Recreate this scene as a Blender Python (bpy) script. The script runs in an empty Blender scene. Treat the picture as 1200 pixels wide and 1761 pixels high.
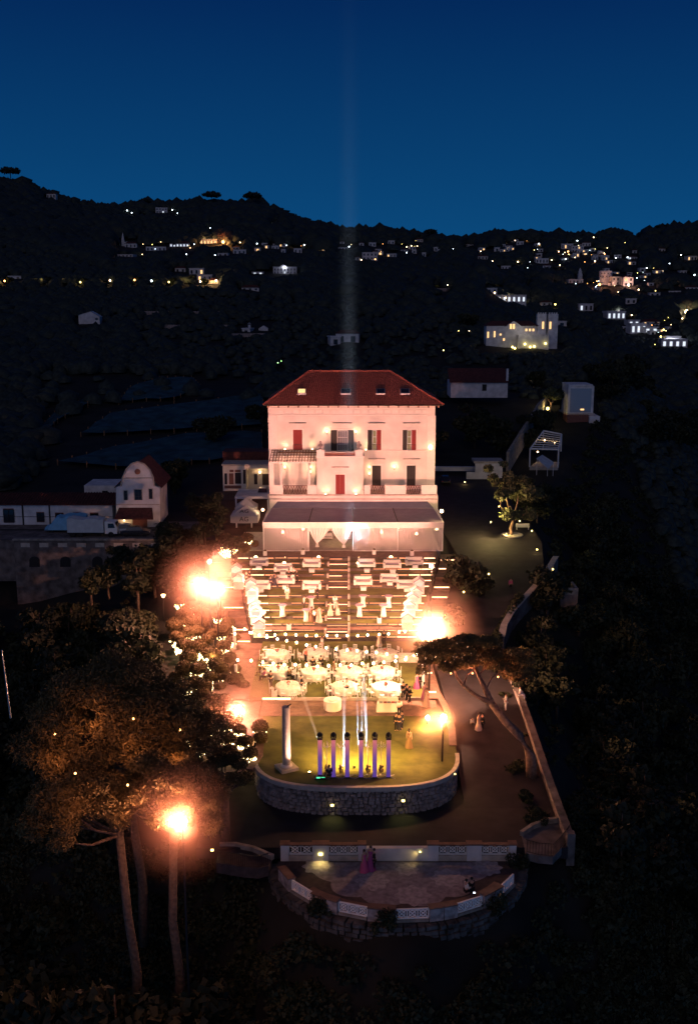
import bpy, math, random
import numpy as np
from mathutils import Vector, Matrix
random.seed(11); rng = np.random.default_rng(5)
S = bpy.context.scene
COL = S.collection
PI = math.pi
rad = math.radians
# ------------------------------------------------------------------ camera
CAMZ, TILT, FPX = 37.7, rad(11.7), 1763.0
CT, ST = math.cos(TILT), math.sin(TILT)
cam = bpy.data.objects.new('camera', bpy.data.cameras.new('camera')); COL.objects.link(cam)
cam.location = (0, 0, CAMZ); cam.rotation_euler = (PI/2 - TILT, 0, 0)
cam.data.sensor_fit = 'VERTICAL'; cam.data.sensor_height = 24; cam.data.sensor_width = 24
cam.data.lens = 24*FPX/1761; cam.data.clip_start = 0.5; cam.data.clip_end = 9000
S.camera = cam
# ------------------------------------------------------------------ sky, twilight, exposure
S.view_settings.view_transform = 'Standard'; S.view_settings.look = 'None'
S.view_settings.exposure = 0; S.view_settings.gamma = 1; S.view_settings.use_curve_mapping = False
W = bpy.data.worlds.new('World'); S.world = W; W.use_nodes = True
wn = W.node_tree; wn.nodes.clear()
wo = wn.nodes.new('ShaderNodeOutputWorld'); bg = wn.nodes.new('ShaderNodeBackground')
tc = wn.nodes.new('ShaderNodeTexCoord'); sx = wn.nodes.new('ShaderNodeSeparateXYZ'); cr = wn.nodes.new('ShaderNodeValToRGB')
wn.links.new(tc.outputs['Generated'], sx.inputs[0]); wn.links.new(sx.outputs['Z'], cr.inputs[0])
E = cr.color_ramp.elements
E[0].position = 0.0; E[0].color = (.0035, .070, .205, 1)
E[1].position = 1.0; E[1].color = (.0008, .007, .036, 1)
for p, c in ((.05, (.0032, .066, .198, 1)), (.13, (.0024, .048, .158, 1)), (.26, (.0010, .021, .100, 1)), (.5, (.0008, .011, .060, 1))):
    e = E.new(p); e.color = c
wn.links.new(cr.outputs[0], bg.inputs[0]); bg.inputs[1].default_value = 1.0
wn.links.new(bg.outputs[0], wo.inputs[0])
sun = bpy.data.objects.new('afterglow', bpy.data.lights.new('afterglow', 'SUN')); COL.objects.link(sun)
sun.data.energy = 0.20; sun.data.angle = rad(55); sun.data.color = (1.0, .84, .90)
sun.rotation_euler = (rad(60), 0, rad(-8))
C = S.cycles
C.use_denoising = True; C.max_bounces = 5; C.diffuse_bounces = 2; C.glossy_bounces = 2; C.transmission_bounces = 4
C.volume_bounces = 0; C.transparent_max_bounces = 12; C.sample_clamp_indirect = 3; C.caustics_reflective = False; C.caustics_refractive = False
C.use_light_tree = True
# ------------------------------------------------------------------ view helpers: pixel of the 1200 x 1761 photograph -> place
def raydir(px, py):
    cx, cy = (px-600)/FPX, (880.5-py)/FPX
    return Vector((cx, CT+cy*ST, -ST+cy*CT))
def at(px, py, z=0.0):
    d = raydir(px, py); t = (z-CAMZ)/d.z
    return Vector((d.x*t, d.y*t, z))
def pl(px, py, Y):
    d = raydir(px, py); t = Y/d.y
    return Vector((d.x*t, Y, CAMZ+d.z*t))
def proj(x, y, z):
    dz = z-CAMZ; dep = y*CT - dz*ST; v = y*ST + dz*CT
    return 600+FPX*x/dep, 880.5-FPX*v/dep, dep
# ------------------------------------------------------------------ materials
def mat(name, col, rough=.8, var=0, scale=3, bump=0, metal=0, emit=None, es=0, col2=None, alpha=None, trans=0, spec=.3, detail=4):
    m = bpy.data.materials.new(name); m.use_nodes = True; n = m.node_tree; b = n.nodes['Principled BSDF']
    b.inputs['Base Color'].default_value = (*col, 1); b.inputs['Roughness'].default_value = rough; b.inputs['Metallic'].default_value = metal
    b.inputs['Specular IOR Level'].default_value = spec
    if emit: b.inputs['Emission Color'].default_value = (*emit, 1); b.inputs['Emission Strength'].default_value = es
    if alpha is not None: b.inputs['Alpha'].default_value = alpha
    if trans: b.inputs['Transmission Weight'].default_value = trans
    if var or bump or col2:
        t = n.nodes.new('ShaderNodeTexCoord'); z = n.nodes.new('ShaderNodeTexNoise'); z.inputs['Scale'].default_value = scale; z.inputs['Detail'].default_value = detail
        n.links.new(t.outputs['Object'], z.inputs['Vector'])
        r = n.nodes.new('ShaderNodeValToRGB'); r.color_ramp.elements[0].position = .3; r.color_ramp.elements[1].position = .7
        a = col2 or tuple(c*(1-var) for c in col); h = col if col2 else tuple(min(1, c*(1+var)) for c in col)
        r.color_ramp.elements[0].color = (*a, 1); r.color_ramp.elements[1].color = (*h, 1)
        n.links.new(z.outputs['Fac'], r.inputs[0]); n.links.new(r.outputs[0], b.inputs['Base Color'])
        if bump:
            u = n.nodes.new('ShaderNodeBump'); u.inputs['Strength'].default_value = bump; u.inputs['Distance'].default_value = .1
            n.links.new(z.outputs['Fac'], u.inputs['Height']); n.links.new(u.outputs[0], b.inputs['Normal'])
    return m
def emis(name, col, s):
    m = bpy.data.materials.new(name); m.use_nodes = True; n = m.node_tree; n.nodes.clear()
    o = n.nodes.new('ShaderNodeOutputMaterial'); e = n.nodes.new('ShaderNodeEmission'); e.inputs[0].default_value = (*col, 1); e.inputs[1].default_value = s
    n.links.new(e.outputs[0], o.inputs[0]); return m
def volume(name, dens, col=(1, 1, 1)):
    m = bpy.data.materials.new(name); m.use_nodes = True; n = m.node_tree; n.nodes.clear()
    o = n.nodes.new('ShaderNodeOutputMaterial'); e = n.nodes.new('ShaderNodeVolumePrincipled')
    e.inputs['Color'].default_value = (*col, 1); e.inputs['Density'].default_value = dens
    n.links.new(e.outputs[0], o.inputs['Volume']); return m
def leafmat(name, col, col2):
    m = mat(name, col, .7, scale=1.3, col2=col2); return m
M = dict(
 soil=mat('dark_soil_scrub', (.013, .013, .011), .95, .5, .25, .6), grass=mat('lawn_grass', (.115, .120, .026), .9, scale=.7, col2=(.055, .060, .014), bump=1.0, detail=14),
 asphalt=mat('asphalt', (.024, .020, .025), .85, .35, .8, .3, detail=10), pave=mat('red_stone_paving', (.16, .095, .070), .8, .3, 1.6, .3, detail=8),
 stone=mat('rubble_stone', (.30, .25, .24), .9, .5, 2.2, .8, detail=8), mortar=mat('mortar', (.07, .062, .055), .95, .3, 3, .3), stone2=mat('pale_rubble', (.26, .23, .20), .9, .4, 1.5, .7, detail=8),
 stucco=mat('cream_stucco', (.72, .67, .60), .85, .15, .45, .15, detail=8), trim=mat('white_trim', (.78, .73, .66), .8, .05, 2), slab=mat('stone_slab', (.45, .40, .35), .8, .2, 2, .2),
 white=mat('white_paint', (.78, .77, .75), .6, .05, 2), cloth=mat('white_cloth', (.80, .78, .74), .9, .05, 4, .2), offwhite=mat('weathered_white_wall', (.62, .61, .62), .85, .22, .7, .3, detail=8),
 tile=mat('clay_roof_tile', (.29, .085, .06), .85, .35, 4, .4, detail=8), oldtile=mat('old_roof_tile', (.085, .028, .024), .9, .4, 2, .5), soffit=mat('timber_soffit', (.35, .22, .15), .8),
 red=mat('dark_red_shutter', (.22, .020, .018), .6), darkgreen=mat('dark_green_shutter', (.022, .020, .018), .6), dark=mat('near_black', (.012, .012, .014), .6), glassdark=mat('dark_window_glass', (.02, .022, .03), .15, spec=.6),
 wood=mat('timber', (.20, .11, .06), .8, .3, 5, .3), iron=mat('wrought_iron', (.03, .028, .028), .5, metal=.6), metal=mat('grey_metal', (.35, .35, .36), .4, metal=.7), brown=mat('brown_panel', (.20, .085, .065), .8, .15, 3),
 bark=mat('pine_bark', (.20, .125, .095), .95, .45, 3.5, 1.0, detail=8), bark2=mat('dark_bark', (.09, .065, .05), .95, .4, 4, .8), tarp=mat('pale_tarpaulin', (.48, .52, .55), .7, .12, 1.2, .5), tarpb=mat('blue_tarpaulin', (.16, .40, .60), .6, .15, 1.2, .5),
 tent=mat('mauve_tent_canvas', (.34, .27, .33), .5, .12, 1, .2), tentgrey=mat('grey_tent_canvas', (.26, .27, .34), .6, .1, 1, .2), parasol=mat('parasol_canvas', (.62, .56, .50), .9, .05, 3, .2),
 rubber=mat('rubber', (.02, .02, .02), .8), carwhite=mat('white_car_paint', (.62, .62, .64), .25, spec=.6), cardark=mat('dark_car_paint', (.025, .028, .035), .2, spec=.7), net=mat('blue_green_netting', (.020, .060, .078), .9, .5, .35, .4, detail=10),
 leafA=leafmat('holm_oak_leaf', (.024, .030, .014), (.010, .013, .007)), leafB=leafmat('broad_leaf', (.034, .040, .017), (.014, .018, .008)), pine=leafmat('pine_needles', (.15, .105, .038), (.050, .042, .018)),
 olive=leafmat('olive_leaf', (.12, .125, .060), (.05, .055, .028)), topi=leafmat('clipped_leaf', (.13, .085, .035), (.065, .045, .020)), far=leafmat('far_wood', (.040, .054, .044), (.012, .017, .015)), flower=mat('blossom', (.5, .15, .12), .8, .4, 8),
 skin=mat('skin', (.50, .30, .21), .6), hair=mat('dark_hair', (.025, .016, .012), .5), black=mat('black_suit', (.014, .014, .017), .7), navy=mat('navy_gown', (.022, .022, .045), .6), cream=mat('cream_dress', (.68, .52, .42), .7),
 pink=mat('pink_dress', (.60, .10, .24), .6), purple=mat('purple_dress', (.30, .06, .22), .6), shirt=mat('white_shirt', (.74, .72, .70), .7), bronze=mat('bronze_gown', (.16, .10, .05), .5),
 strip=emis('warm_led_strip', (1, .52, .28), 5.0), stripf=emis('far_led_strip', (1, .40, .18), 2.3), bulb=emis('string_bulb', (1, .66, .30), 26), fairy=emis('fairy_light', (1, .74, .34), 12), lens=emis('flood_lens', (1, .58, .28), 60), up=emis('uplight_lens', (1, .62, .30), 22),
 sconce=emis('sconce_glass', (1, .62, .30), 9), winlit=emis('lit_window', (1, .58, .24), 1.6), wincool=emis('cool_window', (.8, .88, 1), 1.1), lampw=emis('lamp_warm', (1, .66, .34), 15), lampc=emis('lamp_cool', (.75, .9, 1), 15), lampg=emis('lamp_green', (.45, 1, .3), 5), lampo=emis('lamp_orange', (1, .42, .12), 10),
 lampy=emis('lamp_yellow', (1, .78, .22), 7), screen=emis('green_screen', (.12, .8, .42), 1.2), phone=emis('phone_screen', (.75, .85, 1), 5), dim=emis('dim_window', (1, .6, .3), .35),
)
M['sheer'] = mat('sheer_curtain', (.78, .72, .68), .7, alpha=.46); M['panel'] = mat('clear_panel', (.62, .58, .58), .35, alpha=.34)
M['sheer'].node_tree.nodes['Principled BSDF'].inputs['Subsurface Weight'].default_value = 0
# ------------------------------------------------------------------ mesh building
class MB:
    def __init__(s): s.v = []; s.f = []; s.sm = False
    def add(s, vs, fs):
        b = len(s.v); s.v += [tuple(p) for p in vs]; s.f += [tuple(i+b for i in f) for f in fs]; return s
    def box(s, x0, x1, y0, y1, z0, z1):
        return s.add([(x0,y0,z0),(x1,y0,z0),(x1,y1,z0),(x0,y1,z0),(x0,y0,z1),(x1,y0,z1),(x1,y1,z1),(x0,y1,z1)],
                     [(0,3,2,1),(4,5,6,7),(0,1,5,4),(1,2,6,5),(2,3,7,6),(3,0,4,7)])
    def bc(s, c, sz, rz=0):
        m = Matrix.Translation(Vector(c)) @ Matrix.Rotation(rz, 4, 'Z'); a, b, h = sz[0]/2, sz[1]/2, sz[2]/2
        vs = [m @ Vector(p) for p in ((-a,-b,-h),(a,-b,-h),(a,b,-h),(-a,b,-h),(-a,-b,h),(a,-b,h),(a,b,h),(-a,b,h))]
        return s.add(vs, [(0,3,2,1),(4,5,6,7),(0,1,5,4),(1,2,6,5),(2,3,7,6),(3,0,4,7)])
    def tube(s, pts, rs, n=6, cap=True):
        pts = [Vector(p) for p in pts]
        if not isinstance(rs, (list, tuple)): rs = [rs]*len(pts)
        vs = []
        for i, p in enumerate(pts):
            d = (pts[min(i+1, len(pts)-1)]-pts[max(i-1, 0)]); d = d.normalized() if d.length > 1e-9 else Vector((0,0,1))
            u = d.cross(Vector((0,0,1))) if abs(d.z) < .95 else d.cross(Vector((0,1,0)))
            u.normalize(); w = d.cross(u)
            vs += [p + (u*math.cos(2*PI*k/n)+w*math.sin(2*PI*k/n))*rs[i] for k in range(n)]
        fs = [(i*n+k, i*n+(k+1)%n, (i+1)*n+(k+1)%n, (i+1)*n+k) for i in range(len(pts)-1) for k in range(n)]
        if cap: fs += [tuple(range(n))[::-1], tuple((len(pts)-1)*n+k for k in range(n))]
        return s.add(vs, fs)
    def lathe(s, prof, c=(0,0,0), n=12, sx=1, sy=1, jit=0):
        vs = []
        for r, z in prof:
            for k in range(n):
                q = r*(1+(jit*math.sin(k*PI) if jit else 0)); a = 2*PI*k/n
                vs.append((c[0]+q*math.cos(a)*sx, c[1]+q*math.sin(a)*sy, c[2]+z))
        m = len(prof)
        fs = [(i*n+k, i*n+(k+1)%n, (i+1)*n+(k+1)%n, (i+1)*n+k) for i in range(m-1) for k in range(n)]
        fs += [tuple(range(n))[::-1], tuple((m-1)*n+k for k in range(n))]
        return s.add(vs, fs)
    def ball(s, c, r, rz=None, n=8, m=5):
        rz = rz or r
        return s.lathe([(max(.001, r*math.sin(PI*i/m)), -rz*math.cos(PI*i/m)) for i in range(m+1)], c, n)
    def prism(s, poly, z0, z1):
        n = len(poly)
        vs = [(x, y, z0) for x, y in poly]+[(x, y, z1) for x, y in poly]
        return s.add(vs, [tuple(range(n))[::-1], tuple(range(n, 2*n))]+[(i, (i+1)%n, n+(i+1)%n, n+i) for i in range(n)])
    def quad(s, a, b, c, d): return s.add([a, b, c, d], [(0,1,2,3)])
    def slab(s, a, b, c, d, t):      # four corners (counter-clockwise from above) with thickness t below
        k = Vector((0,0,-t)); P = [Vector(p) for p in (a,b,c,d)]
        return s.add(P+[p+k for p in P], [(0,1,2,3),(7,6,5,4),(0,4,5,1),(1,5,6,2),(2,6,7,3),(3,7,4,0)])
    def wallpath(s, pts, w, h, z=None):   # vertical wall along a path of (x,y,z)
        for a, b in zip(pts[:-1], pts[1:]):
            a, b = Vector(a), Vector(b); d = (b-a); d.z = 0; d.normalize(); nrm = Vector((-d.y, d.x, 0))*w/2; a2 = a-d*w*.0; b2 = b+d*w*.3
            lo = [a2-nrm, b2-nrm, b2+nrm, a2+nrm]
            s.add(lo+[p+Vector((0,0,h)) for p in lo], [(0,3,2,1),(4,5,6,7),(0,1,5,4),(1,2,6,5),(2,3,7,6),(3,0,4,7)])
        return s
    def build(s, name, m, parent=None, world=False, smooth=None, loc=None):
        me = bpy.data.meshes.new(name); off = parent_origin(parent) if (parent and world) else Vector((0,0,0))
        inv = None
        vs = s.v
        if world and parent is not None:
            vs = [tuple(Vector(p)-off) for p in s.v]
        me.from_pydata(vs, [], s.f); me.materials.append(M[m] if isinstance(m, str) else m)
        if smooth or s.sm: me.polygons.foreach_set('use_smooth', [True]*len(me.polygons))
        me.update()
        o = bpy.data.objects.new(name, me); COL.objects.link(o)
        if parent is not None: o.parent = parent
        if loc is not None: o.location = loc
        return o
def parent_origin(p):
    v = Vector(p.location)
    while p.parent is not None: p = p.parent; v += Vector(p.location)
    return v
def link_mesh(name, me, parent=None, loc=(0,0,0), rz=0, sc=1):
    o = bpy.data.objects.new(name, me); COL.objects.link(o); o.parent = parent; o.location = loc; o.rotation_euler = (0,0,rz)
    o.scale = (sc,)*3 if not isinstance(sc, tuple) else sc
    return o
def tag(o, label=None, cat=None, group=None, kind=None):
    if label: o['label'] = label
    if cat: o['category'] = cat
    if group: o['group'] = group
    if kind: o['kind'] = kind
    return o
def thing(name, label, cat, loc=(0,0,0), rz=0, group=None):
    o = bpy.data.objects.new(name, None); COL.objects.link(o); o.location = loc; o.rotation_euler = (0,0,rz); o.empty_display_size = .2
    return tag(o, label, cat, group)
KIDS = {}
def kids(o): return [c for c in o.children]
def copy_tree(o, parent=None):
    c = o.copy(); COL.objects.link(c); c.parent = parent
    for ch in kids(o): copy_tree(ch, c)
    return c
def place(proto, first, loc, rz, label, group=None, sc=None):
    o = proto if first else copy_tree(proto)
    o.location = loc; o.rotation_euler = (0,0,rz); o['label'] = label
    if group: o['group'] = group
    if sc: o.scale = (sc,)*3 if not isinstance(sc, tuple) else sc
    return o
def struct(o): o['kind'] = 'structure'; return o
def text_mesh(t, size, depth=.01):
    cu = bpy.data.curves.new('t', 'FONT'); cu.body = t; cu.size = size; cu.extrude = depth; cu.align_x = 'CENTER'; cu.align_y = 'CENTER'; cu.resolution_u = 2
    o = bpy.data.objects.new('t', cu); COL.objects.link(o); bpy.context.view_layer.update()
    me = bpy.data.meshes.new_from_object(o.evaluated_get(bpy.context.evaluated_depsgraph_get())); bpy.data.objects.remove(o); return me
def npmesh(name, V, F, m):          # V (n,3), F (k,4) quads or (k,3)
    me = bpy.data.meshes.new(name); k = F.shape[1]
    me.vertices.add(len(V)); me.vertices.foreach_set('co', V.astype(np.float32).ravel())
    me.loops.add(F.size); me.loops.foreach_set('vertex_index', F.astype(np.int32).ravel())
    me.polygons.add(len(F)); me.polygons.foreach_set('loop_start', np.arange(0, F.size, k, dtype=np.int32)); me.polygons.foreach_set('loop_total', np.full(len(F), k, dtype=np.int32))
    me.update(calc_edges=True); me.materials.append(M[m] if isinstance(m, str) else m); return me
ORD = ['zeroth','first','second','third','fourth','fifth','sixth','seventh','eighth','ninth','tenth','eleventh','twelfth','thirteenth','fourteenth','fifteenth','sixteenth','seventeenth','eighteenth','nineteenth','twentieth']
TENS = {2:'twenty',3:'thirty',4:'forty',5:'fifty',6:'sixty',7:'seventy',8:'eighty',9:'ninety'}
def nth(i):
    if i >= 200: return 'two hundred and '+nth(i-200) if i > 200 else 'two hundredth'
    if i >= 100: return 'hundred and '+nth(i-100) if i > 100 else 'hundredth'
    if i < len(ORD): return ORD[i]
    return TENS[i//10][:-1]+'ieth' if i % 10 == 0 else TENS[i//10]+'-'+ORD[i % 10]
def sm(a, b, x): t = np.clip((np.asarray(x, float)-a)/(b-a), 0, 1); return t*t*(3-2*t)
def light(kind, name, loc, energy, col, parent=None, target=None, **kw):
    l = bpy.data.lights.new(name, kind); l.energy = energy; l.color = col
    for k, v in kw.items(): setattr(l, k, v)
    o = bpy.data.objects.new(name, l); COL.objects.link(o); o.location = loc
    if target is not None:
        o.rotation_euler = (Vector(target)-Vector(loc)).to_track_quat('-Z', 'Y').to_euler()
    if parent is not None:
        o.location = Vector(loc)-parent_origin(parent); o.parent = parent
    return o
# ------------------------------------------------------------------ terrain
SKY = np.array([(-3000,330),(-600,300),(-200,300),(0,310),(70,322),(150,347),(250,354),(330,352),(400,350),(450,355),(520,375),(600,392),(700,404),(800,415),(850,407),(900,400),(960,400),(1050,404),(1100,400),(1150,394),(1200,386),(1400,365),(1900,340),(4000,330)], float)
def prof(y): return np.interp(y, [40,56,70,74.5,75,80,92,108,133,146,170,240], [-6,-3.9,-3.8,-3.4,-3.0,-2.4,-1.6,-.9,3.4,4.6,5.0,10.2])
def xr_(y): return np.interp(y, [0,56,75,108,112,127,150,165,200,250,330,530,1000,3000], [15,14.5,16.6,16.9,17.6,25.5,28,32,44,60,70,60,100,300])
def xl_(y): return np.interp(y, [0,56,70,76,90,130,142.2,143.8,170,4000], [-8,-9,-12,-19,-21,-24,-24,-60,-300,-9000])
def terrain(x, y, ns=True):
    x = np.asarray(x, float); y = np.asarray(y, float); ys = np.maximum(y, 20)
    px = 600+1801*x/ys
    zr = CAMZ+1400*np.tan(np.arctan((880.5-(np.interp(px, SKY[:,0], SKY[:,1])+7))/FPX)-TILT)
    g = ys
    A = np.interp(g, [0,165,220,280,420,600], [4,5.5,8.5,15,29,44]); B = np.interp(g, [0,165,220,280,420,600,1000], [-18,-14,-12,-9,2,21,60])
    mid = np.where(g < 600, A, np.where(g < 1000, 44+(zr*.95-44)*.40*(g-600)/400, np.where(g < 1400, 44+(zr*.95-44)*.40+(zr-(44+(zr*.95-44)*.40))*(g-1000)/400, zr-(g-1400)*.05)))
    rgt = np.where(g < 1000, B, np.where(g < 1400, 60+(zr-60)*(g-1000)/400, zr-(g-1400)*.05))
    wr = sm(0, 45, x-xr_(g))*(1-sm(1000, 1400, g))
    far = mid*(1-wr)+rgt*wr
    e = prof(y)
    dx = np.maximum(x-xr_(y), 0); near = e-np.minimum(dx*.85, 34+0*dx)-np.minimum(dx*.05, 8)
    dl = np.maximum(xl_(y)-x, 0); near = near-np.minimum(dl*.5, 5)-np.minimum(dl*.16, 10)
    edge = np.interp(x, [-40,-14,-7,-5,3.5,12,14.5,20], [78,73,70,64.5,60.2,64.5,69.5,70]); df = np.maximum(edge-y, 0); near = near-np.minimum(df*1.15, 30)
    w = sm(165, 235, y); z = near*(1-w)+far*w
    if ns:
        amp = np.clip((y-180)/300, 0, 1)
        z = z+amp*(2.2*np.sin(x*.031+y*.017)*np.sin(y*.023-x*.011)+1.1*np.sin(x*.083+1.3)*np.sin(y*.071)) \
            + .35*np.sin(x*.41+y*.3)*np.sin(y*.37)*np.clip(np.maximum(np.maximum(dx, dl), df)/6+sm(180,260,y), 0, 1)
    return z
def hit(px, py):
    d = raydir(px, py); t = 40.0; last = t
    while t < 3500:
        p = Vector((0,0,CAMZ))+d*t
        if p.z < float(terrain(p.x, p.y)):
            a, b = last, t
            for _ in range(18):
                mid_ = (a+b)/2; q = Vector((0,0,CAMZ))+d*mid_
                if q.z < float(terrain(q.x, q.y)): b = mid_
                else: a = mid_
            q = Vector((0,0,CAMZ))+d*b; return q
        last = t; t += max(1.5, t*.012)
    return None
def gz(x, y): return float(terrain(x, y))
xs = np.sinh(np.linspace(-5.6, 5.6, 230))*2400/np.sinh(5.6)
ysn = np.concatenate([np.linspace(15, 180, 130), 180+np.cumsum(np.linspace(1.6, 44, 150))])
GX, GY = np.meshgrid(xs*1.0, ysn); GX = np.where(True, GX, GX)
GZ = terrain(GX, GY); nx, ny = len(xs), len(ysn)
ii = np.arange(nx-1)[None, :]+nx*np.arange(ny-1)[:, None]
F = np.stack([ii, ii+1, ii+1+nx, ii+nx], -1).reshape(-1, 4)
ground = link_mesh('ground', npmesh('ground', np.stack([GX, GY, GZ], -1).reshape(-1, 3), F, 'soil')); struct(ground)
ground.data.polygons.foreach_set('use_smooth', [True]*len(ground.data.polygons))
M['lampstand'] = emis('lantern_glow', (1, .80, .62), .95)
M['wallstone'] = mat('dark_wall_stone', (.13, .11, .105), .95, .5, 1.0, .8, detail=10)
M['darkpave'] = mat('dark_paving', (.060, .045, .045), .85, .3, 2.5, .2)
# ------------------------------------------------------------------ levels of the estate
def D(y): return float(np.interp(y, [60,76,84,92,108,115,127,133,146,160,180,200,250], [-2.4,-2.4,-1.4,-.5,.2,1.2,3.2,4.0,4.6,5.0,5.9,7.5,11]))
LX = lambda y: float(np.interp(y, [92,109,133], [-9.6,-10.8,-15.3])); RX = lambda y: float(np.interp(y, [92,109,133], [7.2,7.8,12.2]))
def sup(a, g=0.0):
    c, s = math.cos(a), math.sin(a); k = 2/3
    return (0.6+(8.55+g)*math.copysign(abs(c)**k, c), 82+(7.15+g)*math.copysign(abs(s)**k, s))
arc = [sup(a) for a in np.linspace(PI, 2*PI, 61)]
lawn_poly = arc+[(9.1, 89.0), (-8.3, 89.0)]
struct(MB().prism(lawn_poly, -.35, 0).build('lawn', 'grass'))
core = [sup(a, -.16) for a in np.linspace(PI, 2*PI, 61)]+[(8.9, 92.5), (-8.1, 92.5)]
wall = thing('retaining_wall', 'curved grey rubble retaining wall holding up the front of the ceremony lawn', 'wall', (0.6, 76, -2.4))
MB().prism(core, -3.4, -.36).build('wall_core', 'mortar', wall, world=True)
# rubble stones of the curved wall
mb = MB(); k = 0; zc = -2.45
pth = [Vector((*sup(a, -.12), 0)) for a in np.linspace(PI, 2*PI, 241)]; cum = [0]
for p_, q_ in zip(pth[:-1], pth[1:]): cum.append(cum[-1]+(q_-p_).length)
def on_path(s_):
    j = int(np.clip(np.searchsorted(cum, s_)-1, 0, len(pth)-2)); f = (s_-cum[j])/(cum[j+1]-cum[j]+1e-9); d_ = pth[j+1]-pth[j]; return pth[j].lerp(pth[j+1], f), math.atan2(d_.y, d_.x)
for row in range(7):
    s_ = .05*random.random()
    while s_ < cum[-1]-.3:
        wdt = random.uniform(.28, .62); c_, tz = on_path(s_+wdt/2)
        h = .32*random.uniform(.75, 1.05); z0 = zc+row*.315+random.uniform(-.05, .05); pr = random.uniform(.06, .16)
        m = Matrix.Translation((c_.x, c_.y, z0+h/2)) @ Matrix.Rotation(tz, 4, 'Z') @ Matrix.Rotation(random.uniform(-.15, .15), 4, 'Y')
        w2 = wdt/2-.02; pts = [(-w2,.05,-h/2),(w2,.05,-h/2),(w2,.05,h/2),(-w2,.05,h/2)]
        j = lambda: random.uniform(.6, .85)
        ft = [(-w2*j(),-pr,-h/2*j()),(w2*j(),-pr,-h/2*j()),(w2*j(),-pr,h/2*j()),(-w2*j(),-pr,h/2*j())]
        mb.add([m @ Vector(p) for p in pts+ft], [(4,5,6,7),(0,1,5,4),(1,2,6,5),(2,3,7,6),(3,0,4,7)])
        s_ += wdt
o = mb.build('stone', 'stone', wall, world=True); o['kind'] = 'stuff'
# kerb path round the lawn
def ribbon(path, w, z0, z1):
    mb = MB(); P = [Vector((x, y, 0)) for x, y in path]; L = []; R = []
    for i, p in enumerate(P):
        d = (P[min(i+1, len(P)-1)]-P[max(i-1, 0)]).normalized(); n = Vector((-d.y, d.x, 0)); L.append(p+n*w/2); R.append(p-n*w/2)
    n = len(P); vs = [(p.x, p.y, z1) for p in L]+[(p.x, p.y, z1) for p in R]+[(p.x, p.y, z0) for p in L]+[(p.x, p.y, z0) for p in R]
    fs = []
    for i in range(n-1): fs += [(i, n+i, n+i+1, i+1), (2*n+i, i, i+1, 2*n+i+1), (n+i, 3*n+i, 3*n+i+1, n+i+1)]
    fs += [(0, 2*n, 3*n, n), (n-1, 2*n-1, 4*n-1, 3*n-1)]
    return mb.add(vs, fs)
struct(ribbon(arc[1:-1], .34, -.3, .06).build('coping', 'slab'))
struct(ribbon([(8.95, 82.5), (9.2, 86), (9.1, 91), (8.6, 95), (8.3, 108)], .62, -.5, .09).build('kerb', 'pave'))
struct(ribbon([(-8.2, 77.9), (-7.6, 80.5), (-7.75, 84), (-8.3, 88.6)], .7, -.3, .08).build('kerb_left', 'pave'))
struct(MB().box(-13.6, -8.35, 77.5, 92.6, -.6, .03).build('garden_path', 'pave'))
struct(MB().box(-8.3, 8.3, 89.004, 92.8, -.4, .02).build('paved_band', 'pave'))
struct(MB().box(-9.6, 7.2, 92.8, 109.3, -.5, .30).build('table_lawn', 'grass'))
struct(MB().box(7.25, 8.6, 92.85, 109.2, -.5, .16).build('side_path', 'pave')); struct(MB().box(-13.4, -9.65, 92.7, 109.2, -.5, .12).build('left_path', 'pave'))
def strip(x0, x1, y, z, m='strip', parent=None, w=.07, name='light_strip'):
    o = MB().box(x0, x1, y-.05, y, z-w, z).build(name, m, parent, world=True); return o
front = MB().box(-8.35, 6.9, 92.70, 92.797, .02, .33).build('border', 'slab'); struct(front)
strip(-8.3, -5.6, 92.69, .30, parent=front, w=.16)
# terraces
rows = [1099, 1088, 1077.5, 1065, 1053, 1041, 1028, 1011.5, 1001.5, 992, 982, 972, 963]
TH = .325; hs = [.30+TH*(i+1) for i in range(len(rows))]; Ys = []
for i, r in enumerate(rows):
    Ys.append(at(600, r, hs[i]-TH).y)
Ys.append(134.2)
def terr_z(y):
    z = .30
    for i in range(len(rows)):
        if y >= Ys[i]: z = hs[i]
    return z
for i in range(len(rows)):
    y0, y1, h = Ys[i], Ys[i+1], hs[i]
    mat_ = 'pave' if i in (7, 1, 12) else 'grass'
    t = struct(MB().box(LX(y0), RX(y0), y0+.12, y1+.118, h-.9, h).build('terrace', mat_))
    k = MB().box(LX(y0)-.004, RX(y0)+.004, y0-.02, y0+.117, h-.9, h+.012).build('riser', 'mortar', t)
    n_ = 16
    for j in range(n_):           # dashed garden strips under the nosing
        a = LX(y0)+.3+(RX(y0)-LX(y0)-.6)*j/n_; b = a+(RX(y0)-LX(y0)-.6)/n_*random.uniform(.82, 1.0)
        if -2.7 < b and a < .1: continue
        if random.random() < (.06 if (j < 3 or j > 12) else .30): continue
        strip(a, b, y0-.022, h-.02, 'strip' if (j < 2 or j > 13) else 'stripf', t, w=.035 if 2 < j < 13 else .085)
    s = struct(MB().box(-2.55, -.15, y0-.50, y0-.021, h-.9, h+.012).build('stair_step', 'darkpave'))
    strip(-2.5, -.2 if i % 3 else -.9, y0-.501, h-.03, 'strip' if i % 2 else 'stripf', parent=s, w=.05)
    MB().box(-.14, .10, y0-.62, y0-.10, h-.6, h+.22).build('step_pier', 'slab', s)
    if i % 2: MB().box(-2.80, -2.56, y0-.62, y0-.10, h-.6, h+.22).build('step_pier', 'slab', s)
struct(MB().box(-15.2, 12.3, 134.33, 151, 3.2, 4.56).build('upper_terrace', 'slab'))
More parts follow.
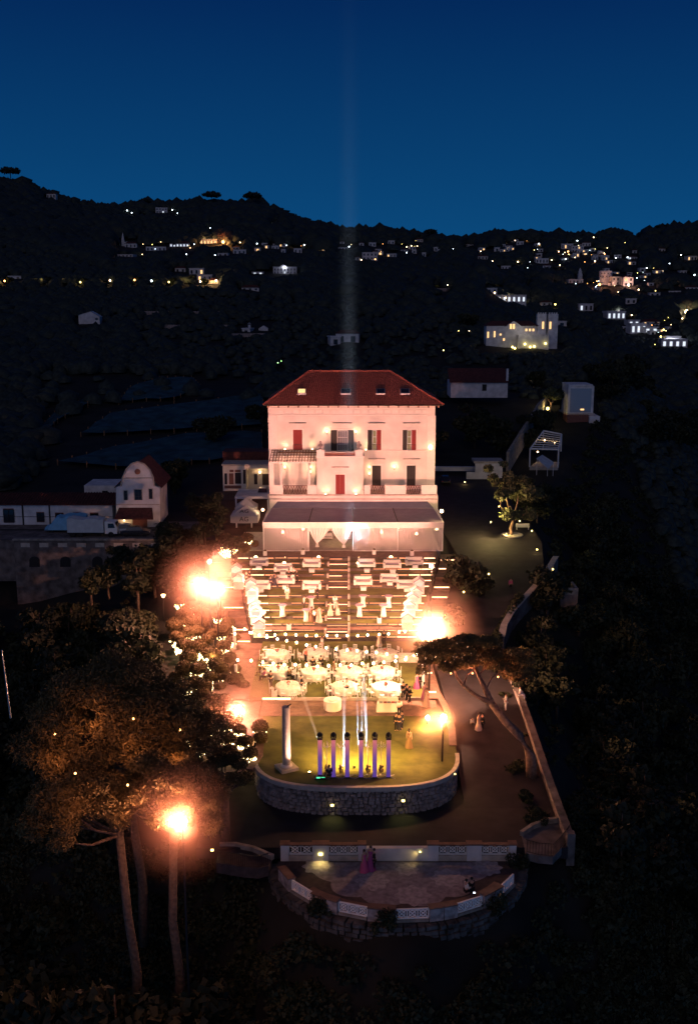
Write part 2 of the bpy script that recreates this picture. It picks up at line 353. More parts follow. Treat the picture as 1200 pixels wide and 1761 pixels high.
struct(MB().box(-24, -15.25, 128.5, 151, 2.8, 4.42).build('service_yard', 'asphalt'))
# ramps at either side of the terraces
def ramp(name, fx0, fx1, y0, y1, n, zf, lit, m='pave'):
    ys = np.linspace(y0, y1, n+1)
    for i in range(n):
        a, b = ys[i], ys[i+1]; z = zf((a+b)/2)
        s = struct(MB().add([(fx0(a),a,z-1),(fx1(a),a,z-1),(fx1(b),b,z-1),(fx0(b),b,z-1),(fx0(a),a,z),(fx1(a),a,z),(fx1(b),b,z),(fx0(b),b,z)],
                 [(4,5,6,7),(0,1,5,4),(1,2,6,5),(2,3,7,6),(3,0,4,7)]).build(name, m))
        if i in lit: strip(fx0(a)+.15, fx1(a)-.15, a-.002, z-.02, parent=s, w=.11)
ramp('left_stair', lambda y: LX(y)-2.7, lambda y: LX(y)-.05, 109.25, 134.25, 9, lambda y: .16+4.15*(y-109.25)/25, (0, 1, 3, 5, 7, 8))
ramp('right_stair', lambda y: RX(y)+.06, lambda y: RX(y)+2.2, 109.25, 134.25, 9, lambda y: .2+4.1*(y-109.25)/25, (0, 2, 4, 5, 7, 8))
for r in (1158, 1191): strip(7.3, 8.5, at(700, r, .16).y, .30, w=.14, parent=front)
for x0, x1, r in ((-9.4, -7.6, 1118), (-9.4, -8.0, 1145)): strip(x0, x1, at(445, r, .3).y, .42, w=.10, parent=front)
# drive, promenade
ys = list(np.linspace(74, 184, 56)); V = []; Fc = []
def din(y): return float(np.interp(y, [74,78,92,108,112,133,150,184], [9.3,9.35,9.4,9.0,10.2,14.7,13.4,13.4]))
def dout(y): return float(np.interp(y, [74,108,111,120,127,140,150,160,184], [16.3,16.3,17.2,21.5,25,27,27.2,29,33]))
for y in ys: V += [(din(y), y, D(y)), (dout(y), y, D(y)), (din(y), y, D(y)-1.5), (dout(y), y, D(y)-1.5)]
for i in range(len(ys)-1):
    b = 4*i; Fc += [(b, b+1, b+5, b+4), (b+1, b+3, b+7, b+5), (b+2, b, b+4, b+6)]
struct(MB().add(V, Fc).build('drive', 'asphalt'))
struct(MB().box(-11.4, 16.35, 69.95, 80, -3.3, -2.404).build('promenade', 'asphalt'))
lane = [at(p, r, z) for p, r, z in ((893, 800, 6.4), (905, 770, 7.6), (925, 735, 9.2), (938, 705, 10.8), (948, 690, 12))]
mb = MB()
for a, b in zip(lane[:-1], lane[1:]):
    mb.add([(a.x-2.4, a.y, a.z), (a.x+2.4, a.y, a.z), (b.x+2.4, b.y, b.z), (b.x-2.4, b.y, b.z), (a.x-2.4, a.y, a.z-3), (a.x+2.4, a.y, a.z-3)], [(0,1,2,3), (4,5,1,0)])
struct(mb.build('lane', 'asphalt'))
# parapet wall down the right side
par = thing('parapet_wall', 'long low brown parapet wall along the outer right edge of the drive', 'wall', (16.4, 90, -1))
pp = [(16.55, 70.9), (16.6, 78), (16.55, 86), (16.5, 92), (16.5, 98), (16.45, 104)]
for a, b in zip(pp[:-1], pp[1:]):
    MB().wallpath([(a[0], a[1]+.15, D(a[1])-2), (b[0], b[1]-.15, D(b[1])-2)], .42, 2.75).build('wall', 'stone', par, world=True)
    MB().slab((a[0]+.3, a[1], D(a[1])+.83), (a[0]-.3, a[1], D(a[1])+.83), (b[0]-.3, b[1], D(b[1])+.83), (b[0]+.3, b[1], D(b[1])+.83), .09).build('coping', 'wallstone', par, world=True)
MB().box(16.3, 16.9, 70.1, 70.7, -4, -1.4).build('pier', 'wallstone', par, world=True)
# retaining wall bulging out beyond the drive
rw = thing('retaining_wall', 'curved pale rubble retaining wall below the bend of the drive', 'wall', (20, 118, -1))
q = [(16.9, 108.6), (17.6, 111.5), (18.8, 114.5), (20.4, 117.5), (22.2, 120.6), (24.0, 123.8), (25.6, 127.2), (27.2, 131)]
for a, b in zip(q[:-1], q[1:]):
    MB().wallpath([(a[0], a[1], D(a[1])-3.9), (b[0], b[1], D(b[1])-3.9)], .55, 4.7).build('wall', 'wallstone', rw, world=True)
    MB().slab((a[0]+.38, a[1], D(a[1])+.91), (a[0]-.38, a[1], D(a[1])+.91), (b[0]-.38, b[1], D(b[1])+.91), (b[0]+.38, b[1], D(b[1])+.91), .1).build('coping', 'slab', rw, world=True)
bt = thing('bastion', 'square rubble bastion with a low parapet beside the bend of the drive', 'wall', (27.5, 125, -5))
MB().box(-1.1, 1.1, -1.6, 1.6, -2, 6.6).build('tower_wall', 'wallstone', bt); MB().box(-1.1, -.8, -1.6, 1.6, 6.602, 7.4).build('parapet', 'stone2', bt); MB().box(.8, 1.1, -1.6, 1.6, 6.602, 7.4).build('parapet', 'stone2', bt); MB().box(-.79, .79, -1.6, -1.3, 6.602, 7.4).build('parapet', 'stone2', bt)
# ------------------------------------------------------------------ belvedere
BZ = -3.2; bc = (3.6, 69.4); brx, bry = 8.9, 7.45
barc = [(bc[0]+brx*math.cos(a), bc[1]+bry*math.sin(a)) for a in np.linspace(PI, 2*PI, 41)]
def pavemat():
    m = mat('scalloped_paving', (.24, .21, .23), .8, .35, 2.5, .2, detail=8); return m
M['cliff'] = mat('dark_cliff_stone', (.085, .078, .075), .95, .6, 1.2, .8); M['scallop'] = pavemat(); M['lightpave'] = mat('pale_cobble', (.36, .32, .33), .85, .3, 3.5, .3)
struct(MB().prism(barc, -4.6, BZ).build('belvedere_floor', 'darkpave'))
ros = []; n = 160
for k in range(n):
    a = PI+PI*k/(n-1); r = .66+.075*abs(math.sin(a*6)); ros.append((bc[0]+.2+brx*r*math.cos(a), bc[1]-.15+bry*r*1.06*math.sin(a)))
struct(MB().prism(ros, BZ-.02, BZ+.004).build('scalloped_paving', 'scallop'))
for px_, py_, r in ((545, 1490, 1.0), (640, 1515, 1.15), (710, 1540, 1.2), (770, 1510, 1.15), (838, 1492, 1.0), (700, 1495, .8)):
    c = at(px_, py_, BZ); pts = [(c.x+r*(1+.12*math.cos(8*t))*math.cos(t), c.y+r*1.0*(1+.12*math.cos(8*t))*math.sin(t)) for t in np.linspace(0, 2*PI, 49)[:-1]]
    o = struct(MB().prism(pts, BZ, BZ+.008).build('rosette_paving', 'lightpave'))
cl = thing('retaining_wall', 'rough stone retaining wall under the rounded belvedere', 'wall', (3.6, 61.6, -9))
co = [(bc[0]+(brx+.25)*math.cos(a), bc[1]+(bry+.25)*math.sin(a)) for a in np.linspace(PI, 2*PI, 61)]
mb = MB()
for lv in range(22):
    z0, z1 = -3.62-lv*.33, -3.31-lv*.33
    for i in range(60):
        a, b = co[i], co[i+1]; cx, cy = (a[0]+b[0])/2, (a[1]+b[1])/2
        an = math.atan2(b[1]-a[1], b[0]-a[0]); L_ = math.hypot(b[0]-a[0], b[1]-a[1])
        mb.bc((cx+random.uniform(-.08, .08), cy-.06*lv+random.uniform(-.15, .05), (z0+z1)/2), (L_*random.uniform(.75, 1.02), .8, .31*random.uniform(.8, 1.0)), an+random.uniform(-.10, .10))
o = mb.build('stone', 'cliff', cl, world=True); o['kind'] = 'stuff'
def lattice(w, h, t=.06):
    mb = MB(); n = max(2, round(w/h/1.0)); cw = w/n
    mb.box(-w/2, w/2, -t, t, 0, .07); mb.box(-w/2, w/2, -t, t, h-.07, h)
    for i in range(n+1): x = -w/2+i*cw; mb.box(x-.035, x+.035, -t*.9, t*.9, .071, h-.071)
    for i in range(n):
        x0 = -w/2+i*cw; x1 = x0+cw; cx = (x0+x1)/2; cz = h/2
        mb.tube([(x0, 0, .04), (x1, 0, h-.04)], .042, 4, False); mb.tube([(x1, .004, .04), (x0, .004, h-.04)], .042, 4, False)
        rr = min(cw, h)*.30; mb.tube([(cx+rr*math.cos(t_), .002, cz+rr*math.sin(t_)) for t_ in np.linspace(0, 2*PI, 13)], .042, 4, False)
    return mb
bal = thing('balustrade', 'white pierced balustrade with square piers behind the belvedere floor', 'balustrade', (3.6, 69.7, BZ))
def pxX(px_, Y, z): return (pl(px_, 880.5, Y).x/ (Y))*Y if False else (px_-600)/FPX*(Y*CT+(CAMZ-z)*ST)
for a, b, kind in ((483, 497, 'pier'), (497, 538, 'lat'), (538, 565, 'pier'), (565, 616, 'lat'), (616, 628, 'pier'), (628, 735, 'wall'), (735, 753, 'pier'), (753, 802, 'lat'), (802, 827, 'pier'), (827, 874, 'lat'), (874, 886, 'pier')):
    x0, x1 = pxX(a, 69.7, BZ+.6), pxX(b, 69.7, BZ+.6)
    if kind == 'pier':
        MB().box(x0, x1, 69.42, 69.94, BZ-.3, BZ+1.28).build('pier', 'offwhite', bal, world=True); MB().box(x0-.06, x1+.06, 69.36, 70.0, BZ+1.282, BZ+1.38).build('pier_cap', 'pave', bal, world=True)
    elif kind == 'wall': MB().box(x0+.003, x1-.003, 69.5, 69.9, BZ-.3, BZ+.98).build('wall', 'offwhite', bal, world=True)
    else:
        MB().box(x0+.003, x1-.003, 69.5, 69.9, BZ-.3, BZ+.38).build('plinth', 'slab', bal, world=True)
        m_ = lattice(x1-x0-.02, .78).build('lattice_panel', 'white', bal); m_.location = ((x0+x1)/2-3.6, 0, .40)
        MB().box(x0+.003, x1-.003, 69.5, 69.9, BZ+1.19, BZ+1.28).build('coping', 'pave', bal, world=True)
bf = thing('balustrade', 'curved parapet of dark piers and white pierced panels along the front of the belvedere', 'balustrade', (3.6, 61.6, BZ))
PAN = ((502, 538), (583, 632), (681, 737), (784, 828), (860, 882))
angs = lambda p: None
def arc_at(px_):
    best = min(np.linspace(PI*1.005, PI*1.995, 400), key=lambda a: abs(proj(bc[0]+brx*math.cos(a), bc[1]+bry*math.sin(a), BZ+.4)[0]-px_)); return best
prev = arc_at(484)
def seg(a, b, kind):
    A = (bc[0]+brx*math.cos(a), bc[1]+bry*math.sin(a)); B = (bc[0]+brx*math.cos(b), bc[1]+bry*math.sin(b)); L_ = math.hypot(B[0]-A[0], B[1]-A[1])
    an = math.atan2(B[1]-A[1], B[0]-A[0]); c = ((A[0]+B[0])/2, (A[1]+B[1])/2)
    if kind == 'lat':
        o = lattice(L_*.98, .74).build('lattice_panel', 'white', bf); o.location = (c[0]-3.6, c[1]-61.6, .12); o.rotation_euler = (0, 0, an)
        MB().bc((c[0], c[1], BZ+.03), (L_*.99, .4, .17), an).build('plinth', 'stone2', bf, world=True)
    else:
        n = max(1, round(L_/1.3))
        for i in range(n):
            a1 = a+(b-a)*i/n; b1 = a+(b-a)*(i+1)/n; A1 = (bc[0]+brx*math.cos(a1), bc[1]+bry*math.sin(a1)); B1 = (bc[0]+brx*math.cos(b1), bc[1]+bry*math.sin(b1)); l1 = math.hypot(B1[0]-A1[0], B1[1]-A1[1])
            MB().bc(((A1[0]+B1[0])/2, (A1[1]+B1[1])/2, BZ+.42), (l1*.97, .5, .95), math.atan2(B1[1]-A1[1], B1[0]-A1[0])).build('pier', 'stone', bf, world=True)
            MB().bc(((A1[0]+B1[0])/2, (A1[1]+B1[1])/2, BZ+.935), (l1*.99, .62, .08), math.atan2(B1[1]-A1[1], B1[0]-A1[0])).build('pier_cap', 'pave', bf, world=True)
for a, b in PAN:
    aa, ab = arc_at(a), arc_at(b)
    if aa-prev > .01: seg(prev, aa, 'pier')
    seg(aa, ab, 'lat'); prev = ab
# curved benches along the inside of the parapet
for k, (a0, a1) in enumerate(((1.22*PI, 1.42*PI), (1.60*PI, 1.82*PI))):
    pts = [(bc[0]+(brx-.75)*math.cos(a), bc[1]+(bry-.75)*math.sin(a)) for a in np.linspace(a0, a1, 12)]
    t = thing('stone_bench', 'curved stone bench inside the belvedere parapet, %s of its middle' % ('left', 'right')[k], 'bench', (pts[6][0], pts[6][1], BZ))
    o = ribbon(pts, .5, BZ+.38, BZ+.46); o.build('seat', 'pave', t, world=True); ribbon(pts, .34, BZ, BZ+.379).build('base', 'stone2', t, world=True)
# curved steps with iron railings at either end
def railing(path, h, label, n, z=None):
    a0 = path[0]; t = thing('iron_railing', label, 'railing', a0)
    up = [(p[0], p[1], p[2]+h) for p in path]; lo = [(p[0], p[1], p[2]+.12) for p in path]
    MB().tube(up, .035, 5).build('handrail', 'iron', t, world=True); MB().tube(lo, .025, 5).build('bottom_rail', 'iron', t, world=True)
    cum = [0]
    for p, q in zip(path[:-1], path[1:]): cum.append(cum[-1]+(Vector(q)-Vector(p)).length)
    me = None
    for i in range(n):
        s = cum[-1]*(i+.5)/n; j = max(k for k in range(len(cum)-1) if cum[k] <= s); f = (s-cum[j])/(cum[j+1]-cum[j]); p = Vector(path[j]).lerp(Vector(path[j+1]), f)
        if me is None: o = MB().tube([(0,0,.12), (0,0,h)], .018, 4).build('baluster', 'iron', t); me = o.data
        else: o = link_mesh('baluster', me, t)
        o.location = p-Vector(a0)
    return t
rl = [at(px_, r, -2.6) for px_, r in ((372, 1484), (395, 1488), (420, 1492), (445, 1494), (462, 1489))]
railing([tuple(p) for p in rl], 1.0, 'dark iron railing of the curved steps left of the belvedere', 26)
lf = [at(px_, r, -2.6) for px_, r in ((378, 1458), (405, 1458), (435, 1464), (468, 1478))]
struct(MB().prism([(p.x, p.y) for p in rl+lf[::-1]], -3.4, -2.55).build('landing_left', 'darkpave'))
cw = thing('curved_wall', 'low curved wall edging the steps left of the belvedere', 'wall', tuple(lf[0]))
MB().wallpath([tuple(p) for p in lf], .3, .40).build('wall', 'stone2', cw, world=True)
rr_ = [at(px_, r, -2.4) for px_, r in ((903, 1466), (925, 1472), (950, 1474), (962, 1462), (978, 1440))]
railing([tuple(p) for p in rr_], 1.05, 'dark iron railing around the small lit landing right of the belvedere', 24)
rf = [at(px_, r, -2.4) for px_, r in ((896, 1438), (915, 1425), (940, 1416), (966, 1413))]
struct(MB().prism([(p.x, p.y) for p in rr_+rf[::-1]], -3.0, -2.38).build('landing_right', 'wallstone'))
cw = thing('curved_wall', 'low curved wall sweeping behind the small landing right of the belvedere', 'wall', tuple(rf[0]))
MB().wallpath([tuple(p) for p in rf], .3, .40).build('wall', 'stone2', cw, world=True)
# stone border wall on the lane, gate wall
gw = thing('gate_wall', 'white gate wall with a small sign at the end of the drive', 'wall', tuple(pl(820, 830, 182)))
def bx(p0, p1, r0, r1, Y, dep, name, m, par, dz=0):
    a = pl(p0, r0, Y); b = pl(p1, r1, Y); return MB().box(a.x, b.x, Y, Y+dep, b.z+dz, a.z).build(name, m, par, world=True)
bx(817, 863, 797, 830, 182, .5, 'panel_wall', 'offwhite', gw); bx(802, 816.8, 812, 830, 182, .5, 'low_wall', 'offwhite', gw); bx(746, 816, 803, 810, 186, .8, 'back_wall', 'offwhite', gw); bx(815, 866, 793, 797, 181.9, 4, 'coping', 'slab', gw)
for k in range(5): bx(833.5+k*2.3, 835.2+k*2.3, 809.5, 812.5, 181.96, .03, 'sign_letter', 'dark', gw)
lw = thing('lane_wall', 'tall pale stone wall climbing beside the lane beyond the gate', 'wall', tuple(lane[0]))
wl = [pl(872, 800, 186), pl(893, 765, 196), pl(912, 735, 212), pl(925, 712, 228), pl(938, 700, 240)]
MB().wallpath([(p.x, p.y, p.z-1.5) for p in wl], .5, 3.9).build('wall', 'stone2', lw, world=True)
# ------------------------------------------------------------------ villa
FY, GY_ = 150.0, 146.0
V_ = lambda p, r, Y=FY: pl(p, r, Y)
villa = thing('villa', 'large pink-lit villa with a hipped red tile roof above the garden terraces', 'villa', (V_(605, 850).x, 150, 4.5))
def vb(p0, p1, r0, r1, Y, dep, name, m, par=villa): return bx(p0, p1, r0, r1, Y, dep, name, m, par)
def holed(x0, x1, z0, z1, Y, holes, name, m, par, rev=.3):
    X = sorted({x0, x1, *[h[0] for h in holes], *[h[1] for h in holes]}); Z = sorted({z0, z1, *[h[2] for h in holes], *[h[3] for h in holes]})
    mb = MB()
    for a, b in zip(X[:-1], X[1:]):
        for c, d in zip(Z[:-1], Z[1:]):
            if any(h[0]-1e-6 <= a and b <= h[1]+1e-6 and h[2]-1e-6 <= c and d <= h[3]+1e-6 for h in holes): continue
            mb.quad((a,Y,c), (b,Y,c), (b,Y,d), (a,Y,d))
    for h in holes:
        a, b, c, d = h
        for p in (((a,Y,c),(a,Y,d),(a,Y+rev,d),(a,Y+rev,c)), ((b,Y,c),(b,Y+rev,c),(b,Y+rev,d),(b,Y,d)), ((a,Y,d),(b,Y,d),(b,Y+rev,d),(a,Y+rev,d)), ((a,Y,c),(a,Y+rev,c),(b,Y+rev,c),(b,Y,c))): mb.quad(*p)
    return mb.build(name, m, par, world=True)
def H(p0, p1, r0, r1, Y=FY): a = pl(p0, r1, Y); b = pl(p1, r0, Y); return (a.x, b.x, a.z, b.z)
zE = V_(600, 698).z; xl, xr2 = V_(462, 760).x, V_(747, 760).x; zT = V_(600, 851, GY_).z
opn = dict(shut=H(504, 520, 739, 774.3), balc=H(580, 598, 740, 776), w3=H(640, 647.5, 739.5, 774.3), w4=H(699.5, 707.5, 739.5, 774.3), d3=H(639.5, 655, 800.5, 836), d4=H(699, 714.5, 800.5, 836), dl=H(499, 512, 802, 838), sky=None)
wl_ = holed(xl, xr2, 3.5, zE, FY, [opn[k] for k in ('shut','balc','w3','w4','d3','d4')], 'front_wall', 'stucco', villa)
mb = MB(); mb.box(xl+.001, xl+.3, FY+.001, FY+14, 3.5, zE); mb.box(xr2-.3, xr2-.001, FY+.001, FY+14, 3.5, zE); mb.box(xl+.301, xr2-.301, FY+13.7, FY+14, 3.5, zE); mb.build('side_wall', 'stucco', villa, world=True)
MB().box(xl+.31, xr2-.31, FY+.5, FY+.6, 3.5, zE-.1).build('dark_interior', 'dark', villa, world=True)
# roof
ex0, ex1, ey0, ey1 = V_(452.5, 697, 148.6).x, V_(762.5, 697, 148.6).x, 148.6, 165.6
rz_ = pl(600, 639, 157).z; rx0, rx1 = pl(531, 640, 157).x, pl(671, 640, 157).x; zb = V_(600, 697, 148.6).z+.05
rf_ = MB().add([(ex0,ey0,zb),(ex1,ey0,zb),(ex1,ey1,zb),(ex0,ey1,zb),(rx0,157,rz_),(rx1,157,rz_)], [(0,1,5,4),(1,2,5),(2,3,4,5),(3,0,4),(0,3,2,1)]).build('roof', 'tile', villa, world=True)
# barrel tile courses laid over the two visible slopes and the hips
mb = MB(); na = 26
for i in range(na):
    t0, t1 = i/na, (i+1)/na+.006
    lf0 = ex0+(rx0-ex0)*t0; rt0 = ex1+(rx1-ex1)*t0; y0 = ey0+(157-ey0)*t0; z0 = zb+(rz_-zb)*t0; lf1 = ex0+(rx0-ex0)*t1; rt1 = ex1+(rx1-ex1)*t1; y1 = ey0+(157-ey0)*t1; z1 = zb+(rz_-zb)*t1
    n = int((rt0-lf0)/.30)
    for k in range(n):
        xa = lf0+.15+(rt0-lf0-.3)*k/n; w = (rt0-lf0-.3)/n*.62; xb = lf1+.15+(rt1-lf1-.3)*k/n; jz = random.uniform(-.012, .02)
        mb.add([(xa,y0,z0+.03+jz),(xa+w/2,y0,z0+.13+jz),(xa+w,y0,z0+.03+jz),(xb,y1,z1+.02+jz),(xb+w/2,y1,z1+.075+jz),(xb+w,y1,z1+.02+jz)], [(0,1,4,3),(1,2,5,4),(0,2,1)])
o = mb.build('roof_tiles', 'tile', villa, world=True); o['kind'] = 'stuff'
mb = MB()
for a, b in (((ex0,ey0,zb+.1),(rx0,157,rz_+.1)), ((ex1,ey0,zb+.1),(rx1,157,rz_+.1)), ((rx0,157,rz_+.1),(rx1,157,rz_+.1))):
    o = MB().tube([a, b], .16, 6).build('ridge_cap', 'tile', villa, world=True)
MB().box(ex0+.02, ex1-.02, ey0+.02, ey0+1.39, zb-.14, zb-.01).build('soffit', 'soffit', villa, world=True)
MB().tube([(ex0,ey0-.07,zb-.03),(ex1,ey0-.07,zb-.03)], .085, 6).build('gutter', 'iron', villa, world=True)
for k in range(18):
    x = ex0+.7+(ex1-ex0-1.4)*k/17; MB().box(x-.09, x+.09, ey0+.08, FY-.002, zb-.42, zb-.141).build('rafter_end', 'soffit', villa, world=True)
for i, (p0, p1, lit) in enumerate(((511.5, 526, 1), (586, 603, 0), (647, 662, 0), (688, 704, 0))):
    a = pl((p0+p1)/2, 679, 151.4); w = (p1-p0)/FPX*156/2; f = lambda y: zb+(rz_-zb)*(y-ey0)/(157-ey0)
    sk = MB(); y0, y1 = a.y-.45, a.y+.75
    sk.slab((a.x-w, y0, f(y0)+.28), (a.x+w, y0, f(y0)+.28), (a.x+w, y1, f(y1)+.28), (a.x-w, y1, f(y1)+.28), .3)
    s = sk.build('skylight', 'metal', villa, world=True); g = MB()
    g.quad((a.x-w*.82, y0+.1, f(y0+.1)+.29), (a.x+w*.82, y0+.1, f(y0+.1)+.29), (a.x+w*.82, y1-.1, f(y1-.1)+.29), (a.x-w*.82, y1-.1, f(y1-.1)+.29)); g.build('pane', 'winlit' if lit else 'glassdark', s, world=True)
# cornice, pilasters, courses
vb(462, 747, 701.5, 703.5, FY-.14, .137, 'cornice', 'trim'); vb(462, 747, 712.5, 714.5, FY-.10, .097, 'moulding', 'trim')
for k in range(20):
    p = 478+k*13.1; vb(p, p+9.5, 705, 711, FY-.035, .032, 'frieze_panel', 'trim')
vb(462.2, 478, 715, 850, FY-.09, .087, 'pilaster', 'trim'); vb(735, 746.8, 715, 850, FY-.09, .087, 'pilaster', 'trim')
vb(626, 747.5, 774.5, 776.5, FY-.2, .108, 'string_course', 'trim')
for p0, p1, r in ((497, 526, 727), (572, 605, 727), (633, 662, 727), (693, 722, 727), (633, 662, 788.5), (693, 722, 788.5)):
    vb(p0, p1, r, r+1.8, FY-.28, .277, 'hood_ledge', 'slab')
def frame(p0, p1, r0, r1, Y, w=2.2, par=villa, m='trim'):
    t = w; mb = MB()
    for a in ((p0-t, p0, r0-t, r1), (p1, p1+t, r0-t, r1), (p0, p1, r0-t, r0)):
        A = pl(a[0], a[3], Y); B = pl(a[1], a[2], Y); mb.box(A.x, B.x, Y-.075, Y-.003, A.z, B.z)
    return mb.build('surround', m, par, world=True)
for a in ((504, 520, 739, 774.3), (569, 608, 739, 776), (632, 655, 739, 774.3), (692, 715, 739, 774.3), (639.5, 655, 800.5, 834), (699, 714.5, 800.5, 834)): frame(*a, FY)
def shutter(p0, p1, r0, r1, Y, m, par=villa, n=13, th=.06):
    a = pl(p0, r1, Y); b = pl(p1, r0, Y); s = MB()
    s.box(a.x, a.x+.07, Y-th, Y-.002, a.z, b.z); s.box(b.x-.07, b.x, Y-th, Y-.002, a.z, b.z); s.box(a.x+.07, b.x-.07, Y-th*.5, Y-.004, a.z, b.z)
    o = s.build('shutter', m, par, world=True); l = MB()
    for k in range(n):
        z = a.z+.06+(b.z-a.z-.12)*k/n; l.box(a.x+.075, b.x-.075, Y-th*.95, Y-th*.52, z, z+(b.z-a.z)/n*.55)
    q = l.build('louvres', m, o, world=True); q['kind'] = 'stuff'; return o
shutter(504.2, 511.9, 739.2, 774, FY+.1, 'red'); shutter(512.1, 519.8, 739.2, 774, FY+.1, 'red')
shutter(569, 579.5, 739.5, 775, FY-.08, 'darkgreen'); shutter(598.5, 608, 739.5, 775, FY-.08, 'darkgreen')
for p in (632, 692): shutter(p, p+7.6, 739.5, 774, FY-.08, 'darkgreen'); 
for p in (647.6, 707.4): shutter(p, p+7.6, 739.5, 774, FY-.08, 'red')
for a in (639.7, 699.2): shutter(a, a+7.4, 801, 834, FY+.1, 'darkgreen'); shutter(a+7.6, a+15, 801, 834, FY+.1, 'darkgreen')
def window(p0, p1, r0, r1, Y, nv, nh, par=villa, m='white', g='glassdark'):
    a = pl(p0, r1, Y); b = pl(p1, r0, Y); mb = MB(); w = .07
    mb.box(a.x, b.x, Y, Y+.07, a.z, a.z+w); mb.box(a.x, b.x, Y, Y+.07, b.z-w, b.z)
    for i in range(nv+1): x = a.x+w/2+(b.x-a.x-w)*i/nv; mb.box(x-w/2, x+w/2, Y+.002, Y+.068, a.z+w, b.z-w)
    for i in range(1, nh): z = a.z+(b.z-a.z)*i/nh; mb.box(a.x+w, b.x-w, Y+.012, Y+.058, z-w*.35, z+w*.35)
    o = mb.build('window', m, par, world=True); MB().quad((a.x,Y+.08,a.z),(b.x,Y+.08,a.z),(b.x,Y+.08,b.z),(a.x,Y+.08,b.z)).build('pane', g, o, world=True); return o
window(580.3, 597.7, 740.5, 775.5, FY+.18, 5, 3); window(640.2, 647.3, 740, 774, FY+.18, 1, 3, g='dim'); window(699.7, 707.3, 740, 774, FY+.18, 1, 3, g='dim')
for p in (504, 632, 692):      # small iron balconettes
    w = 16 if p == 504 else 23; A = pl(p, 773, FY-.12); B = pl(p+w, 765, FY-.12); mb = MB()
    mb.box(A.x, B.x, FY-.14, FY-.11, B.z, B.z+.05)
    for k in range(9): x = A.x+(B.x-A.x)*k/8; mb.box(x-.015, x+.015, FY-.135, FY-.115, A.z, B.z)
    mb.build('balconette', 'iron', villa, world=True)
# central block with the balcony
bl = H(545, 625, 787, 851, GY_)
hd = H(577, 593, 816, 850, GY_)
holed(bl[0], bl[1], 3.5, bl[3], GY_, [hd], 'porch_wall', 'stucco', villa); MB().box(bl[0]+.001, bl[0]+.25, GY_+.002, FY-.1, 3.5, bl[3]).build('porch_side', 'stucco', villa, world=True); MB().box(bl[1]-.25, bl[1]-.001, GY_+.002, FY-.1, 3.5, bl[3]).build('porch_side', 'stucco', villa, world=True)
frame(577, 593, 816, 850, GY_); shutter(577.2, 584.9, 816.2, 849.8, GY_+.12, 'red'); shutter(585.1, 592.8, 816.2, 849.8, GY_+.12, 'red'); vb(570, 600, 802.6, 804.6, GY_-.22, .217, 'hood_ledge', 'slab')
MB().box(bl[0]-.12, bl[1]+.12, GY_-.18, FY-.1, bl[3]+.003, bl[3]+.22).build('balcony_slab', 'trim', villa, world=True)
for p in (544.5, 610.5): vb(p, p+13.5, 773.5, 786.8, GY_-.05, .9, 'balcony_pier', 'trim')
vb(558.2, 610.3, 777, 779, GY_+.1, .25, 'balcony_rail', 'slab'); vb(558.2, 610.3, 779.1, 786.8, GY_+.15, .14, 'balcony_grille', 'brown')
for i, p in enumerate((551, 617)):
    c = pl(p, 773, GY_+.3); u = thing('stone_bust', ('weathered stone bust on the left pier of the villa balcony', 'weathered stone bust on the right pier of the villa balcony')[i], 'statue', tuple(c))
    MB().lathe([(.22,0),(.22,.12),(.10,.2),(.12,.35),(.34,.5),(.36,.7),(.15,.85),(.17,1.0),(.15,1.15),(.04,1.25)], n=8, sy=.7).build('bust', 'stone', u, smooth=True)
# terrace front and base wall
vb(461, 752, 850.5, 852.5, GY_-.25, .6, 'terrace_coping', 'slab'); vb(463, 751, 852.6, 951, GY_-.02, .4, 'base_wall', 'stucco')
vb(462.5, 752, 857.5, 859.5, GY_-.12, .095, 'moulding', 'slab')
mb = MB(); mb.box(V_(461, 851, GY_).x, V_(752, 851, GY_).x, GY_+.38, FY-.001, zT-.5, zT+.02); mb.build('terrace_floor', 'slab', villa, world=True)
MB().box(V_(751, 851, GY_).x-.4, V_(751, 851, GY_).x-.004, GY_+.39, FY+6, 3.5, zT-.51).build('terrace_side', 'stucco', villa, world=True)
for p0, p1 in ((463, 487), (528.5, 544.5), (626, 636.5), (662, 698), (724, 751)): vb(p0, p1, 834.5, 850.3, GY_+.02, .34, 'parapet', 'trim')
for p0, p1 in ((487.2, 528.3), (636.7, 661.8), (698.2, 723.8)):
    A = pl(p0, 850.2, GY_+.1); B = pl(p1, 835, GY_+.1); mb = MB(); mb.box(A.x, B.x, GY_+.1, GY_+.2, B.z-.08, B.z)
    n = int((B.x-A.x)/.35)
    for k in range(n): x = A.x+(B.x-A.x)*k/n; d = (B.x-A.x)/n; mb.tube([(x,GY_+.15,A.z),(x+d,GY_+.15,B.z-.08)], .04, 4, False); mb.tube([(x+d,GY_+.152,A.z),(x,GY_+.152,B.z-.08)], .04, 4, False)
    mb.build('brick_grille', 'brown', villa, world=True)
for p in (463, 481, 529):
    A = pl(p, 834, GY_+.1); B = pl(p+(8 if p == 463 else 5), 797, GY_+.1); c = ((A.x+B.x)/2, GY_+.25); h = B.z-A.z; w = (B.x-A.x)/2
    if p == 463: MB().box(A.x, B.x, GY_+.05, GY_+.6, A.z, B.z).build('column', 'trim', villa, world=True)
    else: MB().lathe([(w*1.2,0),(w*1.2,.15),(w,.2),(w*.85,h-.25),(w*1.2,h-.15),(w*1.2,h)], (c[0], c[1], A.z), 12).build('column', 'trim', villa, world=True, smooth=True)
vb(462.5, 545, 793.5, 796.8, GY_+.02, .45, 'pergola_beam', 'trim')
a = pl(464, 794, GY_); b = pl(544, 794, GY_)
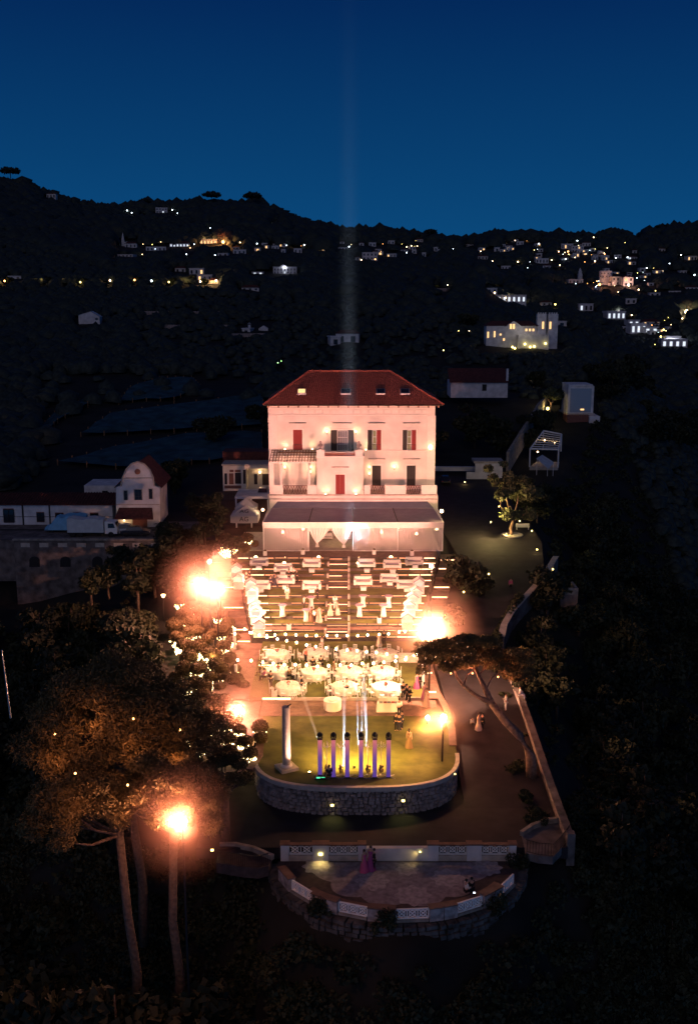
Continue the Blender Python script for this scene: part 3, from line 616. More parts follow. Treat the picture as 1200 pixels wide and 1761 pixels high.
for k in range(17):
    x = a.x+(b.x-a.x)*k/16; MB().tube([(x, GY_-.4, a.z+.08), (x+.05, FY-.1, a.z+1.15)], .055, 4).build('pergola_rafter', 'wood', villa, world=True)
for k in range(5):
    y = GY_+.1+k*.85; z = a.z+.2+k*.24; MB().tube([(a.x, y, z), (b.x, y, z+.03)], .04, 4).build('pergola_batten', 'wood', villa, world=True)
vb(478.5, 544, 777, 779, FY-.12, .11, 'wall_plate', 'wood')
# gate-like glow fittings on the villa
def wall_lamp(p, r, Y, en, label, par_name='wall_sconce', m='sconce', dy=.25, sz=.11, col=(1,.62,.30)):
    c = pl(p, r, Y-dy); t = thing(par_name, label, 'wall lamp', tuple(c), group='wall lamps of the villa')
    MB().ball((0,0,0), sz, sz*1.3).build('globe', m, t); MB().tube([(0,0,-.02-sz), (0,dy*.5,-.35-sz), (0,dy-.01,-.3-sz)], .03, 4).build('bracket', 'iron', t)
    light('POINT', 'glow', tuple(c+Vector((0,-.12,.05))), en, col, t, shadow_soft_size=.1); return t
wall_lamp(562, 742, FY, 55, 'wall lamp left of the balcony window'); wall_lamp(612, 742, FY, 55, 'wall lamp right of the balcony window')
wall_lamp(490, 803, FY, 60, 'wall lamp left in the pergola loggia'); wall_lamp(534, 803, FY, 50, 'upper wall lamp right in the pergola loggia'); wall_lamp(534, 811, FY, 30, 'lower wall lamp right in the pergola loggia')
wall_lamp(635, 803, FY, 30, 'upper wall lamp left of the dark terrace door'); wall_lamp(635, 814, FY, 30, 'lower wall lamp left of the dark terrace door'); wall_lamp(678, 803, FY, 60, 'wall lamp between the two terrace doors')
wall_lamp(740, 769, FY-.1, 90, 'large lantern on the right corner of the villa', sz=.30, dy=.5)
def uplight(p, r, Y, en, label, grp='uplights washing the villa wall', col=(1,.60,.30), size=.9, tgt=None, z=None, sz=.16, group=None):
    c = pl(p, r, Y); t = thing('uplight', label, 'floodlight', tuple(c), group=grp)
    MB().box(-sz, sz, -.12, .12, -.15, 0).build('housing', 'iron', t); MB().ball((0,0,.06), sz*.62, sz*.5).build('lens', 'up', t)
    light('SPOT', 'glow', tuple(c+Vector((0,0,.08))), en, col, t, target=tgt or tuple(c+Vector((0,.9,3))), spot_size=rad(130), spot_blend=.8, shadow_soft_size=.12); return t
for p, r, Y, lab in ((560, 850, GY_-.12, 'uplight left of the red porch door'), (612, 850, GY_-.12, 'uplight right of the red porch door'), (490, 773, FY-.35, 'left uplight above the pergola'), (537, 773, FY-.35, 'right uplight above the pergola'), (629, 774, FY-.35, 'uplight beside the right balcony pier')):
    uplight(p, r, Y-.3, 190, lab)
# ------------------------------------------------------------------ marquee
TY = 134.0
mq = thing('marquee', 'long marquee with mauve canvas roof and clear curtain sides in front of the villa', 'marquee', (0.6, TY, 4.56))
T = lambda p, r: pl(p, r, TY)
x0, x1 = T(452, 900).x, T(762, 900).x; zt = T(600, 898.5).z; zv = T(600, 908).z
yb = 143.2; zb2 = pl(600, 874, yb).z
bays = [452, 530.5, 607, 684, 762]
for i in range(4):
    a, b = T(bays[i], 900).x, T(bays[i+1], 900).x; sg = lambda x: x*(.965)+.02
    n = 8; mbb = MB(); vs = []
    for jj in range(n+1):
        for kk in range(n+1):
            u, v = jj/n, kk/n; x = (a+(b-a)*u); x = x*(1-v*.045); sag = .18*math.sin(PI*u)*math.sin(PI*min(1, v*1.1)); vs.append((x, TY+(yb-TY)*v, zt+(zb2-zt)*(v**.9)-sag))
    fs = [(jj*(n+1)+kk, (jj+1)*(n+1)+kk, (jj+1)*(n+1)+kk+1, jj*(n+1)+kk+1) for jj in range(n) for kk in range(n)]
    mbb.add(vs, fs).build('roof_panel', 'tent', mq, world=True, smooth=True)
for p in bays: MB().tube([(T(p,900).x, TY, zt+.03), (T(p,900).x*.955, yb, zb2+.03)], .07, 4).build('roof_beam', 'iron' if 452 < p < 762 else 'white', mq, world=True)
zg = pl(600, 862.5, 145.9).z
MB().add([(x0*.955,yb,zb2+.02),(x1*.955,yb,zb2+.02),(x1*.90,145.95,zg),(x0*.90,145.95,zg)], [(0,1,2,3)]).build('rear_canvas', 'tentgrey', mq, world=True)
MB().box(x0-.02, x1+.02, TY-.1, TY-.02, zv, zt+.05).build('valance', 'trim', mq, world=True)
for xx in (x0, x1): MB().box(xx-.04 if xx < 0 else xx-.02, xx+.02 if xx < 0 else xx+.04, TY, yb, zt-.55, zt+.02).build('side_valance', 'trim', mq, world=True)
zf = 4.58
for p in bays: x = T(p, 900).x; x = x+(.07 if p == 452 else (-.07 if p == 762 else 0)); MB().box(x-.07, x+.07, TY-.019, TY+.13, zf, zv+.3).build('post', 'white', mq, world=True)
for xx in (x0+.07, x1-.07):
    for y in (138.5, yb): MB().box(xx-.06, xx+.06, y-.06, y+.06, zf, zt+.2).build('post', 'white', mq, world=True)
def curtain(xa, xb, y, z0, z1, m, name, par=mq, amp=.05, wl=.28, seg=None):
    n = seg or max(8, int((xb-xa)/.09)); vs = []; fs = []
    for i in range(n+1):
        x = xa+(xb-xa)*i/n; yy = y+amp*math.sin(2*PI*(x-xa)/wl)+amp*.5*math.sin(x*3.1)
        vs += [(x, yy, z0), (x, yy*.3+y*.7, z1)]
    for i in range(n): fs.append((2*i, 2*i+2, 2*i+3, 2*i+1))
    return MB().add(vs, fs).build(name, m, par, world=True, smooth=True)
for i in (0, 2, 3):
    a, b = T(bays[i], 900).x+.14, T(bays[i+1], 900).x-.08
    curtain(a, b, TY+.02, zf+.05, zv+.1, 'sheer', 'clear_curtain', amp=.035)
    MB().box(a, b, TY-.06, TY-.022, zf, zf+.10).build('bottom_rail', 'white', mq, world=True)
for xx, yy0 in ((x0+.02, 0), (x1-.02, 0)):
    MB().quad((xx,TY+.2,zf),(xx,yb,zf),(xx,yb,zt-.5),(xx,TY+.2,zt-.5)).build('side_curtain', 'panel', mq, world=True)
# swagged drapes in the open bay
def drape(xt0, xt1, xk, zk, zbm, name):
    vs = []; fs = []; n = 22; m_ = 10
    for j in range(m_+1):
        v = j/m_; z = zv+(zk-zv)*v; e = v**1.6
        for i in range(n+1):
            u = i/n; x = (xt0+(xt1-xt0)*u)*(1-e)+(xk+(u-.5)*.22)*e; vs.append((x, TY+.05+.05*math.sin(u*40)*(1-e*.5), z))
    for j in range(m_):
        for i in range(n): q = j*(n+1)+i; fs.append((q, q+1, q+n+2, q+n+1))
    b = len(vs)
    for j in range(4):
        v = j/3; 
        for i in range(9): u = i/8; vs.append((xk+(u-.5)*(.22+.28*v), TY+.05+.04*math.sin(u*20), zk+(zbm-zk)*v))
    for j in range(3):
        for i in range(8): q = b+j*9+i; fs.append((q, q+1, q+10, q+9))
    return MB().add(vs, fs).build(name, M['drape'], mq, world=True, smooth=True)
M['drape'] = mat('drape_voile', (.78, .74, .70), .8, alpha=.82)
zk = T(600, 934).z
drape(T(531.5,900).x, T(566,900).x, T(545,900).x, zk, T(600, 941).z, 'drape'); drape(T(570,900).x, T(605,900).x, T(591,900).x, T(600,936).z, T(600, 942).z, 'drape')
# marquee interior: lamps, sofas, stair
for i, p in enumerate((470, 505, 560, 640, 668, 700, 735)):
    c = pl(p, (928, 922, 934, 929, 920, 925, 931)[i], (138, 140, 141, 138, 141, 137, 140)[i]); c.z = zf
    t = thing('lounge_sofa', 'pale sofa inside the marquee, %s from its left end' % nth(i+1), 'sofa', tuple(c), group='furniture inside the marquee')
    MB().box(-.9, .9, -.35, .35, .15, .45).build('seat', 'cloth', t); MB().box(-.9, .9, .2, .4, .451, .85).build('backrest', 'cloth', t); MB().box(-1.0, -.901, -.35, .4, .1, .65).build('armrest', 'cloth', t); MB().box(.901, 1.0, -.35, .4, .1, .65).build('armrest', 'cloth', t)
    l = thing('standard_lamp', 'small lit lamp behind the %s sofa in the marquee' % nth(i+1), 'lamp', (c.x+1.3, c.y+.6, zf), group='lamps inside the marquee')
    MB().tube([(0,0,0), (0,0,1.5)], .03, 5).build('stem', 'iron', l); MB().lathe([(.2,1.45),(.13,1.75)], n=8).build('lamp_shade', 'sconce', l); light('POINT', 'glow', (c.x+1.3, c.y+.35, zf+1.9), 42, (1,.60,.42), l, shadow_soft_size=.25)
st = thing('staircase', 'pale staircase inside the open bay of the marquee', 'staircase', (T(592,930).x, 141, zf))
for k in range(8): MB().box(-.9, .9, k*.3, k*.3+.31, k*.22, k*.22+.2).build('step', 'slab', st)
light('SPOT', 'entrance_glow', (T(585,930).x, 137.5, 8.0), 160, (1,.72,.25), target=(T(583,930).x, 138, zf), spot_size=rad(70), shadow_soft_size=.2)
# ------------------------------------------------------------------ left annexe, canopy, parasols
an = thing('annexe', 'low pavilion left of the villa with brown wall panels and a lit porch', 'building', tuple(pl(425, 850, 158)))
bxa = lambda p0, p1, r0, r1, Y, d, n, m: bx(p0, p1, r0, r1, Y, d, n, m, an)
bxa(383, 424, 801, 852, 157, 8, 'wall', 'stucco'); bxa(424.2, 463, 801, 806, 157, 8, 'lintel', 'stucco'); bxa(424.2, 463, 806, 852, 159.5, 5, 'wall', 'stucco'); bxa(381, 464, 798.5, 800.9, 156.7, 8.6, 'cornice', 'slab'); bxa(383, 463, 777, 798.4, 161, 4, 'roof', 'oldtile')
for p0, p1 in ((395, 402), (404, 414)): bxa(p0, p1, 808, 812, 156.93, .06, 'upper_panel', 'brown')
bxa(394, 402, 814, 833, 156.93, .06, 'panel', 'brown'); bxa(386, 391, 814, 833, 156.93, .06, 'window', 'glassdark'); bxa(404, 415, 813, 832, 156.93, .06, 'window', 'glassdark'); bxa(386, 415, 835, 840, 156.93, .06, 'lower_panel', 'brown')
bxa(418, 423, 808, 832, 156.93, .06, 'window', 'glassdark'); bxa(437, 443, 815, 833, 159.43, .06, 'window', 'glassdark'); bxa(451, 463, 815, 834, 159.43, .06, 'door', 'darkgreen')
wall_lamp(447, 812, 159.5, 130, 'wall lamp in the porch of the left pavilion', sz=.16)
cn = thing('canopy', 'flat grey canopy below the left pavilion', 'canopy', tuple(pl(435, 855, 150)))
A = pl(404, 858, 148); MB().box(A.x, pl(463,858,148).x, 148, 154, A.z, A.z+.35).build('roof_slab', 'offwhite', cn, world=True)
for p in (406, 432, 461): c = pl(p, 858, 148.3); MB().box(c.x-.1, c.x+.1, 148.2, 148.4, 4.4, A.z-.002).build('post', 'white', cn, world=True)
ag = text_mesh('AG', .95, .012); ag.materials.append(M['dark'])
for i, (p, r, w, Y) in enumerate(((424, 867, 36, 146.4), (422, 880, 46, 143.4))):
    c = pl(p, r, Y); hw = w/FPX*Y/2*1.03; zg_ = 4.42
    t = thing('parasol', ('large square cream parasol lettered AG, behind the nearer one', 'large square cream parasol lettered AG, nearest the camera')[i], 'parasol', (c.x, Y, zg_))
    z1 = c.z+1.0-zg_; z0 = z1-1.25; h = hw
    MB().add([(-h,-h,z0),(h,-h,z0),(h,h,z0),(-h,h,z0),(0,0,z1)], [(0,1,4),(1,2,4),(2,3,4),(3,0,4)]).build('canopy', 'parasol', t)
    for k, q in enumerate((((-h,-h),(h,-h)), ((h,-h),(h,h)), ((h,h),(-h,h)), ((-h,h),(-h,-h)))): 
        (xa, ya), (xb, yb_) = q; n = 6; vs = []
        for j in range(n+1): u = j/n; vs += [(xa+(xb-xa)*u, ya+(yb_-ya)*u, z0), (xa+(xb-xa)*u, ya+(yb_-ya)*u, z0-.95-.08*math.sin(PI*u))]
        MB().add(vs, [(2*j, 2*j+1, 2*j+3, 2*j+2) for j in range(n)]).build('side_flap', 'parasol', t)
    MB().tube([(0,0,0), (0,0,z1)], .06, 6).build('pole', 'iron', t); MB().box(-.5, .5, -.5, .5, 0, .1).build('base', 'stone', t)
    o = link_mesh('lettering', ag, t, (0, -h-.03, z0-.45)); o.rotation_euler = (PI/2, 0, 0)
    if i == 1: o = link_mesh('lettering', ag, t, (0, -h*.62, z0+.55)); o.rotation_euler = (math.atan2(1.25, h), 0, 0)
for i, (x, y, z, en) in enumerate(((pl(452, 872, 144).x, 144, 8.2, 90), (pl(440,862,147).x, 147, 7.2, 50))):
    t = thing('hanging_lamp', ('lit lamp hanging between parasol and marquee', 'lit lamp under the grey canopy')[i], 'lamp', (x, y, z)); MB().ball((0,0,0), .22).build('globe', 'sconce', t); MB().tube([(0,0,.2), (0,0,.9)], .02, 4).build('cord', 'iron', t); light('POINT', 'glow', (x, y-.4, z), en, (1,.70,.42), t, shadow_soft_size=.2)
# ------------------------------------------------------------------ coach house on the left
ch = thing('coach_house', 'long low white outbuilding with a dark tiled roof left of the gabled house', 'building', tuple(pl(90, 905, 150)))
bc_ = lambda p0, p1, r0, r1, Y, d, n, m, par=ch: bx(p0, p1, r0, r1, Y, d, n, m, par)
bc_(-160, 196, 868, 928, 150, 7, 'wall', 'offwhite'); bc_(-160, 196, 866, 868, 149.9, .1, 'eave_band', 'brown')
A, B = pl(-160, 868, 149.6), pl(203, 868, 149.6); zr_ = pl(0, 847, 154).z
MB().slab((A.x,149.6,A.z+.05),(B.x,149.6,A.z+.05),(B.x,154,zr_),(A.x,154,zr_), .15).build('roof', 'oldtile', ch, world=True)
MB().slab((A.x,154.01,zr_),(B.x,154.01,zr_),(B.x,158.4,A.z+.05),(A.x,158.4,A.z+.05), .15).build('roof', 'oldtile', ch, world=True)
mb = MB(); nx_ = int((B.x-A.x)/.42)
for k in range(nx_):
    x = A.x+(B.x-A.x)*k/nx_; mb.tube([(x+.2, 149.6, A.z+.10), (x+.2, 154, zr_+.05)], .09, 4, False)
o = mb.build('roof_tiles', 'oldtile', ch, world=True); o['kind'] = 'stuff'
for p0, p1, r0, r1 in ((7, 24, 876, 898), (64, 76, 882, 897), (96, 109, 883, 890), (127, 139, 882, 890), (156, 169, 883, 892)):
    bc_(p0-1.2, p1+1.2, r0-1.5, r1+1, 149.92, .06, 'window_surround', 'brown'); w = window(p0, p1, r0, r1, 149.80, 2, 2, ch, 'iron')
for p in (40, 86): bc_(p, p+1.2, 869, 926, 149.9, .08, 'downpipe', 'iron')
bc_(-160, 196, 888.3, 889, 149.95, .04, 'cable', 'iron')
bc_(145, 200, 835, 850, 160, 6, 'rear_wall', 'offwhite'); bc_(176, 186, 844, 850, 159.9, .05, 'rear_window', 'glassdark')
gh = thing('gabled_house', 'white house with a rounded baroque gable and a small round window', 'building', tuple(pl(237, 905, 149)))
gb = lambda p0, p1, r0, r1, Y, d, n, m: bx(p0, p1, r0, r1, Y, d, n, m, gh)
prof_ = [(200, 912), (276, 912), (275, 838), (266, 836), (264, 822), (258, 808), (248, 798), (237, 794), (226, 798), (217, 808), (211, 822), (209, 836), (200, 838)]
Pq = [pl(p, r, 148.6) for p, r in prof_]
mb = MB(); n = len(Pq); mb.add([(p.x, 148.6, p.z) for p in Pq]+[(p.x, 149.1, p.z) for p in Pq], [tuple(range(n)), tuple(range(n, 2*n))[::-1]]+[(i, n+i, n+(i+1)%n, (i+1)%n) for i in range(n)]); mb.build('gable_wall', 'offwhite', gh, world=True)
gb(200.5, 274, 838, 912, 149.11, 8, 'wall', 'offwhite')
R_ = [pl(p, r, 149.2) for p, r in ((197, 838), (237, 796), (278, 838))]
for i, j in ((0, 1), (1, 2)): MB().slab((R_[i].x,149.2,R_[i].z),(R_[j].x,149.2,R_[j].z),(R_[j].x,158,R_[j].z),(R_[i].x,158,R_[i].z), .15).build('roof', 'oldtile', gh, world=True)
up_ = [Pq[k] for k in range(3, 12)]; MB().tube([(p.x, 148.55, p.z) for p in up_], .13, 5).build('gable_coping', 'slab', gh, world=True)
c = pl(237, 811, 148.5); MB().lathe([(.42, 0), (.42, .12)], (0,0,0), 14).build('round_window', 'brown', gh).matrix_local = Matrix.Translation(c-Vector(gh.location)) @ Matrix.Rotation(PI/2, 4, 'X')
MB().tube([(pl(212,822,148.5).x,148.52,pl(212,822,148.5).z),(pl(262,822,148.5).x,148.52,pl(262,822,148.5).z)], .06, 4).build('moulding', 'slab', gh, world=True)
for p0, p1, r0, r1 in ((232, 244, 842, 860), (214, 219, 844, 860), (257, 262, 841, 858)): frame(p0, p1, r0, r1, 148.6, 1.2, gh, 'slab'); window(p0, p1, r0, r1, 148.5, 2, 3, gh, 'iron')
gb(200.2, 275, 867, 868.5, 148.5, .1, 'string_course', 'slab')
cA, cB = pl(197, 892, 145.6), pl(264, 888, 145.6); cC = pl(262, 873, 148.5); cD = pl(205, 877, 148.5)
MB().slab(cA, (cB.x, cB.y, cA.z), (cC.x, cC.y, cC.z), (cD.x, cD.y, cC.z), .15).build('canopy', 'oldtile', gh, world=True)
gb(228, 254, 893, 911, 148.5, .08, 'garage_door', 'brown'); gb(204, 227, 893, 911, 148.52, .06, 'lit_doorway', 'stucco')
c = pl(214, 895, 147.8); l = thing('wall_sconce', 'porch lamp under the canopy of the gabled house', 'wall lamp', tuple(c)); MB().ball((0,0,0), .12).build('globe', 'sconce', l); MB().tube([(0,0,0), (0,.6,.2)], .03, 4).build('bracket', 'iron', l); light('POINT', 'glow', tuple(c), 75, (1,.68,.32), l, shadow_soft_size=.15)
# yard, its arched wall
yz = pl(200, 926, 142).z
struct(MB().add([(-62,141,yz),(-23,141,yz),(-19,149,yz+.25),(-19,152,yz+.3),(-62,152,yz+.3),(-62,141,yz-6),(-23,141,yz-6)], [(0,1,2,3,4), (5,6,1,0)]).build('yard', 'wallstone'))
ya = thing('retaining_wall', 'grey yard wall with blind arched openings below the outbuilding', 'wall', (-38, 140.8, 0))
yw = lambda p0, p1, r0, r1, Y, d, n, m: bx(p0, p1, r0, r1, Y, d, n, m, ya)
yw(24, 330, 930, 1045, 140.5, .48, 'wall', 'wallstone'); yw(22, 330, 927, 929.8, 140.3, .8, 'coping', 'stone2')
for p in (60, 113, 168): 
    pts = [(p-9, 975), (p+9, 975), (p+9, 964)]+[(p+9*math.cos(t_), 964-7*math.sin(t_)) for t_ in np.linspace(.2, PI-.2, 7)]+[(p-9, 964)]
    Q = [pl(a, b, 140.45) for a, b in pts]; n = len(Q); MB().add([tuple(q) for q in Q]+[(q.x, q.y+.05, q.z) for q in Q], [tuple(range(n))]+[(i, n+i, n+(i+1)%n, (i+1)%n) for i in range(n)]).build('arched_opening', 'dark', ya, world=True)
for k in range(8): p = 36+k*32; yw(p, p+16, 934, 941, 140.42, .08, 'panel', 'slab')
# ------------------------------------------------------------------ vehicles
def wheel(t, x, y, r=.33, w=.2):
    o = MB().lathe([(r*.6,-w/2),(r,-w/2),(r,w/2),(r*.6,w/2)], n=14).build('wheel', 'rubber', t); o.location = (x, y, r); o.rotation_euler = (PI/2, 0, 0)
    MB().lathe([(.001,-w*.4),(r*.58,-w*.5),(r*.58,w*.5),(.001,w*.4)], n=10).build('rim', 'metal', o)
def car(label, loc, rz, m, L=4.2, Wd=1.75, H_=1.45, van=False):
    t = thing('parked_car', label, 'car', loc, rz)
    secs = [(-L/2, .45, .72, .86), (-L/2+.25, .30, .82, .98), (-L*.28, .25, .88, 1.0), (L*.18, .25, .90, 1.0), (L*.36, .28, .82, .98), (L/2-.08, .35, .70, .88), (L/2, .45, .62, .80)]
    vs = []; fs = []
    for x, zb_, zt_, w in secs:
        h = Wd/2*w; vs += [(x,-h,zb_),(x,h,zb_),(x,h*1.0,zt_-.12),(x,h*.86,zt_),(x,-h*.86,zt_),(x,-h,zt_-.12)]
    for i in range(len(secs)-1):
        for k in range(6): fs.append((i*6+k, i*6+(k+1)%6, (i+1)*6+(k+1)%6, (i+1)*6+k))
    fs += [tuple(range(6))[::-1], tuple(len(vs)-6+k for k in range(6))]
    b = MB().add(vs, fs); b.build('body', m, t, smooth=False)
    cab = [(-L*.36,.84,.78),(-L*.24,H_-.05,.66),(L*.02,H_,.66),(L*.14,H_-.08,.64),(L*.27,.86,.76)]
    vs = [];
    for x, z, w in cab: vs += [(x, -Wd/2*w, z), (x, Wd/2*w, z)]
    vs += [(cab[0][0], -Wd/2*.8, .8), (cab[0][0], Wd/2*.8, .8), (cab[-1][0], -Wd/2*.8, .8), (cab[-1][0], Wd/2*.8, .8)]
    g = MB().add(vs, [(0,1,3,2),(6,7,9,8),(2,0,10),(3,11,1),(2,10,12,6),(3,7,13,11),(6,12,8),(7,9,13)]); g.build('windows', 'glassdark', t)
    MB().add([(x, s*Wd/2*w*.98, z+.012) for x, z, w in cab[1:4] for s in (-1, 1)], [(0,1,3,2),(2,3,5,4)]).build('roof', m, t)
    for x in (-L*.31, L*.31):
        for y in (-Wd/2+.1, Wd/2-.1): wheel(t, x, y)
    for y in (-.6, .6): MB().bc((L/2-.02, y, .62), (.06, .32, .14)).build('headlight', 'metal', t); MB().bc((-L/2+.0, y, .72), (.06, .3, .14)).build('tail_light', 'red', t)
    return t
p = pl(221, 917, 146); car('silver-grey car parked below the canopy of the gabled house', (p.x, 144.6, yz+.12), rad(8), 'carwhite')
p = at(232, 921, yz); car('dark saloon parked in front of the silver-grey car', (p.x+.2, p.y, yz), rad(4), 'cardark')
p = at(450, 860, 8.6); car('white car parked beside the left corner of the villa', (p.x, 152.5, A.z-.0 if False else 8.55), rad(90), 'carwhite')
struct(MB().box(-20, -11.9, 149.5, 157, 4, 8.55).build('upper_yard', 'asphalt'))
p = at(768, 838, 5.8); car('grey car parked behind the right corner of the villa', (p.x, 183-4, 5.84), rad(90), 'cardark')
p = at(201, 985, 4); 
# lorry with tarpaulin, tarpaulin heap
lo = thing('lorry', 'lorry with a pale tarpaulin body and white cab in the yard', 'lorry', (pl(145, 926, 143.6).x, 143.6, yz))
cx = pl(145, 926, 143.6).x; hw = 31/FPX*146
q0, q1 = pl(117, 926, 142.5), pl(178, 899, 142.5); w0, w1 = q0.x-cx, q1.x-cx
mb = MB(); n = 9
top = [(w0+(w1-w0)*k/n, 2.65+.12*math.sin(k*1.3)+.05*(k % 2)) for k in range(n+1)]
for y in (-1.15, 1.15): mb.add([(x, y*1.0, .75) for x, z in top]+[(x, y*.96, z) for x, z in top], [(k, k+1, n+2+k, n+1+k) if y < 0 else (k+1, k, n+1+k, n+2+k) for k in range(n)])
mb.add([(x, -1.10, z) for x, z in top]+[(x, 0, z+.18) for x, z in top]+[(x, 1.10, z) for x, z in top], [(k, k+1, n+2+k, n+1+k) for k in range(n)]+[(n+1+k, n+2+k, 2*n+3+k, 2*n+2+k) for k in range(n)])
mb.add([(w0,-1.12,.75),(w0,1.12,.75),(w0,1.12,2.7),(w0,-1.12,2.7),(w1,-1.12,.75),(w1,1.12,.75),(w1,1.12,2.7),(w1,-1.12,2.7)], [(0,3,2,1),(4,5,6,7)])
mb.build('tarpaulin', 'tarp', lo); MB().box(w0, w1+1.9, -.9, .9, .5, .74).build('chassis', 'iron', lo)
MB().add([(w1+.15,-1.05,.55),(w1+1.9,-1.05,.55),(w1+1.9,-1.0,1.4),(w1+1.5,-.95,2.2),(w1+.15,-.95,2.3),(w1+.15,1.05,.55),(w1+1.9,1.05,.55),(w1+1.9,1.0,1.4),(w1+1.5,.95,2.2),(w1+.15,.95,2.3)], [(0,1,2,3,4),(9,8,7,6,5),(0,5,6,1),(1,6,7,2),(3,8,9,4),(2,7,8,3),(4,9,5,0)]).build('cab', 'white', lo)
MB().add([(w1+1.88,-.85,1.5),(w1+1.56,-.82,2.1),(w1+1.56,.82,2.1),(w1+1.88,.85,1.5)], [(0,3,2,1)]).build('windscreen', 'glassdark', lo).location = (.03, 0, 0)
MB().add([(w1+.6,-1.06,1.4),(w1+1.6,-1.04,1.4),(w1+1.4,-1.01,2.05),(w1+.6,-1.01,2.05)], [(0,1,2,3)]).build('side_window', 'glassdark', lo)
for x in (w0+.7, w0+1.8, w1+1.0):
    for y in (-.95, .95): wheel(lo, x, y, .42, .28)
tb = thing('covered_trailer', 'trailer heaped under a bright blue tarpaulin behind the lorry', 'trailer', (pl(112, 915, 146).x, 146.3, yz))
mb = MB(); n = 12; a0, a1 = pl(80, 915, 146).x-tb.location.x, pl(150, 915, 146).x-tb.location.x
hh = [.9, 1.0, 1.7, 2.3, 2.5, 2.45, 2.6, 2.7, 2.75, 2.7, 2.75, 2.7, 2.6]
for y0, y1, s0, s1 in ((-1.2, -.6, .0, .9), (-.6, .6, .9, 1.0), (.6, 1.2, 1.0, .2)):
    mb.add([(a0+(a1-a0)*k/n, y0, max(.5, hh[k]*s0)) for k in range(n+1)]+[(a0+(a1-a0)*k/n, y1, max(.5, hh[k]*s1)+.06*math.sin(k*2.1)) for k in range(n+1)], [(k, k+1, n+2+k, n+1+k) for k in range(n)])
mb.build('tarpaulin', 'tarpb', tb); MB().box(a0, a1, -1.1, 1.1, .45, .6).build('bed', 'iron', tb)
for x in (a0+1, a1-1): wheel(tb, x, -1.0); wheel(tb, x, 1.0)
# ------------------------------------------------------------------ right rear
rh = thing('rear_house', 'long single-storey house with a dark tiled roof behind the villa', 'building', tuple(pl(823, 670, 250)))
bx(775, 872, 657, 684, 250, 9, 'wall', 'offwhite', rh); bx(829, 836, 661, 672, 249.9, .1, 'door', 'dark', rh)
A, B = pl(773, 656, 249.5), pl(874, 656, 249.5); MB().slab(tuple(A), tuple(B), (B.x, 256, pl(800,633,256).z), (A.x, 256, pl(800,633,256).z), .3).build('roof', 'oldtile', rh, world=True)
bx(870.5, 873.5, 634, 657, 249.8, .3, 'gable_edge', 'offwhite', rh)
cu = thing('cube_building', 'small white cubic building on its own above the lane', 'building', tuple(pl(998, 710, 236)))
bx(977, 1019, 664, 711, 236, 7, 'wall', 'offwhite', cu); bx(974, 1022, 711.2, 714, 235.4, 9, 'base_slab', 'slab', cu); bx(980.5, 1015, 668, 709, 235.93, .06, 'front_panel', 'metal', cu); bx(977, 1019, 661.5, 663.8, 235.8, 7.3, 'roof_edge', 'offwhite', cu); bx(997.5, 1003.5, 703, 705.5, 235.85, .07, 'lit_slot', 'winlit', cu); bx(1013, 1030, 716, 738, 232, 6, 'lower_wall', 'offwhite', cu); bx(975, 1013, 715, 730, 233, 5, 'retaining_base', 'brown', cu)
pg = thing('pergola', 'white open pergola with slatted roof beside the lane', 'pergola', tuple(pl(937, 790, 190)))
A = [pl(911, 772, 189), pl(960, 773, 189), pl(965, 747, 201), pl(934, 741, 201)]
for i in range(4): MB().tube([A[i], A[(i+1)%4]], .17, 4).build('beam', 'white', pg, world=True)
for k in range(1, 8):
    f = k/8; MB().tube([A[0].lerp(A[3], f), A[1].lerp(A[2], f)], .09, 4).build('slat', 'white', pg, world=True)
for a in A: MB().tube([a, (a.x, a.y, a.z-3.4)], .13, 4).build('post', 'white', pg, world=True)
MB().slab((A[0].x,A[0].y,A[0].z-3.4),(A[1].x,A[1].y,A[1].z-3.4),(A[2].x,A[2].y,A[1].z-3.4),(A[3].x,A[3].y,A[0].z-3.4), 3).build('floor', 'slab', pg, world=True)
for k, (p, r) in enumerate(((924, 777), (936, 757), (953, 762))):
    c = pl(p, r, 194); light('POINT', 'lantern_glow', tuple(c), 55, (1,.62,.25), shadow_soft_size=.2); t = thing('lantern', 'small lit lantern under the white pergola, %s from the left' % nth(k+1), 'lantern', tuple(c), group='lanterns in the pergola'); MB().ball((0,0,0), .16).build('globe', 'sconce', t); MB().tube([(0,0,.1), (0,0,1.2)], .02, 4).build('cord', 'iron', t)
sh = thing('sun_sail', 'pale sloping canvas roof just below the white pergola', 'canopy', tuple(pl(937, 795, 184)))
MB().slab(pl(922, 788, 184), pl(942, 806, 182), pl(952, 795, 186), pl(932, 782, 188), .1).build('canvas', 'tarp', sh, world=True)
for p, r in ((923, 789), (941, 805), (951, 795)): c = pl(p, r, 184.5); MB().tube([c, (c.x, c.y, c.z-3)], .05, 4).build('post', 'white', sh, world=True)
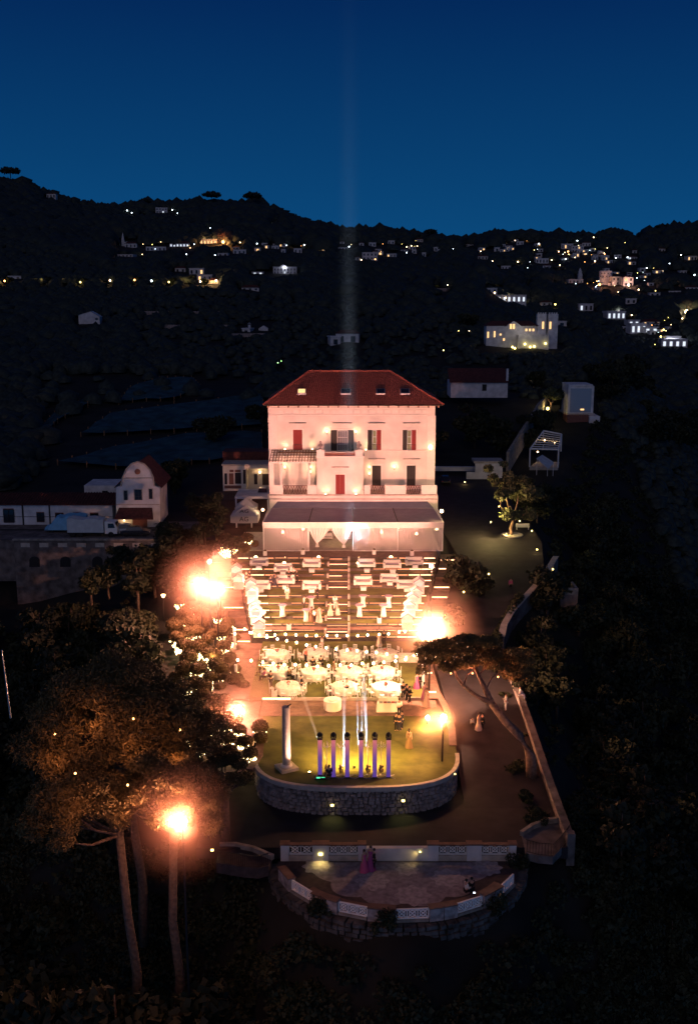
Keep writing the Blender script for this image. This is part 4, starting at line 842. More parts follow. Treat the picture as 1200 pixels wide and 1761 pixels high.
# ------------------------------------------------------------------ lounge sofas on the terraces
def ground_z(y):
    return 0 if y < 92.8 else (.30 if y < Ys[0] else terr_z(y))
def on_terrace(px_, py_):
    z = 2.0
    for _ in range(12):
        p = at(px_, py_, z); z2 = ground_z(p.y) if p.y < 134 else 4.56
        if abs(z2-z) < 1e-4: break
        z = z2
    return Vector((p.x, p.y, z))
def make_sofa():
    t = thing('lounge_sofa', 'white lounge sofa', 'sofa')
    MB().box(-.78, .78, -.38, .38, .12, .44).build('seat', 'cloth', t); MB().box(-.95, .95, .385, .60, .10, .86).build('backrest', 'cloth', t)
    for s in (-1, 1): MB().box(min(s*.785, s*1.02), max(s*.785, s*1.02), -.42, .384, .10, .68).build('armrest', 'cloth', t)
    MB().box(-.70, .70, .23, .383, .445, .52).build('cushion', 'dim', t).data.materials[0] = M['purplec']
    for x in (-.85, .85):
        for y in (-.3, .45): MB().box(x-.04, x+.04, y-.04, y+.04, 0, .099).build('leg', 'wood', t)
    return t
M['purplec'] = mat('mauve_cushion', (.30, .22, .30), .8)
def make_ctable():
    t = thing('coffee_table', 'white cube coffee table', 'table')
    MB().box(-.34, .34, -.30, .30, .0, .36).build('base', 'white', t); MB().box(-.38, .38, -.34, .34, .361, .41).build('table_top', 'white', t); return t
SOF = [(446,969),(536,967),(630,967),(712,968),(487,979),(674,977),(491,995),(669,993),(449,1009),(536,1005),(624,1006),(698,1008)]
side = lambda x, y: ('left' if x < 560 else 'right')
names = ['back row, far left','back row, left of the stairs','back row, right of the stairs','back row, far right','second row, left','second row, right','third row, left','third row, right','front row, far left','front row, just left of the stairs','front row, just right of the stairs','front row, far right beside the lantern stands']
ps, pc = make_sofa(), make_ctable()
for i, (x, y) in enumerate(SOF):
    p = on_terrace(x, y); place(ps, i == 0, p, random.uniform(-.05, .05), 'white lounge sofa on the terraces, '+names[i], 'white sofas on the terraces', 1.14)
    q = p+Vector((.05, -1.15, 0)); q.z = ground_z(q.y)
    place(pc, i == 0, q, 0, 'white cube coffee table before the sofa, '+names[i], 'coffee tables on the terraces')
CK = [(546,1055-8,'left of the stairs, upper'),(695-0,0,'')]
COCK = [(535,1046),(624,1043),(668,1044),(486,1069),(527,1068),(618,1069),(659,1069)]
cn_ = ['upper row, left of the stairs','upper row, right of the stairs','upper row, far right','lower row, far left','lower row, just left of the stairs','lower row, just right of the stairs','lower row, far right']
pk = thing('cocktail_table', 'tall cocktail table', 'table')
MB().lathe([(.30,0),(.24,.25),(.19,.6),(.22,.9),(.38,1.08),(.40,1.10)], n=14).build('stretch_cover', 'cloth', pk, smooth=True); MB().lathe([(.40,1.101),(.41,1.13)], n=16).build('table_top', 'purplec', pk)
for i, (x, y) in enumerate(COCK):
    p = on_terrace(x, y); place(pk, i == 0, p, 0, 'tall cocktail table in a white stretch cover, '+cn_[i], 'cocktail tables on the terraces', (1.25, 1.25, 1.25))
# white lantern stands flanking the terraces
pt = thing('lantern_stand', 'tall white lantern stand', 'lantern stand')
MB().box(-.55, .55, -.45, .45, 0, .85).build('cabinet', 'cloth', pt); MB().box(-.62, .62, -.52, .52, .851, .93).build('shelf', 'white', pt)
for x in (-.5, .5):
    for y in (-.4, .4): MB().box(x-.04, x+.04, y-.04, y+.04, .931, 1.5).build('post', 'white', pt)
MB().box(-.42, .42, -.34, .34, .932, 1.44).build('lantern_glass', 'lampstand', pt)
MB().add([(-.64,-.54,1.5),(.64,-.54,1.5),(.64,.54,1.5),(-.64,.54,1.5),(0,-.54,1.95),(0,.54,1.95)], [(0,1,4),(1,2,5,4),(2,3,5),(3,0,4,5),(3,2,1,0)]).build('roof', 'white', pt)
MB().tube([(-.64,-.58,1.47), (0,-.58,1.92), (.64,-.58,1.47)], .05, 4).build('gable_trim', 'purplec', pt)
KI = [(407,992,'highest of the left row'),(411,1003,'second highest of the left row'),(432,1022,'third of the left row from above'),(435,1040,'fourth of the left row from above'),(438,1059,'fifth of the left row from above'),(441,1076,'sixth of the left row from above'),(446,1093,'lowest of the left row'),(720,1020,'highest of the right row'),(715,1036,'second highest of the right row'),(709,1056,'third of the right row from above'),(704,1074,'fourth of the right row from above'),(700,1091,'lowest of the right row')]
for i, (x, y, n_) in enumerate(KI):
    p = on_terrace(x, y); place(pt, i == 0, p, 0, 'tall white lantern stand with a small pitched roof, '+n_, 'white lantern stands beside the terraces', (1.1, 1.1, 1.05))
for x, y, lab in ((456,955,'back left corner'), (521,953,'left of the marquee opening'), (643,953,'right of the marquee opening'), (708,955,'back right corner'), (497,1087,'front left of the terraces'), (652,1085,'front right of the terraces'), (472,1202,'left corner of the table lawn')):
    p = on_terrace(x, y); t = thing('planter_box', 'small white planter box, '+lab, 'planter', tuple(p), group='white planter boxes'); MB().box(-.24, .24, -.24, .24, 0, .6).build('box', 'white', t); MB().ball((0,0,.66), .2, .12).build('plant', 'topi', t)
for i in (1, 3, 5, 8, 10): q = on_terrace(*KI[i][:2]); light('POINT', 'lantern_glow', (q.x+(.9 if q.x < 0 else -.9), q.y-.5, q.z+1.5), 260, (1,.62,.36), shadow_soft_size=.4)  # added lights beside the stands to brighten what is near them
# ------------------------------------------------------------------ chairs and round tables
def make_chair():
    t = thing('dining_chair', 'white chair', 'chair')
    MB().box(-.21, .21, -.20, .20, .43, .48).build('seat', 'white', t)
    b = MB(); b.box(-.21, -.17, .18, .22, .481, .98); b.box(.17, .21, .18, .22, .481, .98); b.box(-.17, .17, .185, .215, .90, .98); b.box(-.17, .17, .185, .215, .62, .66)
    for x in (-.09, 0, .09): b.box(x-.015, x+.015, .19, .21, .66, .90)
    b.build('backrest', 'white', t)
    for x in (-.19, .19):
        for y in (-.18, .20): MB().box(x-.022, x+.022, y-.022, y+.022, 0, .429).build('leg', 'white', t)
    return t
chair0 = make_chair(); used = [False]
def chair(x, y, z, rz, label, group):
    o = place(chair0, not used[0], (x, y, z), rz, label, group); used[0] = True; return o
TB = [(477,1133,'back row, far left',1.0),(541,1131,'back row, second from left',1.0),(603,1132,'back row, third from left',1.0),(662,1132,'back row, far right',1.0),
      (479,1162,'middle row, far left',1.0),(540,1165,'middle row, second from left',1.05),(601,1163,'middle row, third from left',1.05),(657,1163,'middle row, far right',1.05),
      (496,1190,'front row, left',1.0),(592,1190,'front row, centre',1.0),(663,1192,'front row, right',1.12)]
M['linen'] = mat('pale_linen', (.80, .76, .70), .85, .04, 3, .2)
def round_table(x, y, z, R_, desc, small=False, nch=10, h=.76):
    t = thing('round_table', 'round dining table under a white floor-length cloth, '+desc, 'table', (x, y, z), group='round dining tables')
    n = 48; vs = []; fs = []
    pr = [(0.001, h), (R_*.97, h), (R_, h-.03), (R_*1.02, h*.55), (R_*1.06, .04)]
    for j, (r, zz) in enumerate(pr):
        for k in range(n):
            q = r*(1+(.025*math.cos(k*PI*2*12/n) if j >= 3 else 0)*(1 if j == 3 else 1.6)); vs.append((q*math.cos(2*PI*k/n), q*math.sin(2*PI*k/n), zz))
    for j in range(len(pr)-1):
        for k in range(n): fs.append((j*n+k, (j+1)*n+k, (j+1)*n+(k+1)%n, j*n+(k+1)%n))
    MB().add(vs, fs).build('tablecloth', 'linen', t, smooth=True)
    ps_ = MB()
    for k in range(nch):
        a = 2*PI*k/nch+.15; ps_.lathe([(.14,0),(.15,.012)], (R_*.75*math.cos(a), R_*.75*math.sin(a), h+.003), 8); ps_.lathe([(.025,0),(.035,.17)], (R_*.6*math.cos(a+.14), R_*.6*math.sin(a+.14), h+.003), 5)
    o = ps_.build('place_settings', 'trim', t); o['kind'] = 'stuff'
    c = thing('centrepiece', 'low flower centrepiece with candles on the table in the '+desc, 'flowers', (x, y, z+h+.004), group='centrepieces on the round tables')
    MB().lathe([(.10,0),(.13,.05),(.11,.16)], n=8).build('bowl', 'metal', c); f = MB()
    for k in range(9): f.ball((random.uniform(-.16,.16), random.uniform(-.16,.16), .2+random.uniform(0,.12)), .075, n=6, m=4)
    f.build('flower', 'flower', c); c.children[-1]['kind'] = 'stuff'
    dirs = ['right','far right','far side, right','far side','far left','left','near left','near side, left','near side','near right']
    for k in range(nch):
        a = 2*PI*k/nch+random.uniform(-.09, .09); rr = R_+.30+random.uniform(0, .18)
        if random.random() < .06: continue
        d_ = ['right side','far right','far side rightwards','far side leftwards','far left','left side','near left','near side leftwards','near side rightwards','near right'][k % 10] if nch == 10 else 'side number %s' % nth(k+1)
        chair(x+rr*math.cos(a), y+rr*math.sin(a), z, a-PI/2+random.uniform(-.15, .15), 'white slatted chair, %s of table in %s' % (d_, desc), 'white dining chairs')
for x, y, d_, s in TB:
    p = at(x, y, .30); round_table(p.x, p.y, .30, 1.22*s, d_)
p = at(702, 1137, .30); t = thing('buffet_table', 'small white table with lamps at the right edge of the table lawn', 'table', tuple(p)); MB().box(-1.0, 1.0, -.4, .4, .002, .78).build('tablecloth', 'linen', t)
# cake table
p = at(572, 1219, .02); t = thing('cake_table', 'round white cloth-covered cake table standing alone on the paved band', 'table', tuple(p))
n = 40; MB().lathe([(.80,.0),(.84,.3),(.86,.88),(.84,.92),(.001,.921)][::1], n=n).build('tablecloth', 'linen', t, smooth=False)
for k in range(10): a = 2*PI*k/10; MB().box(-.03, .03, -.03, .03, -.0, .01).build('foot', 'white', t).location = (.8*math.cos(a), .8*math.sin(a), 0)
MB().lathe([(.5,.922),(.5,.97),(.42,.971),(.42,1.02)], n=20).build('tray', 'trim', t)
# serving buffet
p = at(668, 1222, .02); t = thing('buffet_table', 'long white buffet table with trays at the right end of the paved band', 'table', tuple(p))
MB().add([(-1.15,-.42,0),(1.15,-.42,0),(1.15,.42,0),(-1.15,.42,0),(-1.05,-.36,.85),(1.05,-.36,.85),(1.05,.36,.85),(-1.05,.36,.85)], [(0,1,5,4),(1,2,6,5),(2,3,7,6),(3,0,4,7),(4,5,6,7)]).build('tablecloth', 'linen', t)
MB().box(-.95, .9, .10, .32, .851, 1.25).build('display_back', 'linen', t)
for k in range(5): MB().box(-.85+k*.37, -.58+k*.37, -.26, .02, .852, .90).build('tray', 'flower' if k % 2 else 'metal', t)
# ------------------------------------------------------------------ ceremony lawn
M['glowcol'] = None
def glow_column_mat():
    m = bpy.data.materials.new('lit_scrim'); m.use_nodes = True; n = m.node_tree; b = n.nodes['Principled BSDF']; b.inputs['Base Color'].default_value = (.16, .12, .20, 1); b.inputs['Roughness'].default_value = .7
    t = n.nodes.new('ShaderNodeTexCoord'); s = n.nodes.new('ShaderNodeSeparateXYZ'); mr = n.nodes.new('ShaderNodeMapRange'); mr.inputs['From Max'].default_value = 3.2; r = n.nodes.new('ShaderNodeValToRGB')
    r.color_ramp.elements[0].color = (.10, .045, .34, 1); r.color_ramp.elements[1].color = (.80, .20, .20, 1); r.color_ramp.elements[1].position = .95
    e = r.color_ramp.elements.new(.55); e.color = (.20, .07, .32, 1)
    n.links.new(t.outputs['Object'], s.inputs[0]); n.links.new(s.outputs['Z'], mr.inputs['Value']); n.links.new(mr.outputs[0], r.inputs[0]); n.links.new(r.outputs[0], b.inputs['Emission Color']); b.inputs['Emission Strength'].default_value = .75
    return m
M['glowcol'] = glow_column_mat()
cx_ = [550.5, 573.5, 597, 620.5, 644, 667.5]; desc = ['leftmost','second from the left','third from the left','third from the right','second from the right','rightmost']
c0 = thing('light_column', '', 'stage light'); 
MB().box(-.16, .16, -.16, .16, .06, 3.25).build('scrim_column', 'glowcol', c0); MB().box(-.175, -.161, -.175, -.161, .06, 3.25).build('truss_tube', 'white', c0); MB().box(.161, .175, -.175, -.161, .06, 3.25).build('truss_tube', 'white', c0)
MB().box(-.2, .2, -.2, .2, 0, .059).build('base_plate', 'iron', c0)
for a in (35, 145, 215, 325): MB().tube([(0,0,.04), (.62*math.cos(rad(a)), .62*math.sin(rad(a)), .02)], .03, 4).build('foot', 'metal', c0)
MB().box(-.19, .19, -.17, .17, 3.251, 3.36).build('head_base', 'dark', c0)
for s in (-1, 1): MB().box(s*.20-.03, s*.20+.03, -.08, .08, 3.361, 3.72).build('head_yoke', 'dark', c0)
MB().lathe([(.12,-.2),(.17,-.1),(.17,.12),(.09,.2)], n=10).build('moving_head', 'dark', c0).matrix_local = Matrix.Translation((0,0,3.66)) @ Matrix.Rotation(rad(-25), 4, 'X')
for i, x in enumerate(cx_): 
    p = at(x, 1336, 0); place(c0, i == 0, p, 0, 'tall square violet-lit column with a black moving head on top, '+desc[i]+' in the row of six', 'lit columns on the ceremony lawn')
k0 = thing('candelabra', '', 'candelabra')
MB().tube([(0,0,.7), (0,0,3.0)], .022, 5).build('stem', 'white', k0)
f = MB(); [f.ball((random.uniform(-.16,.16), random.uniform(-.16,.16), .12+k*.05), .11, n=6, m=4) for k in range(14)]; f.build('flower_foot', 'bronze', k0)
for k in range(5): a = 2*PI*k/5; MB().tube([(0,0,2.75), (.2*math.cos(a), .2*math.sin(a), 2.68), (.36*math.cos(a), .36*math.sin(a), 2.82)], .02, 4).build('arm', 'white', k0); MB().lathe([(.03,2.82),(.03,3.02),(.015,3.05)], (.36*math.cos(a), .36*math.sin(a), 0), 5).build('candle', 'cloth', k0)
MB().lathe([(.035,3.0),(.035,3.25),(.015,3.3)], n=5).build('candle', 'cloth', k0)
for i, x in enumerate((562, 586, 632.5, 655)):
    p = at(x, 1329, 0); place(k0, i == 0, p, .3*i, 'tall slender white candelabra with a flower foot, '+('between the two leftmost lit columns','between the second and third lit columns','between the fourth and fifth lit columns','between the two rightmost lit columns')[i], 'candelabras among the lit columns', .84)
# solitary stone column on a plinth
p = at(493, 1322, 0); t = thing('stone_column', 'solitary tall antique stone column on a square plinth at the lawn corner', 'column', tuple(p))
MB().bc((0,0,.12), (1.5,1.5,.24), .5).build('plinth', 'slab', t); MB().lathe([(.46,.24),(.50,.30),(.46,.38),(.38,.44)], n=16).build('column_base', 'trim', t)
MB().lathe([(.335,.44),(.34,2),(.31,5.3)], n=28).build('shaft', 'slab', t); MB().lathe([(.31,5.301),(.37,5.36),(.33,5.42)], n=16).build('broken_top', 'slab', t); MB().tube([(.1,0,5.42), (.42,.1,5.62)], .05, 5).build('iron_spike', 'iron', t)
q = Vector((p.x+1.9, p.y-.9, .05)); l = thing('uplight', 'small added uplight in the grass at the right of the solitary stone column', 'floodlight', tuple(q)); MB().box(-.1, .1, -.1, .1, 0, .12).build('housing', 'iron', l); MB().box(-.08, .08, -.08, .08, .121, .13).build('lens', 'up', l); light('SPOT', 'glow', tuple(q+Vector((0,0,.25))), 3200, (1,.50,.34), l, target=(p.x, p.y, 3.2), spot_size=rad(75), spot_blend=.7, shadow_soft_size=.08)  # added lamp, warming the right side of the stone column
# control desk and screen at the wall
p = at(551, 1343, 0); t = thing('control_desk', 'small mixing desk glowing green below the leftmost lit column', 'mixing desk', (p.x, p.y+.3, 0)); MB().box(-.4, .4, -.15, .15, 0, .32).build('case', 'dark', t); MB().box(-.33, -.02, -.16, -.151, .14, .27).build('screen', 'screen', t); MB().box(.03, .36, -.16, -.151, .20, .26).build('screen', 'screen', t)
# lamp standards, white poles
POL = [(404,1085,1116,'white pole at the left end of the upper bulb string'),(406,1143,1160,'white pole at the left end of the lower bulb string'),(727,1143,1182,'white pole at the right edge of the table lawn'),(652,1083,1112,'slim white pole at the front right of the terraces')]
poles = []
for x, r0, r1, lab in POL:
    p = at(x, r1, .2); h = pl(x, r0, p.y).z; t = thing('festoon_pole', lab, 'pole', tuple(p)); w = .16 if x != 652 else .07
    MB().lathe([(w,0),(w,h-.2)], n=10).build('post', 'white', t); MB().lathe([(w*1.5,0),(w*1.5,.06)], n=10).build('base', 'slab', t); MB().tube([(0,0,h-.2),(0,0,h+.15)], .03, 4).build('hook', 'iron', t); poles.append(Vector((p.x, p.y, h+.1)))
bz0 = text_mesh('o', .1)  # placeholder mesh, replaced below
bpy.data.meshes.remove(bz0)
bulb_me = None
def festoon(pts_px, label, z0, sag_=None):
    P = [at(x, y, z0) for x, y in pts_px]
    t = thing('festoon_lights', label, 'string lights', tuple(P[0]))
    MB().tube([tuple(q+Vector((0,0,.14))) for q in P], .012, 3).build('cable', 'iron', t, world=True)
    global bulb_me
    for q in P:
        if bulb_me is None: o = MB().ball((0,0,0), .11, .13, 8, 5).build('bulb', 'bulb', t); bulb_me = o.data
        else: o = link_mesh('bulb', bulb_me, t)
        o.location = q-P[0]
    for k in range(2, len(P), 5):
        light('POINT', 'glow', tuple(P[k]-Vector((0,0,.2))), 430, (1,.53,.20), t, shadow_soft_size=.3)
festoon([(404,1082),(421,1082),(433,1088),(446,1092),(459,1093),(473,1092),(491,1091),(509,1092),(527,1093),(544,1093),(562,1093),(579,1093),(597,1093),(615,1093),(632,1092),(652,1091),(668,1090),(686,1087),(696,1086)], 'string of warm bulbs along the foot of the terraces', 4.3)
festoon([(404,1090),(430,1088),(459,1096),(477,1099),(493,1102),(510,1105),(527,1109),(543,1112),(561,1114),(578,1116),(597,1118),(614,1119),(630,1121),(647,1122),(665,1125),(681,1129),(697,1134)], 'string of warm bulbs slanting over the back row of tables', 4.2)
festoon([(409,1135),(432,1136),(452,1139),(470,1141),(489,1143),(508,1143),(527,1144),(546,1146),(565,1145),(585,1144),(604,1144),(623,1141),(642,1141),(660,1139),(680,1137),(698,1133),(716,1125)], 'string of warm bulbs over the middle row of tables', 4.1)
festoon([(410,1142),(450,1149),(490,1156),(530,1161),(565,1163),(602,1162),(640,1158),(680,1150),(724,1143)][:0] or [(698,1131),(712,1127)], 'short string of bulbs over the small side table', 2.6)
# beams from the moving heads: mist-filled cones lit by narrow spots
def beam(a, b, r0, r1, dens, en, col, ang, name='haze'):
    a, b = Vector(a), Vector(b); o = MB().tube([a, b], [r0, r1], 10).build(name, volume('beam_mist', dens))
    tag(o, 'thin mist caught in a stage light beam', 'haze', kind='stuff')
    light('SPOT', 'beam_light', tuple(a+(b-a).normalized()*.02), en, col, target=tuple(b), spot_size=ang, spot_blend=.3, shadow_soft_size=.02)
heads = [(562,1312,510,1165),(591,1318,592,1165),(616,1290,613,1175),(631,1300,626,1165),(622,1290,622,1180)]
for i, (xa, ya, xb, yb_) in enumerate(heads):
    a = at(xa, ya, .9); b = at(xb, yb_, 2.2); fd = (.9, .8, .25, .7, .25)[i]
    beam(a, b, .07, .22 if fd > .3 else .09, fd*.22, 220000, (.60,.78,1.0), rad(2.6))
# ------------------------------------------------------------------ floodlights on masts
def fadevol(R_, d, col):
    m = volume('glow_mist', d, col); n = m.node_tree; e = [q for q in n.nodes if q.type == 'PRINCIPLED_VOLUME'][0]
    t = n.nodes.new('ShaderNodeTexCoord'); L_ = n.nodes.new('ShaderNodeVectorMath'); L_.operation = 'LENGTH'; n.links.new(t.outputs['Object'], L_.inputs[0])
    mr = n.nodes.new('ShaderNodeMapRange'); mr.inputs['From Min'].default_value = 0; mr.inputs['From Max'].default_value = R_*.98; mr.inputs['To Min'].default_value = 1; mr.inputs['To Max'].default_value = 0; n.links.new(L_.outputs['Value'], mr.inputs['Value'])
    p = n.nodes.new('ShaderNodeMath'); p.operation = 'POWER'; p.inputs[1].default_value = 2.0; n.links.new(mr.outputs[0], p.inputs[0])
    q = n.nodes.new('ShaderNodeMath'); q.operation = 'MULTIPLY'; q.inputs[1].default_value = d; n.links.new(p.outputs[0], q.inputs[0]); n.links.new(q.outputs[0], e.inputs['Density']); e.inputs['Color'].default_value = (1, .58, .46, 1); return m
def beamvol(R_, d):
    m = fadevol(R_, d, (1,1,1)); n = m.node_tree; L_ = [q for q in n.nodes if q.type == 'VECT_MATH'][0]; t = [q for q in n.nodes if q.type == 'TEX_COORD'][0]
    f = n.nodes.new('ShaderNodeVectorMath'); f.operation = 'MULTIPLY'; f.inputs[1].default_value = (1, 1, 0); n.links.new(t.outputs['Object'], f.inputs[0]); n.links.new(f.outputs[0], L_.inputs[0])
    pv = [q for q in n.nodes if q.type == 'PRINCIPLED_VOLUME'][0]; pv.inputs['Color'].default_value = (1,1,1,1); src = pv.inputs['Density'].links[0].from_socket
    sz_ = n.nodes.new('ShaderNodeSeparateXYZ'); n.links.new(t.outputs['Object'], sz_.inputs[0]); hr = n.nodes.new('ShaderNodeMapRange'); hr.inputs['From Min'].default_value = 14; hr.inputs['From Max'].default_value = 80; hr.inputs['To Min'].default_value = 1; hr.inputs['To Max'].default_value = 0; n.links.new(sz_.outputs['Z'], hr.inputs['Value'])
    mu = n.nodes.new('ShaderNodeMath'); mu.operation = 'MULTIPLY'; n.links.new(src, mu.inputs[0]); n.links.new(hr.outputs[0], mu.inputs[1]); n.links.new(mu.outputs[0], pv.inputs['Density']); return m
def bloom_smoke_ball(c, r, d, col=(1,1,1)):  # added mist balls imitate lens bloom around lamps; also the path smoke
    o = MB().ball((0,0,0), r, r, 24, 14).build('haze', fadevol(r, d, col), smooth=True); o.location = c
    tag(o, 'warm mist ball added as lamp bloom and path smoke', 'haze', kind='stuff'); return o
def flood(px_, py_, Y, label, base_z, en, col, r=.28, tgt=(0,112,1), halo=((1.3,.25),(3.2,.05)), pole=True, em=60, spot=None, face=True, aim=None):
    c = pl(px_, py_, Y); t = thing('floodlight', label, 'floodlight', (c.x, c.y, base_z))
    L_ = MB().ball((0,-.12,c.z-base_z), r, r, 12, 8).build('lens', emis('flood_lens', col, em), t)
    MB().lathe([(r*1.15,0),(r*.8,.25),(.05,.35)], n=12).build('housing', 'iron', t).matrix_local = Matrix.Translation((0,.0,c.z-base_z)) @ Matrix.Rotation(-PI/2, 4, 'X')
    if pole: MB().tube([(0,.25,0), (0,.25,c.z-base_z)], [.09,.06], 8).build('mast', 'iron', t)
    for k, (R_, d) in enumerate(halo): bloom_smoke_ball(tuple(c+Vector((0,0,k*.002))), R_, d)  # added mist, standing in for the lamp's lens bloom
    l = light('SPOT', 'glow', (c.x, c.y-.12-r-.25, c.z), en, col, t, target=tuple(c+Vector(aim)), spot_size=rad(150), spot_blend=.6, shadow_soft_size=.15) if aim else light('POINT', 'glow', (c.x, c.y-.12-r-.25, c.z), en, col, t, shadow_soft_size=.15)
    if aim: light('POINT', 'glow', (c.x, c.y-.12-r-.2, c.z), en*.22, col, t, shadow_soft_size=.15)
    return c
WARM = (1, .48, .20)
f1 = flood(345, 1003, 110, 'bright floodlight among the trees left of the terraces, the farther left of the pair', 0, 10000, (1,.38,.24), .36, halo=((1.3,.40),(6.0,.07)))
f2 = flood(373, 1013, 107, 'bright floodlight among the trees left of the terraces, the nearer right of the pair', 0, 10000, (1,.38,.24), .36, halo=((1.3,.40),(6.0,.07)))
f3 = flood(740, 1080, 94.5, 'brightest floodlight on a mast beside the leaning pine', 0, 20000, (1,.46,.26), .50, halo=((2.2,.40),(6.0,.08)))
f4 = flood(762, 1233, 79.3, 'bright low floodlight at the right edge of the ceremony lawn', -.2, 4500, (1,.44,.18), .26, halo=((1.5,.5),(3.8,.10)), aim=(-5, .5, -1.5))
f5 = flood(735, 1233, 87, 'small low floodlight just left of the bright one at the lawn edge', 0, 1400, (1,.44,.18), .20, halo=((1.4,.3),))
f6 = flood(313, 1412, 57, 'bright floodlight on a tall mast below the umbrella pine', -9, 6500, (1,.38,.20), .36, halo=((1.7,.6),(4.2,.12)), aim=(-1.5, 3.5, 3))
f7 = flood(411, 1217, 88, 'floodlight in the red smoke on the left garden path', 0, 4000, (1,.36,.24), .30, halo=((1.6,.4),(4.0,.10)))
f8 = flood(349, 1001, 112, 'x', 0, 1, WARM, .1, halo=(), em=5) if False else None
bloom_smoke_ball((-1.5, 112, 4.5), 23, .0045, (1,1,1))  # added veil of mist for the bloom over the whole event
# drifting red smoke on the left path
for x, y, r, d in ((425, 1155, 3.0, .12), (447, 1190, 2.8, .16), (435, 1235, 2.4, .12), (410, 1120, 3.2, .08), (465, 1215, 2.2, .08)):
    o = bloom_smoke_ball(tuple(at(x, y, 2.0)), r, d, (1, .72, .62))
# villa wash: pink floods from the two masts and the upper terrace
PINK = (1, .40, .30)
for i, (x, y, z) in enumerate(((-15.5, 110, 9.2), (9.0, 108, 9.2))):
    t = thing('floodlight', ('pink floodlight high on the left mast aimed at the villa', 'pink floodlight high on the right side aimed at the villa')[i], 'floodlight', (x, y, z-9.2+.2 if i else 0))
    b = t.location.z; MB().tube([(0,0,0), (0,0,z-b)], .07, 6).build('mast', 'iron', t); MB().box(-.3, .3, -.15, .15, z-b, z-b+.4).build('housing', 'iron', t); MB().box(-.26, .26, .151, .17, z-b+.03, z-b+.37).build('lens', 'up', t)
    light('SPOT', 'glow', (x, y+.4, z+.2), 50000, PINK, t, target=(1.5, 150, 18.5), spot_size=rad(44), spot_blend=.35, shadow_soft_size=.3)
    light('SPOT', 'terrace_fill', (x, y-.5, z+.2), 46000, (1,.42,.25), t, target=(-3 if i else 3, 122, 2.5), spot_size=rad(95), spot_blend=.8, shadow_soft_size=.3)  # added second spot on each mast, brightening the terraces and sofas
for i, x in enumerate((440, 490, 548, 617, 672, 720)):
    p = at(x, 961, 4.3); uplight(x, 961 if i % 2 else 959, p.y, 520, 'small uplight on the top terrace, %s from the left' % nth(i+1), 'uplights along the top terrace', (1,.40,.20), tgt=(p.x, p.y+2, 7), sz=.36)  # lens made oversized to imitate the flare around the lamp
for i, (x, r) in enumerate(((489, 969), (616, 969), (672, 969))):
    p = at(x, r, 4.2); uplight(x, r, p.y, 380, 'second-row uplight on the top terrace, %s from the left' % nth(i+1), 'uplights along the top terrace', (1,.45,.25), tgt=(p.x, p.y+2, 7), sz=.36)  # same oversized lens, imitating flare
# lawn uplights behind the lit columns
for i, (x, r) in enumerate(((573, 1322), (609, 1320), (645, 1322))):
    p = at(x, r, .1); t = thing('uplight', 'low yellow floodlight on the lawn behind the lit columns, %s from the left' % nth(i+1), 'floodlight', tuple(p), group='yellow floods on the ceremony lawn')
    MB().box(-.10, .10, -.08, .08, 0, .14).build('housing', 'iron', t); MB().box(-.08, .08, .081, .09, .02, .12).build('lens', 'lampy', t); light('SPOT', 'glow', tuple(p+Vector((0,.2,2.4))), 3600, (1,.52,.12), t, target=tuple(p+Vector((0,2.2,-.1))), spot_size=rad(140), spot_blend=1, shadow_soft_size=.5)
# big faint search beam rising in front of the villa
o = MB().lathe([(1.9,0),(2.2,80)], (0,0,0), 16).build('haze', beamvol(1.9, .010), loc=(at(600,948,4.6).x, 133.2, 4.65)); tag(o, 'tall faint mist column lit by a vertical search beam', 'haze', kind='stuff')
sb = light('SPOT', 'search_beam', (at(600,948,4.6).x, 133.2, 4.68), 600000, (.62,.80,1), target=(at(600,948,4.6).x, 133.2, 50), shadow_soft_size=.8, spot_size=rad(7), spot_blend=1)
# wall lights, bollards, path lights
def small_light(px_, py_, z, label, m='lampy', en=8, r=.09, col=(1,.72,.25), down=True, grp=None, base=None, Y=None, tilt=(0,-.6,-1)):
    c = at(px_, py_, z) if Y is None else pl(px_, py_, Y); b = c.z-base if base else .15
    t = thing('path_light', label, 'lamp', (c.x, c.y, c.z-b), group=grp)
    MB().box(-r, r, -.05, .05, b-r*.6, b+r*.6).build('lens', m, t)
    MB().box(-r*1.2, r*1.2, .051, .12, 0, b+r*.9).build('body', 'iron', t)
    light('SPOT', 'glow', (c.x, c.y-.12, c.z), en, col, t, target=(c.x+tilt[0], c.y-.12+tilt[1], c.z+tilt[2]), spot_size=rad(115), spot_blend=.8, shadow_soft_size=.05)
def wall_y(px_, z): 
    best = min(np.linspace(PI*1.02, PI*1.98, 300), key=lambda a: abs(proj(*sup(a), z)[0]-px_)); return sup(best)[1]-.16
small_light(571, 1385, 0, 'square wall light low on the curved lawn wall, left one', 'lampy', 45, .12, (.85,.8,.2), Y=wall_y(571, -1.8)); small_light(693, 1377, 0, 'square wall light low on the curved lawn wall, right one', 'lampy', 45, .12, (.85,.8,.2), Y=wall_y(693, -1.8))
small_light(782, 1331, 0, 'tiny wall light at the right corner of the lawn wall', 'lampy', 45, .06, (.9,.7,.2), Y=wall_y(780, -1)-.2, tilt=(.8,-.3,-1))
small_light(551, 1469, 0, 'lit lamp on the white pier left of the belvedere steps', 'lampy', 55, .14, (1,.72,.22), Y=69.38); small_light(722, 1465, 0, 'wall light shining along the low white wall of the belvedere', 'lampy', 22, .06, (1,.68,.2), Y=69.43, tilt=(-.8,-.15,-.4))
